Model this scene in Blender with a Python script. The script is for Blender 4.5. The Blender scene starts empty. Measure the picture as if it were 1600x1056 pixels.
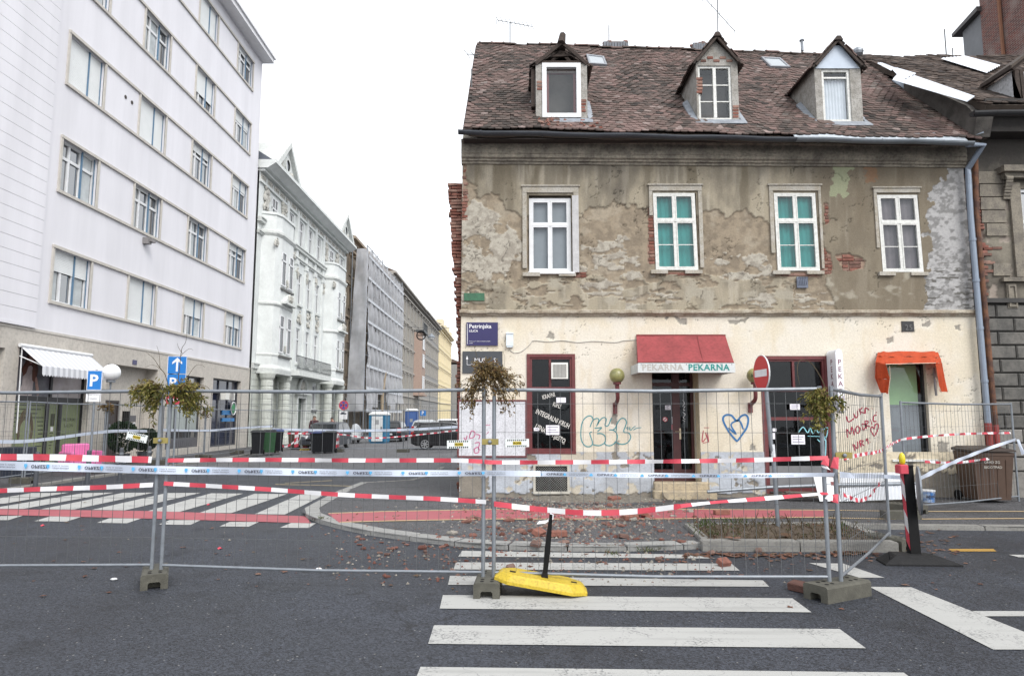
import bpy, math, random
import numpy as np
from mathutils import Vector, Matrix
random.seed(7)
SC = bpy.context.scene
COL = SC.collection
R = math.radians
# ------------------------------------------------------------------ camera
FPX = 24 / 36 * 1600
PITCH = math.atan(122 / FPX)
CH = 1.8
CP, SP = math.cos(PITCH), math.sin(PITCH)
cd = bpy.data.cameras.new('camera'); cd.lens = 24; cd.sensor_width = 36; cd.clip_end = 3000; cd.clip_start = .05
cam = bpy.data.objects.new('camera', cd); COL.objects.link(cam)
cam.location = (0, 0, CH); cam.rotation_euler = (math.pi / 2 + PITCH, 0, 0)
SC.camera = cam
# ------------------------------------------------------------------ overcast sky, soft sun, exposure
W = bpy.data.worlds.new('World'); SC.world = W; W.use_nodes = True
nt = W.node_tree; nt.nodes.clear()
sky = nt.nodes.new('ShaderNodeTexSky'); sky.sky_type = 'NISHITA'; sky.sun_disc = False
SUN_EL, SUN_ROT = R(46), R(148)
sky.sun_elevation = SUN_EL; sky.sun_rotation = SUN_ROT; sky.dust_density = 4; sky.air_density = 1
hs = nt.nodes.new('ShaderNodeHueSaturation'); hs.inputs['Saturation'].default_value = .22
bg1 = nt.nodes.new('ShaderNodeBackground'); bg1.inputs[1].default_value = .05
bg2 = nt.nodes.new('ShaderNodeBackground'); bg2.inputs[0].default_value = (.93, .96, 1, 1); bg2.inputs[1].default_value = .72
ad = nt.nodes.new('ShaderNodeAddShader'); wo = nt.nodes.new('ShaderNodeOutputWorld')
nt.links.new(sky.outputs[0], hs.inputs['Color']); nt.links.new(hs.outputs[0], bg1.inputs[0])
nt.links.new(bg1.outputs[0], ad.inputs[0]); nt.links.new(bg2.outputs[0], ad.inputs[1]); nt.links.new(ad.outputs[0], wo.inputs[0])
sd = bpy.data.lights.new('sun', 'SUN'); sd.energy = 1.15; sd.angle = R(30); sd.color = (1, .97, .93)
so = bpy.data.objects.new('sun', sd); COL.objects.link(so)
sdir = Vector((math.sin(SUN_ROT) * math.cos(SUN_EL), math.cos(SUN_ROT) * math.cos(SUN_EL), math.sin(SUN_EL)))
so.rotation_euler = sdir.to_track_quat('Z', 'Y').to_euler(); so.location = (0, -5, 40)
vs = SC.view_settings; vs.view_transform = 'Standard'; vs.look = 'None'; vs.gamma = 1; vs.use_curve_mapping = False
vs.exposure = .86

# ------------------------------------------------------------------ pixel -> place helpers (photograph 1600 x 1056)
def ray(x, y):
    a = (x - 800) / FPX; b = (528 - y) / FPX
    return Vector((a, CP - b * SP, SP + b * CP))
def PX(x, y, X):
    r = ray(x, y); t = X / r.x; return Vector((X, r.y * t, CH + r.z * t))
def PY(x, y, Y):
    r = ray(x, y); t = Y / r.y; return Vector((r.x * t, Y, CH + r.z * t))
def G(x, y, z=0.):
    r = ray(x, y); t = (z - CH) / r.z; return Vector((r.x * t, r.y * t, z))
def proj(X, Y, Z):
    dz = Z - CH; zc = Y * CP + dz * SP; yc = -Y * SP + dz * CP
    return 800 + FPX * X / zc, 528 - FPX * yc / zc

# ------------------------------------------------------------------ mesh builder
class MB:
    def __init__(s): s.v = []; s.f = []; s.m = []; s.cm = 0; s.a = []; s.ca = None
    def add(s, vs, fs):
        b = len(s.v); s.v.extend([tuple(p) for p in vs])
        for f in fs:
            s.f.append(tuple(b + i for i in f)); s.m.append(s.cm)
            s.a.append(s.ca)
        return s
    def hexa(s, p):
        return s.add(p, [(0, 3, 2, 1), (4, 5, 6, 7), (0, 1, 5, 4), (1, 2, 6, 5), (2, 3, 7, 6), (3, 0, 4, 7)])
    def box(s, x0, x1, y0, y1, z0, z1):
        return s.hexa([(x0, y0, z0), (x1, y0, z0), (x1, y1, z0), (x0, y1, z0), (x0, y0, z1), (x1, y0, z1), (x1, y1, z1), (x0, y1, z1)])
    def bbox(s, x0, x1, y0, y1, z0, z1, b=.01):
        # box with its four upright edges and its rim chamfered
        def ring(i, z): return [(x0 + i + b, y0 + i, z), (x1 - i - b, y0 + i, z), (x1 - i, y0 + i + b, z), (x1 - i, y1 - i - b, z), (x1 - i - b, y1 - i, z), (x0 + i + b, y1 - i, z), (x0 + i, y1 - i - b, z), (x0 + i, y0 + i + b, z)]
        return s.rings([ring(0, z0), ring(0, z1 - b), ring(b, z1)])
    def rings(s, rs, cap=True, closed=True):
        n = len(rs[0]); vs = [p for r in rs for p in r]; fs = []
        for k in range(len(rs) - 1):
            for i in range(n if closed else n - 1):
                j = (i + 1) % n
                fs.append((k * n + i, k * n + j, (k + 1) * n + j, (k + 1) * n + i))
        if cap: fs.append(tuple(range(n))[::-1]); fs.append(tuple((len(rs) - 1) * n + i for i in range(n)))
        return s.add(vs, fs)
    def mb(s, M, u0, u1, v0, v1, d0, d1):
        return s.hexa([M(u0, v0, d0), M(u1, v0, d0), M(u1, v0, d1), M(u0, v0, d1), M(u0, v1, d0), M(u1, v1, d0), M(u1, v1, d1), M(u0, v1, d1)])
    def prism(s, poly, d):
        d = Vector(d); a = [Vector(p) for p in poly]; return s.rings([a, [p + d for p in a]])
    def tube(s, pts, r, n=8, cap=True):
        pts = [Vector(p) for p in pts]; rs = []; m = len(pts)
        rr = r if isinstance(r, (list, tuple)) else [r] * m
        prev = None
        for i, p in enumerate(pts):
            t = (pts[min(i + 1, m - 1)] - pts[max(i - 1, 0)]).normalized()
            if prev is None:
                prev = t.orthogonal().normalized()
            x = (prev - t * prev.dot(t))
            x = x.normalized() if x.length > 1e-6 else t.orthogonal().normalized()
            prev = x; y = t.cross(x)
            rs.append([p + (x * math.cos(2 * math.pi * k / n) + y * math.sin(2 * math.pi * k / n)) * rr[i] for k in range(n)])
        return s.rings(rs, cap)
    def lathe(s, prof, c=(0, 0, 0), n=16, axis='z', cap=True):
        rs = []
        for r, h in prof:
            ring = []
            for k in range(n):
                a = 2 * math.pi * k / n
                q = (r * math.cos(a), r * math.sin(a), h)
                if axis == 'x': q = (h, q[0], q[1])
                if axis == 'y': q = (q[0], h, q[1])
                ring.append((c[0] + q[0], c[1] + q[1], c[2] + q[2]))
            rs.append(ring)
        return s.rings(rs, cap)
    def ball(s, c, r, n=12, m=8):
        rx, ry, rz = r if isinstance(r, (tuple, list)) else (r, r, r)
        rs = []
        for i in range(m + 1):
            t = math.pi * (i + .02) / (m + .04)
            rs.append([(c[0] + rx * math.sin(t) * math.cos(2 * math.pi * k / n), c[1] + ry * math.sin(t) * math.sin(2 * math.pi * k / n), c[2] - rz * math.cos(t)) for k in range(n)])
        return s.rings(rs)
    def poly(s, pts): return s.add(pts, [tuple(range(len(pts)))])
    def wall(s, M, u0, u1, v0, v1, holes, depth):
        us = sorted(set([u0, u1] + [min(max(h[i], u0), u1) for h in holes for i in (0, 1)]))
        vv = sorted(set([v0, v1] + [min(max(h[i], v0), v1) for h in holes for i in (2, 3)]))
        for i in range(len(us) - 1):
            for j in range(len(vv) - 1):
                cu, cv = (us[i] + us[i + 1]) / 2, (vv[j] + vv[j + 1]) / 2
                if any(h[0] < cu < h[1] and h[2] < cv < h[3] for h in holes): continue
                s.poly([M(us[i], vv[j], 0), M(us[i + 1], vv[j], 0), M(us[i + 1], vv[j + 1], 0), M(us[i], vv[j + 1], 0)])
        for h in holes: s.reveal(M, *h[:4], depth)
    def reveal(s, M, a, b, c, d, depth):
        for (p, q) in (((a, c), (b, c)), ((b, c), (b, d)), ((b, d), (a, d)), ((a, d), (a, c))):
            s.poly([M(p[0], p[1], 0), M(q[0], q[1], 0), M(q[0], q[1], -depth), M(p[0], p[1], -depth)])
    def xf(s, mat):
        s.v = [tuple(mat @ Vector(p)) for p in s.v]; return s

def wl(o):
    l = Vector((0, 0, 0))
    while o: l += o.location; o = o.parent
    return l
def mk(name, mb, mat, parent=None, smooth=False, local=False, org=None):
    me = bpy.data.meshes.new(name)
    if parent and not local: off = wl(parent)
    elif parent or local: off = Vector((0, 0, 0))
    else:
        if org is None:
            A = np.array(mb.v); lo, hi = A.min(0), A.max(0)
            off = Vector(((lo[0] + hi[0]) / 2, (lo[1] + hi[1]) / 2, lo[2]))
        else: off = Vector(org)
    me.from_pydata([(p[0] - off.x, p[1] - off.y, p[2] - off.z) for p in mb.v], [], mb.f)
    ms = mat if isinstance(mat, (list, tuple)) else [mat]
    for m in ms: me.materials.append(m)
    if len(ms) > 1: me.polygons.foreach_set('material_index', mb.m)
    if mb.a and mb.a[0] is not None:
        at = me.attributes.new('rnd', 'FLOAT', 'FACE'); at.data.foreach_set('value', [x or 0. for x in mb.a])
    if smooth: me.polygons.foreach_set('use_smooth', [True] * len(me.polygons))
    o = bpy.data.objects.new(name, me); COL.objects.link(o)
    if parent: o.parent = parent
    elif not local: o.location = off
    return o
def mks(name, mb, mat, parent=None, **k):
    # one object for each loose piece
    n = len(mb.v); par = list(range(n))
    def find(i):
        while par[i] != i: par[i] = par[par[i]]; i = par[i]
        return i
    for f in mb.f:
        a = find(f[0])
        for j in f[1:]: par[find(j)] = a
    gr = {}
    for i, f in enumerate(mb.f): gr.setdefault(find(f[0]), []).append(i)
    out = []
    for fs in gr.values():
        q = MB(); ix = {}
        for i in fs:
            for j in mb.f[i]:
                if j not in ix: ix[j] = len(q.v); q.v.append(mb.v[j])
            q.f.append(tuple(ix[j] for j in mb.f[i])); q.m.append(mb.m[i]); q.a.append(mb.a[i])
        out.append(mk(name, q, mat, parent, **k))
    return out
def inst(name, me, loc, rot=(0, 0, 0), sc=(1, 1, 1), parent=None):
    o = bpy.data.objects.new(name, me); COL.objects.link(o)
    if parent: o.parent = parent
    o.location = loc; o.rotation_euler = rot; o.scale = sc; return o
def tag(o, label, cat, group=None):
    o['label'] = label; o['category'] = cat
    if group: o['group'] = group
    return o
def thing(name, label, cat, loc=(0, 0, 0), group=None, rz=0):
    o = bpy.data.objects.new(name, None); COL.objects.link(o); o.empty_display_size = .2
    o.location = loc; o.rotation_euler = (0, 0, rz); return tag(o, label, cat, group)
def struct(o): o['kind'] = 'structure'; return o
def stuff(o): o['kind'] = 'stuff'; return o

_tc = {}
def tgeo(s, size=1., align='LEFT', bold=0., shear=0., sp=1.):
    k = (s, align, bold, shear, sp)
    if k not in _tc:
        cu = bpy.data.curves.new('t', 'FONT'); cu.body = s; cu.align_x = align; cu.size = 1; cu.resolution_u = 2; cu.offset = bold; cu.shear = shear; cu.space_character = sp
        o = bpy.data.objects.new('t', cu); COL.objects.link(o)
        me = bpy.data.meshes.new_from_object(o.evaluated_get(bpy.context.evaluated_depsgraph_get()))
        _tc[k] = ([(v.co.x, v.co.y) for v in me.vertices], [tuple(p.vertices) for p in me.polygons])
        bpy.data.objects.remove(o); bpy.data.curves.remove(cu); bpy.data.meshes.remove(me)
    v, f = _tc[k]
    return [(x * size, y * size) for x, y in v], f
def text(mb, s, size, fn, **kw):
    v, f = tgeo(s, size, **kw)
    return mb.add([fn(x, y) for x, y in v], f)

# ------------------------------------------------------------------ noise on arrays
def hsh(i, j, sd):
    n = (i.astype(np.int64) * 374761393 + j.astype(np.int64) * 668265263 + sd * 982451653) & 0x7fffffff
    n = ((n ^ (n >> 13)) * 1274126177) & 0x7fffffff
    return ((n ^ (n >> 16)) & 0xffff) / 65535.
def vn(x, y, sd=0):
    i = np.floor(x); j = np.floor(y); fx = x - i; fy = y - j
    fx = fx * fx * (3 - 2 * fx); fy = fy * fy * (3 - 2 * fy)
    a = hsh(i, j, sd); b = hsh(i + 1, j, sd); c = hsh(i, j + 1, sd); d = hsh(i + 1, j + 1, sd)
    return (a * (1 - fx) + b * fx) * (1 - fy) + (c * (1 - fx) + d * fx) * fy
def fbm(x, y, sd=0, o=4):
    t = 0; a = .5; s = 0
    for k in range(o):
        t = t + a * vn(x * 2 ** k + 17.3 * k, y * 2 ** k + 9.1 * k, sd + k); s += a; a *= .55
    return t / s
def inpoly(u, v, P):
    r = np.zeros(u.shape, bool); n = len(P)
    for i in range(n):
        x0, y0 = P[i]; x1, y1 = P[(i + 1) % n]
        if y0 == y1: continue
        c = ((y0 > v) != (y1 > v)) & (u < (x1 - x0) * (v - y0) / (y1 - y0) + x0)
        r ^= c
    return r
def sstep(a, b, x):
    t = np.clip((x - a) / (b - a), 0, 1); return t * t * (3 - 2 * t)

# ------------------------------------------------------------------ materials
MT = {}
def nodes(m):
    m.use_nodes = True; t = m.node_tree; t.nodes.clear()
    o = t.nodes.new('ShaderNodeOutputMaterial'); b = t.nodes.new('ShaderNodeBsdfPrincipled'); t.links.new(b.outputs[0], o.inputs[0])
    return t, b
def N(t, typ, **kw):
    n = t.nodes.new(typ)
    for k, v in kw.items():
        if k.startswith('i_'): n.inputs[int(k[2:]) if k[2:].isdigit() else k[2:]].default_value = v
        else: setattr(n, k, v)
    return n
def c4(c): return (c[0], c[1], c[2], 1)
def mat(name, c, rough=.7, var=.12, ns=6., metal=0., bump=0., bs=60., spec=.5, c2=None, obj=True, streak=False, dirt=0., trans=0., thr=(.42, .62)):
    if name in MT: return MT[name]
    m = bpy.data.materials.new(name); MT[name] = m; t, b = nodes(m)
    tc = N(t, 'ShaderNodeNewGeometry')
    vec = tc.outputs['Position']
    mp = N(t, 'ShaderNodeMapping'); t.links.new(vec, mp.inputs[0])
    if streak: mp.inputs['Scale'].default_value = (1, 1, .12)
    n1 = N(t, 'ShaderNodeTexNoise'); n1.inputs['Scale'].default_value = ns; n1.inputs['Detail'].default_value = 6; n1.inputs['Roughness'].default_value = .65
    t.links.new(mp.outputs[0], n1.inputs['Vector'])
    mx = N(t, 'ShaderNodeMix', data_type='RGBA')
    lo = [x * (1 - var) for x in c]; hi = [min(1, x * (1 + var)) for x in c]
    if c2: lo, hi = c, c2
    mx.inputs[6].default_value = c4(lo); mx.inputs[7].default_value = c4(hi)
    mr = N(t, 'ShaderNodeMapRange'); mr.inputs[1].default_value = thr[0] - (.12 if not c2 else 0); mr.inputs[2].default_value = thr[1] + (.1 if not c2 else 0)
    t.links.new(n1.outputs[0], mr.inputs[0]); t.links.new(mr.outputs[0], mx.inputs[0])
    col = mx.outputs[2]
    if dirt:
        n2 = N(t, 'ShaderNodeTexNoise'); n2.inputs['Scale'].default_value = ns * 7; n2.inputs['Detail'].default_value = 5
        t.links.new(vec, n2.inputs['Vector'])
        r2 = N(t, 'ShaderNodeMapRange'); r2.inputs[1].default_value = .45; r2.inputs[2].default_value = .75; r2.inputs[3].default_value = 1; r2.inputs[4].default_value = 1 - dirt
        t.links.new(n2.outputs[0], r2.inputs[0])
        mm = N(t, 'ShaderNodeMix', data_type='RGBA', blend_type='MULTIPLY'); mm.inputs[0].default_value = 1
        t.links.new(col, mm.inputs[6]); t.links.new(r2.outputs[0], mm.inputs[7]); col = mm.outputs[2]
    t.links.new(col, b.inputs['Base Color'])
    b.inputs['Roughness'].default_value = rough; b.inputs['Metallic'].default_value = metal
    b.inputs['Specular IOR Level'].default_value = spec
    if bump:
        n3 = N(t, 'ShaderNodeTexNoise'); n3.inputs['Scale'].default_value = bs; n3.inputs['Detail'].default_value = 4
        t.links.new(vec, n3.inputs['Vector'])
        bp = N(t, 'ShaderNodeBump'); bp.inputs['Strength'].default_value = bump; bp.inputs['Distance'].default_value = .02
        t.links.new(n3.outputs[0], bp.inputs['Height']); t.links.new(bp.outputs[0], b.inputs['Normal'])
    if trans:
        tr = N(t, 'ShaderNodeBsdfTranslucent'); tr.inputs[0].default_value = c4(c); ms = N(t, 'ShaderNodeMixShader'); ms.inputs[0].default_value = trans
        o = [n for n in t.nodes if n.type == 'OUTPUT_MATERIAL'][0]
        t.links.new(b.outputs[0], ms.inputs[1]); t.links.new(tr.outputs[0], ms.inputs[2]); t.links.new(ms.outputs[0], o.inputs[0])
    return m
def ramp_mat(name, cols, rough=.85, attr='rnd', bump=.3, bs=40., var=.25, ns=9., sun_trans=0.):
    # colour picked per piece from the face attribute rnd
    m = bpy.data.materials.new(name); MT[name] = m; t, b = nodes(m)
    at = N(t, 'ShaderNodeAttribute', attribute_name=attr)
    cr = N(t, 'ShaderNodeValToRGB'); cr.color_ramp.interpolation = 'LINEAR'
    el = cr.color_ramp.elements
    while len(el) < len(cols): el.new(.5)
    for i, c in enumerate(cols): el[i].position = i / (len(cols) - 1); el[i].color = c4(c)
    t.links.new(at.outputs['Fac'], cr.inputs[0])
    g = N(t, 'ShaderNodeNewGeometry'); n1 = N(t, 'ShaderNodeTexNoise'); n1.inputs['Scale'].default_value = ns; n1.inputs['Detail'].default_value = 6
    t.links.new(g.outputs['Position'], n1.inputs['Vector'])
    r = N(t, 'ShaderNodeMapRange'); r.inputs[1].default_value = .3; r.inputs[2].default_value = .7; r.inputs[3].default_value = 1 - var; r.inputs[4].default_value = 1 + var
    t.links.new(n1.outputs[0], r.inputs[0])
    mm = N(t, 'ShaderNodeMix', data_type='RGBA', blend_type='MULTIPLY'); mm.inputs[0].default_value = 1
    t.links.new(cr.outputs[0], mm.inputs[6]); t.links.new(r.outputs[0], mm.inputs[7]); t.links.new(mm.outputs[2], b.inputs['Base Color'])
    b.inputs['Roughness'].default_value = rough; b.inputs['Specular IOR Level'].default_value = .3
    n3 = N(t, 'ShaderNodeTexNoise'); n3.inputs['Scale'].default_value = bs; n3.inputs['Detail'].default_value = 4
    t.links.new(g.outputs['Position'], n3.inputs['Vector'])
    bp = N(t, 'ShaderNodeBump'); bp.inputs['Strength'].default_value = bump; bp.inputs['Distance'].default_value = .015
    t.links.new(n3.outputs[0], bp.inputs['Height']); t.links.new(bp.outputs[0], b.inputs['Normal'])
    return m
def glass_mat(name, tint=(.75, .8, .8), refl=.22, rough=.03):
    m = bpy.data.materials.new(name); MT[name] = m; m.use_nodes = True; t = m.node_tree; t.nodes.clear()
    o = N(t, 'ShaderNodeOutputMaterial'); tr = N(t, 'ShaderNodeBsdfTransparent'); tr.inputs[0].default_value = c4(tint)
    gl = N(t, 'ShaderNodeBsdfGlossy'); gl.inputs['Roughness'].default_value = rough; gl.inputs[0].default_value = (.9, .95, 1, 1)
    g = N(t, 'ShaderNodeNewGeometry'); n = N(t, 'ShaderNodeTexNoise'); n.inputs['Scale'].default_value = 2.2
    t.links.new(g.outputs['Position'], n.inputs['Vector'])
    bp = N(t, 'ShaderNodeBump'); bp.inputs['Strength'].default_value = .08; bp.inputs['Distance'].default_value = .05
    t.links.new(n.outputs[0], bp.inputs['Height']); t.links.new(bp.outputs[0], gl.inputs['Normal'])
    mx = N(t, 'ShaderNodeMixShader'); mx.inputs[0].default_value = refl
    t.links.new(tr.outputs[0], mx.inputs[1]); t.links.new(gl.outputs[0], mx.inputs[2]); t.links.new(mx.outputs[0], o.inputs[0])
    return m
def col_mat(name, rough=.9, bump=.5, bs=45., var=.14, ns=26., spec=.2):
    # colour from the vertex colour Col (which coat of plaster lies bare), fine grain on top
    m = bpy.data.materials.new(name); MT[name] = m; t, b = nodes(m)
    at = N(t, 'ShaderNodeAttribute', attribute_name='Col'); g = N(t, 'ShaderNodeNewGeometry')
    n1 = N(t, 'ShaderNodeTexNoise'); n1.inputs['Scale'].default_value = ns; n1.inputs['Detail'].default_value = 8; n1.inputs['Roughness'].default_value = .7
    t.links.new(g.outputs['Position'], n1.inputs['Vector'])
    r = N(t, 'ShaderNodeMapRange'); r.inputs[1].default_value = .3; r.inputs[2].default_value = .7; r.inputs[3].default_value = 1 - var; r.inputs[4].default_value = 1 + var
    t.links.new(n1.outputs[0], r.inputs[0])
    mm = N(t, 'ShaderNodeMix', data_type='RGBA', blend_type='MULTIPLY'); mm.inputs[0].default_value = 1
    t.links.new(at.outputs['Color'], mm.inputs[6]); t.links.new(r.outputs[0], mm.inputs[7]); t.links.new(mm.outputs[2], b.inputs['Base Color'])
    b.inputs['Roughness'].default_value = rough; b.inputs['Specular IOR Level'].default_value = spec
    n3 = N(t, 'ShaderNodeTexNoise'); n3.inputs['Scale'].default_value = bs; n3.inputs['Detail'].default_value = 5
    t.links.new(g.outputs['Position'], n3.inputs['Vector'])
    bp = N(t, 'ShaderNodeBump'); bp.inputs['Strength'].default_value = bump; bp.inputs['Distance'].default_value = .012
    t.links.new(n3.outputs[0], bp.inputs['Height']); t.links.new(bp.outputs[0], b.inputs['Normal'])
    return m
def plain(name, c, rough=.6, **k): return mat(name, c, rough, **k)

white_p = mat('white_frame_paint', (.66, .67, .68), .5, .08)
old_white = mat('weathered_white_paint', (.66, .66, .63), .7, .18, 14, dirt=.35)
maroon = mat('maroon_paint', (.13, .028, .03), .6, .25, 8, dirt=.4)
dkglass = mat('dark_window_glass', (.05, .057, .065), .05, .3, 1.5, spec=.8); dkglass.node_tree.nodes['Principled BSDF'].inputs['IOR'].default_value = 2.3
glass = glass_mat('window_glass', (.9, .93, .93), .045)
glass2 = glass_mat('shop_glass', (.5, .52, .52), .03)
galv = mat('galvanised_steel', (.22, .24, .265), .5, .15, 10, metal=.5)
wire_m = mat('galvanised_wire', (.10, .105, .11), .6, .1, metal=.2)
black_m = mat('black_rubber', (.009, .009, .0095), .8, .2, 8, spec=.2)
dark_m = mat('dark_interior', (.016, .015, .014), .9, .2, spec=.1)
redtape = mat('red_tape_plastic', (.56, .06, .09), .55, .12, 9, trans=.15)
whitetape = mat('white_tape_plastic', (.80, .80, .82), .45, .04, trans=.25)
dkglass2 = mat('old_window_glass', (.03, .035, .04), .06, .3, 1.5)
conc = mat('concrete', (.23, .22, .20), .9, .18, 7, bump=.3, dirt=.2)
# ================================================================== ground
def asphalt(name, c, seed=0., wet=.0):
    m = bpy.data.materials.new(name); t, b = nodes(m)
    g = N(t, 'ShaderNodeNewGeometry')
    mp = N(t, 'ShaderNodeMapping'); mp.inputs['Location'].default_value = (seed, seed * 2, 0); t.links.new(g.outputs['Position'], mp.inputs[0])
    big = N(t, 'ShaderNodeTexNoise'); big.inputs['Scale'].default_value = .45; big.inputs['Detail'].default_value = 7; big.inputs['Roughness'].default_value = .6
    fine = N(t, 'ShaderNodeTexVoronoi'); fine.inputs['Scale'].default_value = 70
    spk = N(t, 'ShaderNodeTexVoronoi'); spk.inputs['Scale'].default_value = 38
    for n in (big, fine, spk): t.links.new(mp.outputs[0], n.inputs['Vector'])
    r1 = N(t, 'ShaderNodeMapRange'); r1.inputs[1].default_value = .3; r1.inputs[2].default_value = .7; r1.inputs[3].default_value = .62; r1.inputs[4].default_value = 1.38
    t.links.new(big.outputs[0], r1.inputs[0])
    # stones in the asphalt: each cell its own grey
    rc = N(t, 'ShaderNodeMapRange'); rc.inputs[1].default_value = 0; rc.inputs[2].default_value = 1; rc.inputs[3].default_value = .35; rc.inputs[4].default_value = 1.75
    sx = N(t, 'ShaderNodeSeparateColor'); t.links.new(fine.outputs['Color'], sx.inputs[0]); t.links.new(sx.outputs[0], rc.inputs[0])
    mu = N(t, 'ShaderNodeMath', operation='MULTIPLY'); t.links.new(r1.outputs[0], mu.inputs[0]); t.links.new(rc.outputs[0], mu.inputs[1])
    s2 = N(t, 'ShaderNodeSeparateColor'); t.links.new(spk.outputs['Color'], s2.inputs[0])
    gt = N(t, 'ShaderNodeMath', operation='GREATER_THAN'); gt.inputs[1].default_value = .985; t.links.new(s2.outputs[1], gt.inputs[0])
    dd = N(t, 'ShaderNodeMath', operation='LESS_THAN'); dd.inputs[1].default_value = .32; t.links.new(spk.outputs['Distance'], dd.inputs[0])
    g2 = N(t, 'ShaderNodeMath', operation='MULTIPLY'); t.links.new(gt.outputs[0], g2.inputs[0]); t.links.new(dd.outputs[0], g2.inputs[1])
    cm = N(t, 'ShaderNodeMix', data_type='RGBA', blend_type='MULTIPLY'); cm.inputs[0].default_value = 1; cm.inputs[6].default_value = c4(c)
    t.links.new(mu.outputs[0], cm.inputs[7])
    c3 = N(t, 'ShaderNodeMix', data_type='RGBA'); c3.inputs[7].default_value = (.17, .167, .16, 1); t.links.new(g2.outputs[0], c3.inputs[0]); t.links.new(cm.outputs[2], c3.inputs[6])
    # cracks and worn seams: edges of big distorted cells, broken up by noise
    def crack(col, wid, sc, dark):
        vo = N(t, 'ShaderNodeTexVoronoi', feature='DISTANCE_TO_EDGE'); vo.inputs['Scale'].default_value = sc
        nz = N(t, 'ShaderNodeTexNoise'); nz.inputs['Scale'].default_value = 1.7; nz.inputs['Detail'].default_value = 5; t.links.new(mp.outputs[0], nz.inputs['Vector'])
        va = N(t, 'ShaderNodeVectorMath', operation='ADD'); t.links.new(mp.outputs[0], va.inputs[0]); t.links.new(nz.outputs['Color'], va.inputs[1]); t.links.new(va.outputs[0], vo.inputs['Vector'])
        lt = N(t, 'ShaderNodeMapRange'); lt.inputs[1].default_value = 0; lt.inputs[2].default_value = wid; lt.inputs[3].default_value = dark; lt.inputs[4].default_value = 0; t.links.new(vo.outputs['Distance'], lt.inputs[0])
        ms = N(t, 'ShaderNodeMapRange'); ms.inputs[1].default_value = .48; ms.inputs[2].default_value = .56; t.links.new(big.outputs[0], ms.inputs[0])
        mu2 = N(t, 'ShaderNodeMath', operation='MULTIPLY'); t.links.new(lt.outputs[0], mu2.inputs[0]); t.links.new(ms.outputs[0], mu2.inputs[1])
        mx = N(t, 'ShaderNodeMix', data_type='RGBA'); mx.inputs[7].default_value = (.012, .012, .014, 1); t.links.new(mu2.outputs[0], mx.inputs[0]); t.links.new(col, mx.inputs[6]); return mx.outputs[2]
    st = N(t, 'ShaderNodeTexNoise'); st.inputs['Scale'].default_value = 1.6; st.inputs['Detail'].default_value = 3; t.links.new(mp.outputs[0], st.inputs['Vector'])
    sr = N(t, 'ShaderNodeMapRange'); sr.inputs[1].default_value = .58; sr.inputs[2].default_value = .70; sr.inputs[3].default_value = 1; sr.inputs[4].default_value = .68; t.links.new(st.outputs[0], sr.inputs[0])
    sm_ = N(t, 'ShaderNodeMix', data_type='RGBA', blend_type='MULTIPLY'); sm_.inputs[0].default_value = 1; t.links.new(c3.outputs[2], sm_.inputs[6]); t.links.new(sr.outputs[0], sm_.inputs[7])
    t.links.new(crack(sm_.outputs[2], .006, .33, .85), b.inputs['Base Color'])
    rr = N(t, 'ShaderNodeMapRange'); rr.inputs[1].default_value = .35; rr.inputs[2].default_value = .65; rr.inputs[3].default_value = .62 - wet; rr.inputs[4].default_value = .88 - wet
    t.links.new(big.outputs[0], rr.inputs[0]); t.links.new(rr.outputs[0], b.inputs['Roughness']); b.inputs['Specular IOR Level'].default_value = .4
    bp = N(t, 'ShaderNodeBump'); bp.inputs['Strength'].default_value = .5; bp.inputs['Distance'].default_value = .006
    t.links.new(fine.outputs['Distance'], bp.inputs['Height']); t.links.new(bp.outputs[0], b.inputs['Normal'])
    return m
asph = asphalt('road_asphalt', (.028, .031, .039), 3., .06)
asph_p = asphalt('pavement_asphalt', (.06, .06, .064), 11.)
asph_far = asphalt('side_street_asphalt', (.10, .10, .105), 21.)
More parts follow.
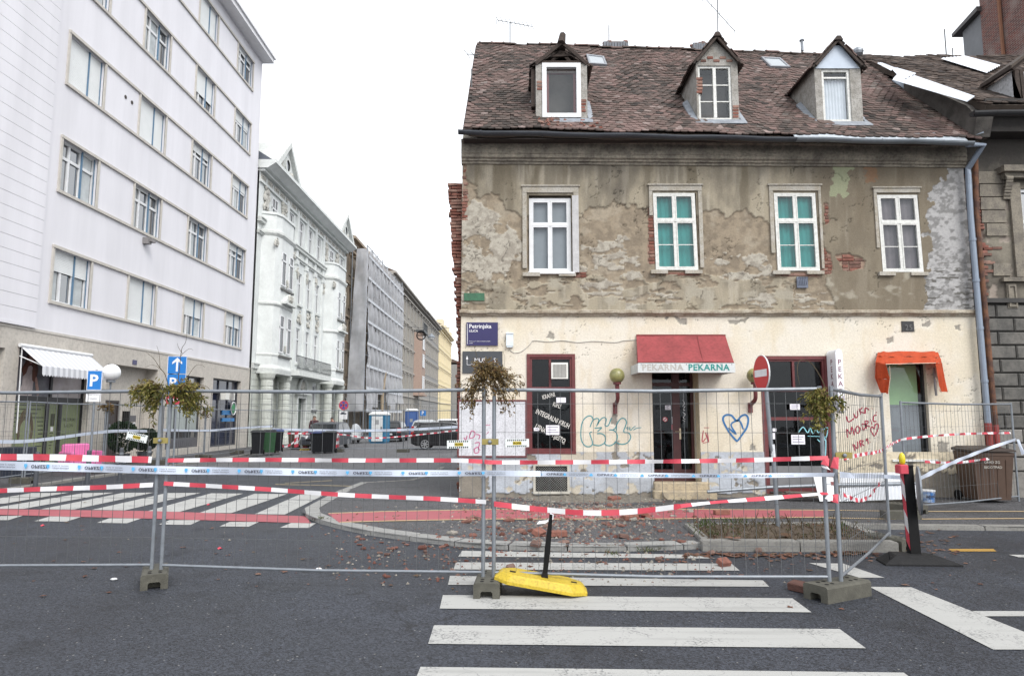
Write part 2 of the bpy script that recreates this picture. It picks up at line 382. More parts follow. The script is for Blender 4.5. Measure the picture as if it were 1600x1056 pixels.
def paint(name, c, wear=.5, under=(.08, .08, .085)):
    m = bpy.data.materials.new(name); t, b = nodes(m); g = N(t, 'ShaderNodeNewGeometry')
    n = N(t, 'ShaderNodeTexNoise'); n.inputs['Scale'].default_value = 38; n.inputs['Detail'].default_value = 8; n.inputs['Roughness'].default_value = .75
    n2 = N(t, 'ShaderNodeTexNoise'); n2.inputs['Scale'].default_value = 2.3; n2.inputs['Detail'].default_value = 4
    for q in (n, n2): t.links.new(g.outputs['Position'], q.inputs['Vector'])
    a = N(t, 'ShaderNodeMath', operation='ADD'); t.links.new(n.outputs[0], a.inputs[0])
    m2 = N(t, 'ShaderNodeMath', operation='MULTIPLY'); m2.inputs[1].default_value = .5; t.links.new(n2.outputs[0], m2.inputs[0]); t.links.new(m2.outputs[0], a.inputs[1])
    r = N(t, 'ShaderNodeMapRange'); r.inputs[1].default_value = 1.0 - .2 * wear; r.inputs[2].default_value = 1.14 - .2 * wear; t.links.new(a.outputs[0], r.inputs[0])
    mx = N(t, 'ShaderNodeMix', data_type='RGBA'); t.links.new(r.outputs[0], mx.inputs[0])
    gy = N(t, 'ShaderNodeMix', data_type='RGBA'); gy.inputs[6].default_value = c4([x * .86 for x in c]); gy.inputs[7].default_value = c4(c); t.links.new(n2.outputs[0], gy.inputs[0])
    t.links.new(gy.outputs[2], mx.inputs[6]); mx.inputs[7].default_value = c4(under); t.links.new(mx.outputs[2], b.inputs['Base Color'])
    vo = N(t, 'ShaderNodeTexVoronoi', feature='DISTANCE_TO_EDGE'); vo.inputs['Scale'].default_value = 1.1
    va = N(t, 'ShaderNodeVectorMath', operation='ADD'); t.links.new(g.outputs['Position'], va.inputs[0]); t.links.new(n2.outputs['Color'], va.inputs[1]); t.links.new(va.outputs[0], vo.inputs['Vector'])
    lt = N(t, 'ShaderNodeMapRange'); lt.inputs[1].default_value = 0; lt.inputs[2].default_value = .008; lt.inputs[3].default_value = .55; lt.inputs[4].default_value = 0; t.links.new(vo.outputs['Distance'], lt.inputs[0])
    cr = N(t, 'ShaderNodeMix', data_type='RGBA'); cr.inputs[7].default_value = c4(under); t.links.new(lt.outputs[0], cr.inputs[0]); t.links.new(mx.outputs[2], cr.inputs[6])
    # grey scuffs drawn out along the traffic
    sc = N(t, 'ShaderNodeMapping'); sc.inputs['Scale'].default_value = (.5, 7, 1); t.links.new(g.outputs['Position'], sc.inputs[0])
    n4 = N(t, 'ShaderNodeTexNoise'); n4.inputs['Scale'].default_value = 1.4; n4.inputs['Detail'].default_value = 7; t.links.new(sc.outputs[0], n4.inputs['Vector'])
    r4_ = N(t, 'ShaderNodeMapRange'); r4_.inputs[1].default_value = .5; r4_.inputs[2].default_value = .75; r4_.inputs[4].default_value = .45; t.links.new(n4.outputs[0], r4_.inputs[0])
    sf_ = N(t, 'ShaderNodeMix', data_type='RGBA'); sf_.inputs[7].default_value = c4([x * .5 for x in c]); t.links.new(r4_.outputs[0], sf_.inputs[0]); t.links.new(cr.outputs[2], sf_.inputs[6])
    t.links.new(sf_.outputs[2], b.inputs['Base Color'])
    b.inputs['Roughness'].default_value = .75
    bp = N(t, 'ShaderNodeBump'); bp.inputs['Strength'].default_value = .2; bp.inputs['Distance'].default_value = .004
    t.links.new(n.outputs[0], bp.inputs['Height']); t.links.new(bp.outputs[0], b.inputs['Normal'])
    return m
wpaint = paint('white_road_paint', (.39, .39, .375), .95)
rpaint = paint('red_lane_paint', (.34, .085, .10), .55, (.16, .09, .09))
ypaint = paint('cream_line_paint', (.44, .33, .19), .6)
yroad = paint('yellow_road_paint', (.36, .21, .04), .7)
PZ = .065
m = MB(); m.poly([(-300, -60, 0), (300, -60, 0), (300, 600, 0), (-300, 600, 0)]); struct(mk('road', m, asph, org=(0, 0, 0)))
m = MB(); m.poly([(-12.3, 23, .004), (-2.6, 23, .004), (-2.6, 260, .004), (-12.3, 260, .004)]); struct(mk('side_street', m, asph_far, org=(0, 0, 0)))

def curve(pts, n=6):
    # Catmull-Rom through points
    P = [Vector(p) for p in pts]; out = []
    for i in range(len(P) - 1):
        a = P[max(i - 1, 0)]; b = P[i]; c = P[i + 1]; d = P[min(i + 2, len(P) - 1)]
        for k in range(n):
            t = k / n
            out.append(.5 * ((2 * b) + (c - a) * t + (2 * a - 5 * b + 4 * c - d) * t * t + (3 * b - a - 3 * c + d) * t ** 3))
    out.append(P[-1]); return out
def resample(pts, step):
    out = [pts[0]]; acc = 0
    for a, b in zip(pts[:-1], pts[1:]):
        L = (b - a).length
        while acc + L >= step:
            t = (step - acc) / L; a = a + (b - a) * t; out.append(a.copy()); L = (b - a).length; acc = 0
        acc += L
    if (out[-1] - pts[-1]).length > .15: out.append(pts[-1])
    return out
kerb_a = [Vector((-2.5, 24, 0)), Vector((-2.5, 20.7, 0)), Vector((-2.85, 18.9, 0)), Vector((-4.0, 18.4, 0))]
kerb_b = curve([G(530, 770), G(497, 787), G(474, 801), G(480, 810), G(500, 818), G(560, 833), G(640, 845), G(740, 856), G(860, 861), G(1000, 861), G(1100, 857)], 8)
bed_fl = G(1105, 860); bed_fr = G(1400, 862); bed_br = Vector((5.3, 11.25, 0)); bed_bl = Vector((2.72, 11.05, 0))
kerb_c = [Vector((bed_br.x, bed_br.y, 0)), Vector((8, 11.05, 0)), Vector((26, 10.6, 0))]
outline = kerb_a + kerb_b + [bed_fl, bed_bl] + kerb_c + [Vector((26, 26, 0)), Vector((-2.5, 26, 0))]
m = MB(); m.poly([(p.x, p.y, PZ) for p in outline]); pave = struct(mk('pavement', m, asph_p, org=(0, 0, 0)))
kerb_m = mat('granite_kerb', (.21, .205, .19), .85, .18, 5, bump=.35, bs=90, dirt=.3)
kerb_w = mat('pale_kerb_concrete', (.26, .26, .25), .85, .14, 5, bump=.3, bs=90, dirt=.25)
def kerbs(path, parent, step=.95, w=.2, top=PZ, mt=kerb_m, inward=1, name='kerb_stone', gap=.008):
    pts = resample([Vector(p) for p in path], step)
    nrm = []
    for i in range(len(pts)):
        t = (pts[min(i + 1, len(pts) - 1)] - pts[max(i - 1, 0)]).normalized(); nrm.append(Vector((-t.y, t.x, 0)) * inward)
    for i in range(len(pts) - 1):
        a, b = pts[i], pts[i + 1]; t = (b - a).normalized() * gap; j = random.uniform(-.004, .006); q = MB()
        A, B, C, D = a + t, b - t, b - t + nrm[i + 1] * w, a + t + nrm[i] * w
        e = .012
        def lv(p, z): return (p.x, p.y, z)
        cx = (A + B + C + D) / 4
        q.rings([[lv(p, -.06) for p in (A, B, C, D)], [lv(p, top + j - e) for p in (A, B, C, D)], [lv(p + (cx - p).normalized() * e * 1.6, top + .006 + j) for p in (A, B, C, D)]])
        mk(name, q, mt, parent)
kerbs(kerb_a, pave, 1.0, .18)
kerbs(kerb_a[-1:] + kerb_b[:1], pave, 1.0, .2, mt=kerb_w)
kerbs(kerb_b, pave, .8, .27, mt=kerb_w)
kerbs(kerb_c, pave, 1.1, .2)
# planting bed in the corner, with its own kerb
bed = thing('planting_bed', 'planting bed of bare twiggy shrubs edged with kerb stones below the no entry sign', 'flower bed', ((bed_fl.x + bed_fr.x) / 2, 10.2, 0))
m = MB()
soil = mat('bed_soil', (.075, .055, .038), .95, .35, 9, bump=.9, bs=24)
nx, ny = 40, 18; vv = []; ff = []
for j in range(ny + 1):
    for i in range(nx + 1):
        s_, t_ = i / nx, j / ny
        p = (bed_fl * (1 - s_) + bed_fr * s_) * (1 - t_) + (bed_bl * (1 - s_) + bed_br * s_) * t_
        vv.append((p.x, p.y, .09 + .05 * math.sin(math.pi * s_) * math.sin(math.pi * t_) + random.uniform(-.012, .02)))
for j in range(ny):
    for i in range(nx): a = j * (nx + 1) + i; ff.append((a, a + 1, a + nx + 2, a + nx + 1))
m.add(vv, ff); mk('soil', m, soil, bed, True)
kerbs([bed_fl + Vector((-.08, -.05, 0)), bed_fr + Vector((.15, -.05, 0))], bed, 1.3, .18, .13)
kerbs([bed_fr + Vector((.12, .06, 0)), bed_br + Vector((.1, .1, 0))], bed, 1.1, .16, .12)
kerbs([bed_br + Vector((-.1, 0, 0)), bed_bl], bed, 1.0, .12, .11)
kerbs([bed_bl, bed_fl + Vector((-.02, .1, 0))], bed, .9, .12, .11)
# left pavement
lp = [Vector((-12.35, 9, 0)), Vector((-12.35, 260, 0))]
m = MB(); m.poly([(-60, 9, PZ), (-12.3, 9, PZ), (-12.3, 260, PZ), (-60, 260, PZ)]); pave2 = struct(mk('pavement_far_side', m, asph_p, org=(0, 0, 0)))
kerbs([Vector((-12.12, 9, 0)), Vector((-12.12, 46, 0))], pave2, 1.0, .2)
m = MB(); m.box(-12.32, -12.12, 46.01, 260, -.05, .105); mk('kerb_run', m, kerb_m, pave2)
m = MB(); m.box(-12.3, -2.5, 200, 260, .0, .006); struct(mk('street_end', m, asph_far, org=(0, 0, 0)))

def mark(name, quads, mt, z, parent=None):
    m = MB()
    for q in quads:
        m.poly([tuple(G(x, y, z)) for x, y in q])
    return struct(mk(name, m, mt, org=(0, 0, 0)))
def zq(*q): return [(x / 3.077, 740 + y / 3.077) for x, y in q]
zeb = [zq((150, 92), (330, 90), (20, 143), (-170, 145)), zq((400, 92), (548, 90), (110, 168), (-60, 168)), zq((590, 91), (738, 90), (355, 171), (195, 170)), zq((800, 92), (965, 91), (600, 175), (440, 173)),
       zq((1015, 93), (1170, 94), (865, 182), (705, 180)), zq((1225, 95), (1378, 97), (1112, 188), (958, 187)), zq((1440, 99), (1560, 100), (1370, 195), (1225, 193)),
       zq((0, 203), (112, 200), (40, 222), (-90, 222)), zq((240, 204), (395, 205), (320, 229), (165, 227)), zq((525, 213), (680, 214), (610, 237), (465, 235)), zq((815, 222), (965, 222), (915, 245), (762, 243)), zq((1105, 230), (1245, 231), (1195, 254), (1055, 252)), zq((1400, 235), (1520, 236), (1485, 260), (1345, 258))]
for q in zeb: mark('zebra_stripe', [q], wpaint, .006)
fz = [[(722, 860), (1078, 866), (1118, 872), (716, 869)], [(712, 878), (1143, 880), (1156, 891), (709, 889)], [(703, 899), (1192, 906), (1202, 916), (700, 913)], [(692, 929), (1238, 934), (1268, 956), (687, 950)],
      [(678, 976), (1312, 982), (1353, 1012), (669, 1005)], [(657, 1041), (1412, 1050), (1470, 1092), (640, 1084)], [(625, 1130), (1530, 1140), (1610, 1200), (600, 1190)],
      [(1264, 879), (1318, 880), (1382, 902), (1343, 902)], [(1358, 916), (1424, 917), (1640, 1002), (1640, 1014), (1552, 1014)], [(1517, 954), (1700, 954), (1700, 962), (1538, 962)], [(1576, 866), (1660, 867), (1660, 871), (1592, 870)]]
for q in fz: mark('zebra_stripe', [q], wpaint, .006)
mark('bike_lane_crossing', [[(-260, 788), (0, 795), (240, 798), (478, 806), (486, 817), (240, 810), (0, 804), (-260, 799)]], rpaint, .009)
bl0, bl1 = G(505, 803, PZ).y, G(535, 815, PZ).y
m = MB(); pl = [(512, 802), (600, 799), (760, 796), (1000, 795), (1292, 797)]; pl2 = [(1292, 808), (1000, 811), (760, 811), (600, 814), (530, 816)]
m.poly([tuple(G(x, y, PZ + .005)) for x, y in pl + pl2]); struct(mk('bike_lane', m, rpaint, org=(0, 0, 0)))
m = MB()
for L in (pl, [(x, y) for x, y in pl2[::-1]], [(1440, 799), (1620, 799)], [(1440, 811), (1620, 810)], [(1292, 797), (1440, 799)], [(1292, 809), (1400, 811)]):
    for a, b in zip(L[:-1], L[1:]):
        A, B = G(*a, PZ + .008), G(*b, PZ + .008); m.poly([A, B, B + Vector((0, .09, 0)), A + Vector((0, .09, 0))])
struct(mk('bike_lane_lines', m, ypaint, org=(0, 0, 0)))
mark('yellow_road_dash', [[(1482, 857), (1552, 857), (1557, 861), (1487, 861)]], yroad, .006)
mark('yellow_street_line', [[(430, 755.5), (560, 758.5), (560, 760), (430, 757)], [(445, 754), (520, 749.6), (520, 751), (445, 755)]], paint('faded_line_paint', (.20, .17, .11), .9), .008)
# ================================================================== corner house
FY=15.0
def HM(u,v,d):return Vector((u,FY-d,v))
HX0,HX1=-1.13,10.28
house=thing('corner_house','two storey corner house with crumbling plaster, cream ground floor and sagging tiled roof','house',((HX0+HX1)/2,FY+4.5,PZ))
def hr(x0,y0,x1,y1,Y=FY):
 a=PY(x0,y0,Y);b=PY(x1,y1,Y);return(a.x,b.x,b.z,a.z)
W1=hr(826,305,894,426);W2=hr(1022,302,1091,422);W3=hr(1210,302,1281,423);W4=hr(1372,305,1443,425)
S1=hr(823,553,900,709);DO=hr(1018,572,1096,746);S2=hr(1187,556,1304,771);S3=hr(1386,566,1456,717)
VG=hr(833,724,890,771)
zS=4.06
zP=PY(800,706,FY).z
zC=7.50
plaster=col_mat('house_plaster')
def plaster_wall(name,u0,u1,v0,v1,holes,fn,parent,step=.021,depth=.25,Y0=FY,mt=plaster):
 us=np.unique(np.concatenate([np.arange(u0,u1,step),[u1]]+[[h[0],h[1]]for h in holes]).round(4))
 vz=np.unique(np.concatenate([np.arange(v0,v1,step),[v1]]+[[h[2],h[3]]for h in holes]).round(4))
 us=us[(us>=u0-1e-4)&(us<=u1+1e-4)];vz=vz[(vz>=v0-1e-4)&(vz<=v1+1e-4)]
 U,V=np.meshgrid(us,vz);pu,pv=proj(U,Y0,V)
 h,col=fn(pu,pv,U,V)
 n=len(us);k=len(vz)
 co=np.stack([U,Y0-h,V],-1).reshape(-1,3)
 I,J=np.meshgrid(np.arange(n-1),np.arange(k-1));cu=(us[I]+us[I+1])/2;cv=(vz[J]+vz[J+1])/2
 keep=np.ones(I.shape,bool)
 for q in holes:keep&=~((cu>q[0])&(cu<q[1])&(cv>q[2])&(cv<q[3]))
 a=(J*n+I)[keep];F=np.stack([a,a+1,a+n+1,a+n],-1)
 colf=np.concatenate([col.reshape(-1,3),np.ones((n*k,1))],1)
 # reveals
 ev=[];ef=[];base=len(co)
 for q in holes:
  aa,bb,cc,dd=max(q[0],u0),min(q[1],u1),max(q[2],v0),min(q[3],v1)
  for(p,r_)in(((aa,cc),(bb,cc)),((bb,cc),(bb,dd)),((bb,dd),(aa,dd)),((aa,dd),(aa,cc))):
   if(p[1]==r_[1]and(p[1]<=v0+1e-4 or p[1]>=v1-1e-4)):continue
   i0=base+len(ev);ev+=[(p[0],Y0,p[1]),(r_[0],Y0,r_[1]),(r_[0],Y0+depth,r_[1]),(p[0],Y0+depth,p[1])];ef.append((i0,i0+1,i0+2,i0+3))
 if ev:
  co=np.concatenate([co,np.array(ev)]);F=np.concatenate([F,np.array(ef)])
  e=np.array(ev);cu_,cv_=proj(e[:,0],e[:,1],e[:,2]);_,c_=fn(cu_[None]+0.,cv_[None],e[None,:,0],e[None,:,2])
  colf=np.concatenate([colf,np.concatenate([c_[0],np.ones((len(e),1))],1)])
 co=co-np.array(wl(parent))
 me=bpy.data.meshes.new(name);me.vertices.add(len(co));me.vertices.foreach_set('co',co.ravel().astype(np.float32))
 me.loops.add(F.size);me.loops.foreach_set('vertex_index',F.ravel().astype(np.int32))
 me.polygons.add(len(F));me.polygons.foreach_set('loop_start',np.arange(0,F.size,4,dtype=np.int32));me.polygons.foreach_set('loop_total',np.full(len(F),4,np.int32))
 me.update();me.validate()
 at=me.color_attributes.new('Col','FLOAT_COLOR','POINT');at.data.foreach_set('color',colf.ravel().astype(np.float32))
 me.materials.append(mt);o=bpy.data.objects.new(name,me);COL.objects.link(o);o.parent=parent;return o
def L3(c):return np.array(c)[None,None,:]
def mixc(a,b,m):return a*(1-m[...,None])+b*m[...,None]
BRK=[[(842,214),(916,214),(912,231),(880,233),(846,230)],[(1284,388),(1299,396),(1301,428),(1284,428)],[(1306,398),(1328,396),(1352,408),(1350,421),(1318,423)],
[(1210,424),(1282,424),(1280,431),(1212,431)],[(722,250),(727,252),(728,345),(722,345)],[(1013,322),(1021,322),(1021,412),(1014,412)],
[(897,424),(913,425),(912,433),(896,433)],[(1288,318),(1294,318),(1296,350),(1290,352)],[(1035,424),(1092,424),(1090,430),(1036,430)]]
def up_fn(u,v,X,Z):
 n1=fbm(u/16,v/16,1);n2=fbm(u/16,v/16,31);n3=fbm(u/60,v/60,3);n4=fbm(u/7,v/7,8);stk=fbm(u/7,v/90,12);stk2=fbm(u/22,v/160,15)
 wu=u+(n1-.5)*34;wv=v+(n2-.5)*30
 yb=np.interp(wu,[715,735,750,770,800,815,900,920,945,965,985,1000,1020,1105,1122,1145,1165,1200,1285,1300,1310,1520],[272,284,300,308,330,338,350,330,322,318,328,320,330,332,330,338,336,340,345,470,500,500])
 top=wv<yb
 strip=(wv>436+12*(n3-.5))&(fbm(u/30,v/12,44)>.45)&(u<1240)
 rough=~top&~strip
 lime=rough&(((inpoly(wu,wv,[(715,285),(740,305),(800,350),(815,370),(815,430),(715,450)]))&(fbm(u/26,v/18,50)>.42))
 |(inpoly(wu,wv,[(900,395),(960,365),(1015,400),(1015,455),(900,455)])&(fbm(u/26,v/12,51)>.55))
 |(inpoly(wu,wv,[(1105,405),(1200,400),(1225,440),(1100,440)])&(fbm(u/24,v/10,52)>.58))
 |((v>455)&(fbm(u/30,v/8,53)>.60)))
 grey=inpoly(wu,wv,[(1452,300),(1462,292),(1485,268),(1500,255),(1530,250),(1530,500),(1440,500),(1448,430),(1450,380)])&(u>1438)
 pal=fbm(u/20,v/40,60)
 cT=mixc(L3((.285,.255,.20)),L3((.195,.175,.14)),sstep(.35,.65,pal))
 cT=mixc(cT,L3((.37,.34,.285)),sstep(.55,.75,stk)*.55)
 soot=sstep(300,232,v+(n3-.5)*90+(stk2-.5)*60)*.86
 cT=mixc(cT,L3((.10,.09,.078)),soot)
 drip=sstep(.54,.7,stk2)*sstep(420,250,v)*.8
 cT=mixc(cT,L3((.115,.098,.072)),drip)
 rdark=sstep(1225,1310,u+(n3-.5)*90)
 cT=mixc(cT,L3((.135,.113,.085)),rdark*(.5+.5*fbm(u/25,v/45,71)))
 cT=mixc(cT,L3((.30,.28,.235)),(sstep(.57,.70,fbm(u/30,v/20,75))*(v>425))*.8)
 cT=mixc(cT,L3((.27,.30,.20)),(inpoly(wu,wv,[(1298,250),(1312,250),(1330,255),(1335,290),(1322,300),(1312,310),(1305,305),(1300,280)])*1.)*.75)
 cT=mixc(cT,L3((.23,.115,.06)),(inpoly(wu,wv,[(1352,255),(1368,262),(1370,285),(1352,288)])*1.)*.5)
 cR=mixc(L3((.25,.21,.16)),L3((.185,.155,.12)),sstep(.35,.68,fbm(u/9,v/9,80)))
 cR=mixc(cR,L3((.32,.285,.23)),sstep(.55,.7,fbm(u/26,v/22,82))*.55)
 cL=mixc(L3((.345,.325,.285)),L3((.25,.23,.20)),sstep(.4,.65,fbm(u/6,v/5,84)))
 cG=mixc(L3((.33,.33,.34)),L3((.19,.19,.193)),sstep(.45,.62,fbm(u/8,v/6,86)))
 cG=mixc(cG,L3((.10,.097,.092)),sstep(.56,.64,fbm(u/14,v/2.6,87))*sstep(380,430,v))
 h=np.where(top,.0,np.where(strip,-.003,np.where(lime,-.012,-.028)))
 col=np.where(top[...,None]|strip[...,None],cT,np.where(lime[...,None],cL,cR))
 h=np.where(grey,-.012+.022*(fbm(u/5,v/4,90)-.5),h);col=np.where(grey[...,None],cG,col)
 h=h+(n4-.5)*.004+np.where(rough|lime,(fbm(u/4,v/4,91)-.5)*.012,0)
 # cracks: thin grooves along noise contours
 ck=np.abs(fbm(u/34,v/30,99)-.5)<.007
 ck&=fbm(u/50,v/50,98)>.49
 h=np.where(ck&~grey,h-.014,h);col=np.where((ck&~grey)[...,None],col*.55,col)
 for B in BRK:
  b=inpoly(u+(n1-.5)*12,v+(n2-.5)*8,B);h=np.where(b,-.034,h);col=np.where(b[...,None],L3((.26,.19,.15)),col)
 return h,np.clip(col*np.array([1.08,1.06,1.02]),.01,.9)
upper=plaster_wall('upper_wall',HX0,HX1,zS,zC,[W1,W2,W3,W4],up_fn,house)
def lo_fn(u,v,X,Z):
 n1=fbm(u/14,v/14,101);n2=fbm(u/14,v/14,131);n3=fbm(u/70,v/70,103)
 wu=u+(n1-.5)*22;wv=v+(n2-.5)*18
 c=mixc(L3((.60,.54,.43)),L3((.62,.575,.49)),sstep(.35,.65,n3))
 c=mixc(c,L3((.63,.59,.52)),sstep(.5,.60,fbm(u/38,v/50,105))*.6)
 c=mixc(c,L3((.54,.46,.33)),sstep(.58,.72,fbm(u/14,v/45,106))*.35)
 c=mixc(c,L3((.50,.44,.34)),sstep(660,706,v)*sstep(.45,.62,fbm(u/20,v/16,107))*.5)
 h=(fbm(u/5,v/5,108)-.5)*.004
 peel=[[(855,520),(866,521),(864,530),(853,528)],[(1053,494),(1076,496),(1074,505),(1060,504)],[(1040,497),(1047,497),(1046,501),(1040,501)],[(955,645),(966,645),(965,664),(956,664)],[(959,690),(965,690),(966,712),(958,712)],
 [(1380,530),(1397,527),(1398,536),(1384,536)],[(1442,503),(1452,502),(1453,511),(1444,511)],[(1464,688),(1482,690),(1481,714),(1466,716)],[(1174,696),(1182,696),(1182,704),(1174,704)],[(1335,716),(1360,720),(1355,745),(1330,745)],
 [(716,600),(722,600),(722,625),(716,628)],[(1138,500),(1168,497),(1165,505),(1140,507)],[(1440,745),(1475,740),(1480,790),(1438,790)],[(1492,508),(1505,506),(1505,518),(1496,517)]]
 for B in peel:
  b=inpoly(u+(n1-.5)*14,v+(n2-.5)*14,B);h=np.where(b,-.014,h);c=np.where(b[...,None],mixc(L3((.33,.31,.27)),L3((.24,.22,.19)),n1),c)
 pf=(fbm(u/9,v/7,111)>.84);h=np.where(pf,-.008,h);c=np.where(pf[...,None],L3((.42,.39,.33)),c)
 ck=(np.abs(fbm(u/30,v/22,112)-.5)<.0045)&(fbm(u/60,v/60,113)>.50)&((v<560)|(u>1300))
 h=np.where(ck,h-.012,h);c=np.where(ck[...,None],c*.5,c)
 return h,np.clip(c,.01,.9)
lower=plaster_wall('ground_floor_wall',HX0,HX1,zP,zS,[S1,DO,S2,S3],lo_fn,house)
def pl_fn(u,v,X,Z):
 n1=fbm(u/12,v/12,201);n2=fbm(u/12,v/12,231)
 c=mixc(L3((.40,.425,.465)),L3((.33,.345,.37)),sstep(.35,.65,fbm(u/30,v/20,203)))
 crm=fbm(u/22,v/17,205)>.60;c=np.where(crm[...,None],L3((.44,.40,.33)),c);h=np.where(crm,-.006,0.)
 bare=inpoly(u+(n1-.5)*16,v+(n2-.5)*16,[(716,742),(762,745),(765,790),(716,790)])|(fbm(u/16,v/13,207)>.69)|(v>766+10*n1)|inpoly(u+(n1-.5)*20,v+(n2-.5)*20,[(1410,742),(1475,735),(1540,742),(1540,800),(1410,800)])
 c=np.where(bare[...,None],mixc(L3((.25,.22,.185)),L3((.17,.155,.13)),fbm(u/7,v/7,209)),c);h=np.where(bare,-.02,h)
 rt=u>1310;c=np.where((rt&~bare)[...,None],L3((.58,.51,.385)),c)
 h=h+(fbm(u/5,v/5,208)-.5)*.008
 return h,np.clip(c,.01,.9)
plinth=plaster_wall('plinth',HX0-.01,HX1,.0,zP+.004,[(DO[0],DO[1],.34,2),(S2[0],S2[1],S2[2],2),VG],pl_fn,house,Y0=FY-.025)
# body behind the front: side, back, floors
m=MB()
m.box(HX0,HX0+.35,FY+.26,24,0,8.0);m.box(HX1-.35,HX1,FY+.26,24,0,8.0);m.box(HX0+.35,HX1-.35,23.7,24,0,8.0)
m.box(HX0+.35,HX1-.35,FY+.3,23.7,3.95,4.15);m.box(HX0+.01,HX1-.01,FY+.251,FY+.29,7.0,8.0);m.box(HX0+.35,HX1-.35,FY+.3,23.7,7.7,7.8)
m.box(HX0+.35,HX1-.35,FY+3,FY+3.1,.1,7.7)
for xg in(HX0+.02,HX1-.34):m.prism([(xg,14.75,8.0),(xg,24,8.0),(xg,19.5,12.35)],(.32,0,0))
mk('rear_walls',m,mat('side_plaster',(.30,.27,.22),.9,.3,3,bump=.4,dirt=.3),house)
m=MB();m.box(HX0+.003,HX0+.3,FY+.06,FY+.26,.02,7.6);m.box(HX1-.3,HX1-.003,FY+.04,FY+.26,.02,7.6)
mks('corner_pier',m,MT['side_plaster'],house)
# bricks laid bare
BC=[(.14,.055,.04),(.18,.07,.052),(.23,.105,.08),(.17,.08,.062),(.27,.17,.135),(.11,.055,.045)]
brick_mat=ramp_mat('old_brick',BC,.9,bump=.6,bs=70,var=.25)
def brick_mesh(L,H,D,rnd,jit=.008,name='brick'):
 m=MB();m.ca=rnd;q=[random.uniform(-jit,jit)for _ in range(24)]
 e=.006
 def rg(z,s):return[(-L/2+s+q[0],-D/2+s,z),(L/2-s+q[1],-D/2+s+q[2],z),(L/2-s,D/2-s,z),(-L/2+s,D/2-s+q[3],z)]
 m.rings([rg(-H/2,e),rg(-H/2+e,0),rg(H/2-e,0),rg(H/2+q[4]*.6,e)])
 me=bpy.data.meshes.new(name);me.from_pydata(m.v,[],m.f);me.materials.append(brick_mat)
 at=me.attributes.new('rnd','FLOAT','FACE');at.data.foreach_set('value',m.a);return me
bvars=[brick_mesh(.26,.064,.06,(k+.5)/10)for k in range(10)]
hvars=[brick_mesh(.13,.064,.06,(k+.5)/10)for k in range(10)]
hl=wl(upper)
for B in BRK:
 ys=[p[1]for p in B];xs=[p[0]for p in B]
 z1=PY(xs[0],min(ys),FY).z;z0=PY(xs[0],max(ys),FY).z;x0=min(PY(x,y,FY).x for x,y in B);x1=max(PY(x,y,FY).x for x,y in B)
 z=z0+.03;r_=0
 while z<min(z1,zC-.02):
  x=x0+(.0 if r_%2 else-.13);
  while x<x1:
   half=random.random()<.3 or(x1-x0)<.3;L=.14 if half else .27
   cx=x+L/2;cu,cv=proj(cx,FY,z)
   if inpoly(np.array([cu]),np.array([cv]),B)[0]:
    inst('brick',random.choice(hvars if half else bvars),(cx-hl.x,FY+.046+random.uniform(-.006,.006)-hl.y,z-hl.z),(0,random.uniform(-.02,.02),random.uniform(-.03,.03)),parent=upper)
   x+=L+.005
  z+=.076;r_+=1
  # broken brick end at the street corner
endw=thing('broken_brick_pier','ragged stump of red brick wall standing at the left corner of the house','brick wall',(HX0-.2,FY+.35,PZ))
z=.1;r_=0;zt=PY(712,290,FY+.3).z
m=MB();m.box(HX0-.02,HX0+.002,FY+.2,FY+.55,.1,zt);mk('mortar_core',m,MT['side_plaster'],endw)
while z<zt:
 cu,cv=proj(HX0-.1,FY+.3,z)
 xl=np.interp(cv,[290,330,400,440,480,500,560,600,640,775],[703,704,708,711,713,716,717,714,718,717])
 Xl=PY(xl,cv,FY+.3).x+random.uniform(-.03,.025)
 x=HX0-.005;k_=0
 while x-Xl>.03:
  L=min(.26 if(r_+k_)%2 else .13,x-Xl+.02)
  o=inst('brick',random.choice(bvars),(x-L/2-endw.location.x,FY+.33+random.uniform(-.02,.02)-endw.location.y,z-PZ),(0,random.uniform(-.03,.03),random.uniform(-.06,.06)),(L/.26,4.2,1.02),endw)
  x-=L+.006;k_+=1
 z+=.076;r_+=1
 # cornice and string course, extruded in short pieces so that the line wobbles
corn_m=mat('cornice_plaster',(.13,.115,.095),.9,c2=(.30,.27,.215),ns=2.6,bump=.5,bs=30,dirt=.45,thr=(.35,.65),streak=False)
def moulding(name,prof,x0,x1,zf,mt,parent,n=70,jit=.004):
 rs=[]
 for i in range(n+1):
  x=x0+(x1-x0)*i/n;j=random.uniform(-jit,jit)
  rs.append([(x,FY-d+(random.uniform(-jit,jit)if d>.02 else 0),zf(x)+h+j)for d,h in prof])
 q=MB();q.rings(rs);return mk(name,q,mt,parent)
cz=lambda x:7.50-.008*(x+1)
moulding('cornice',[(-.1,0),(.03,0),(.035,.05),(.07,.06),(.07,.10),(.11,.13),(.11,.20),(.125,.22),(.125,.44),(.18,.47),(.18,.52),(-.1,.55)],HX0-.02,HX1+.02,cz,corn_m,house)
moulding('string_course',[(-.02,-.06),(.04,-.06),(.06,-.02),(.10,0),(.10,.05),(.06,.075),(-.02,.085)],HX0-.03,HX1,lambda x:zS-.0,mat('string_course_plaster',(.24,.19,.135),.9,c2=(.42,.38,.31),ns=3.5,bump=.5,bs=30,dirt=.4,thr=(.35,.65)),house,90,.006)
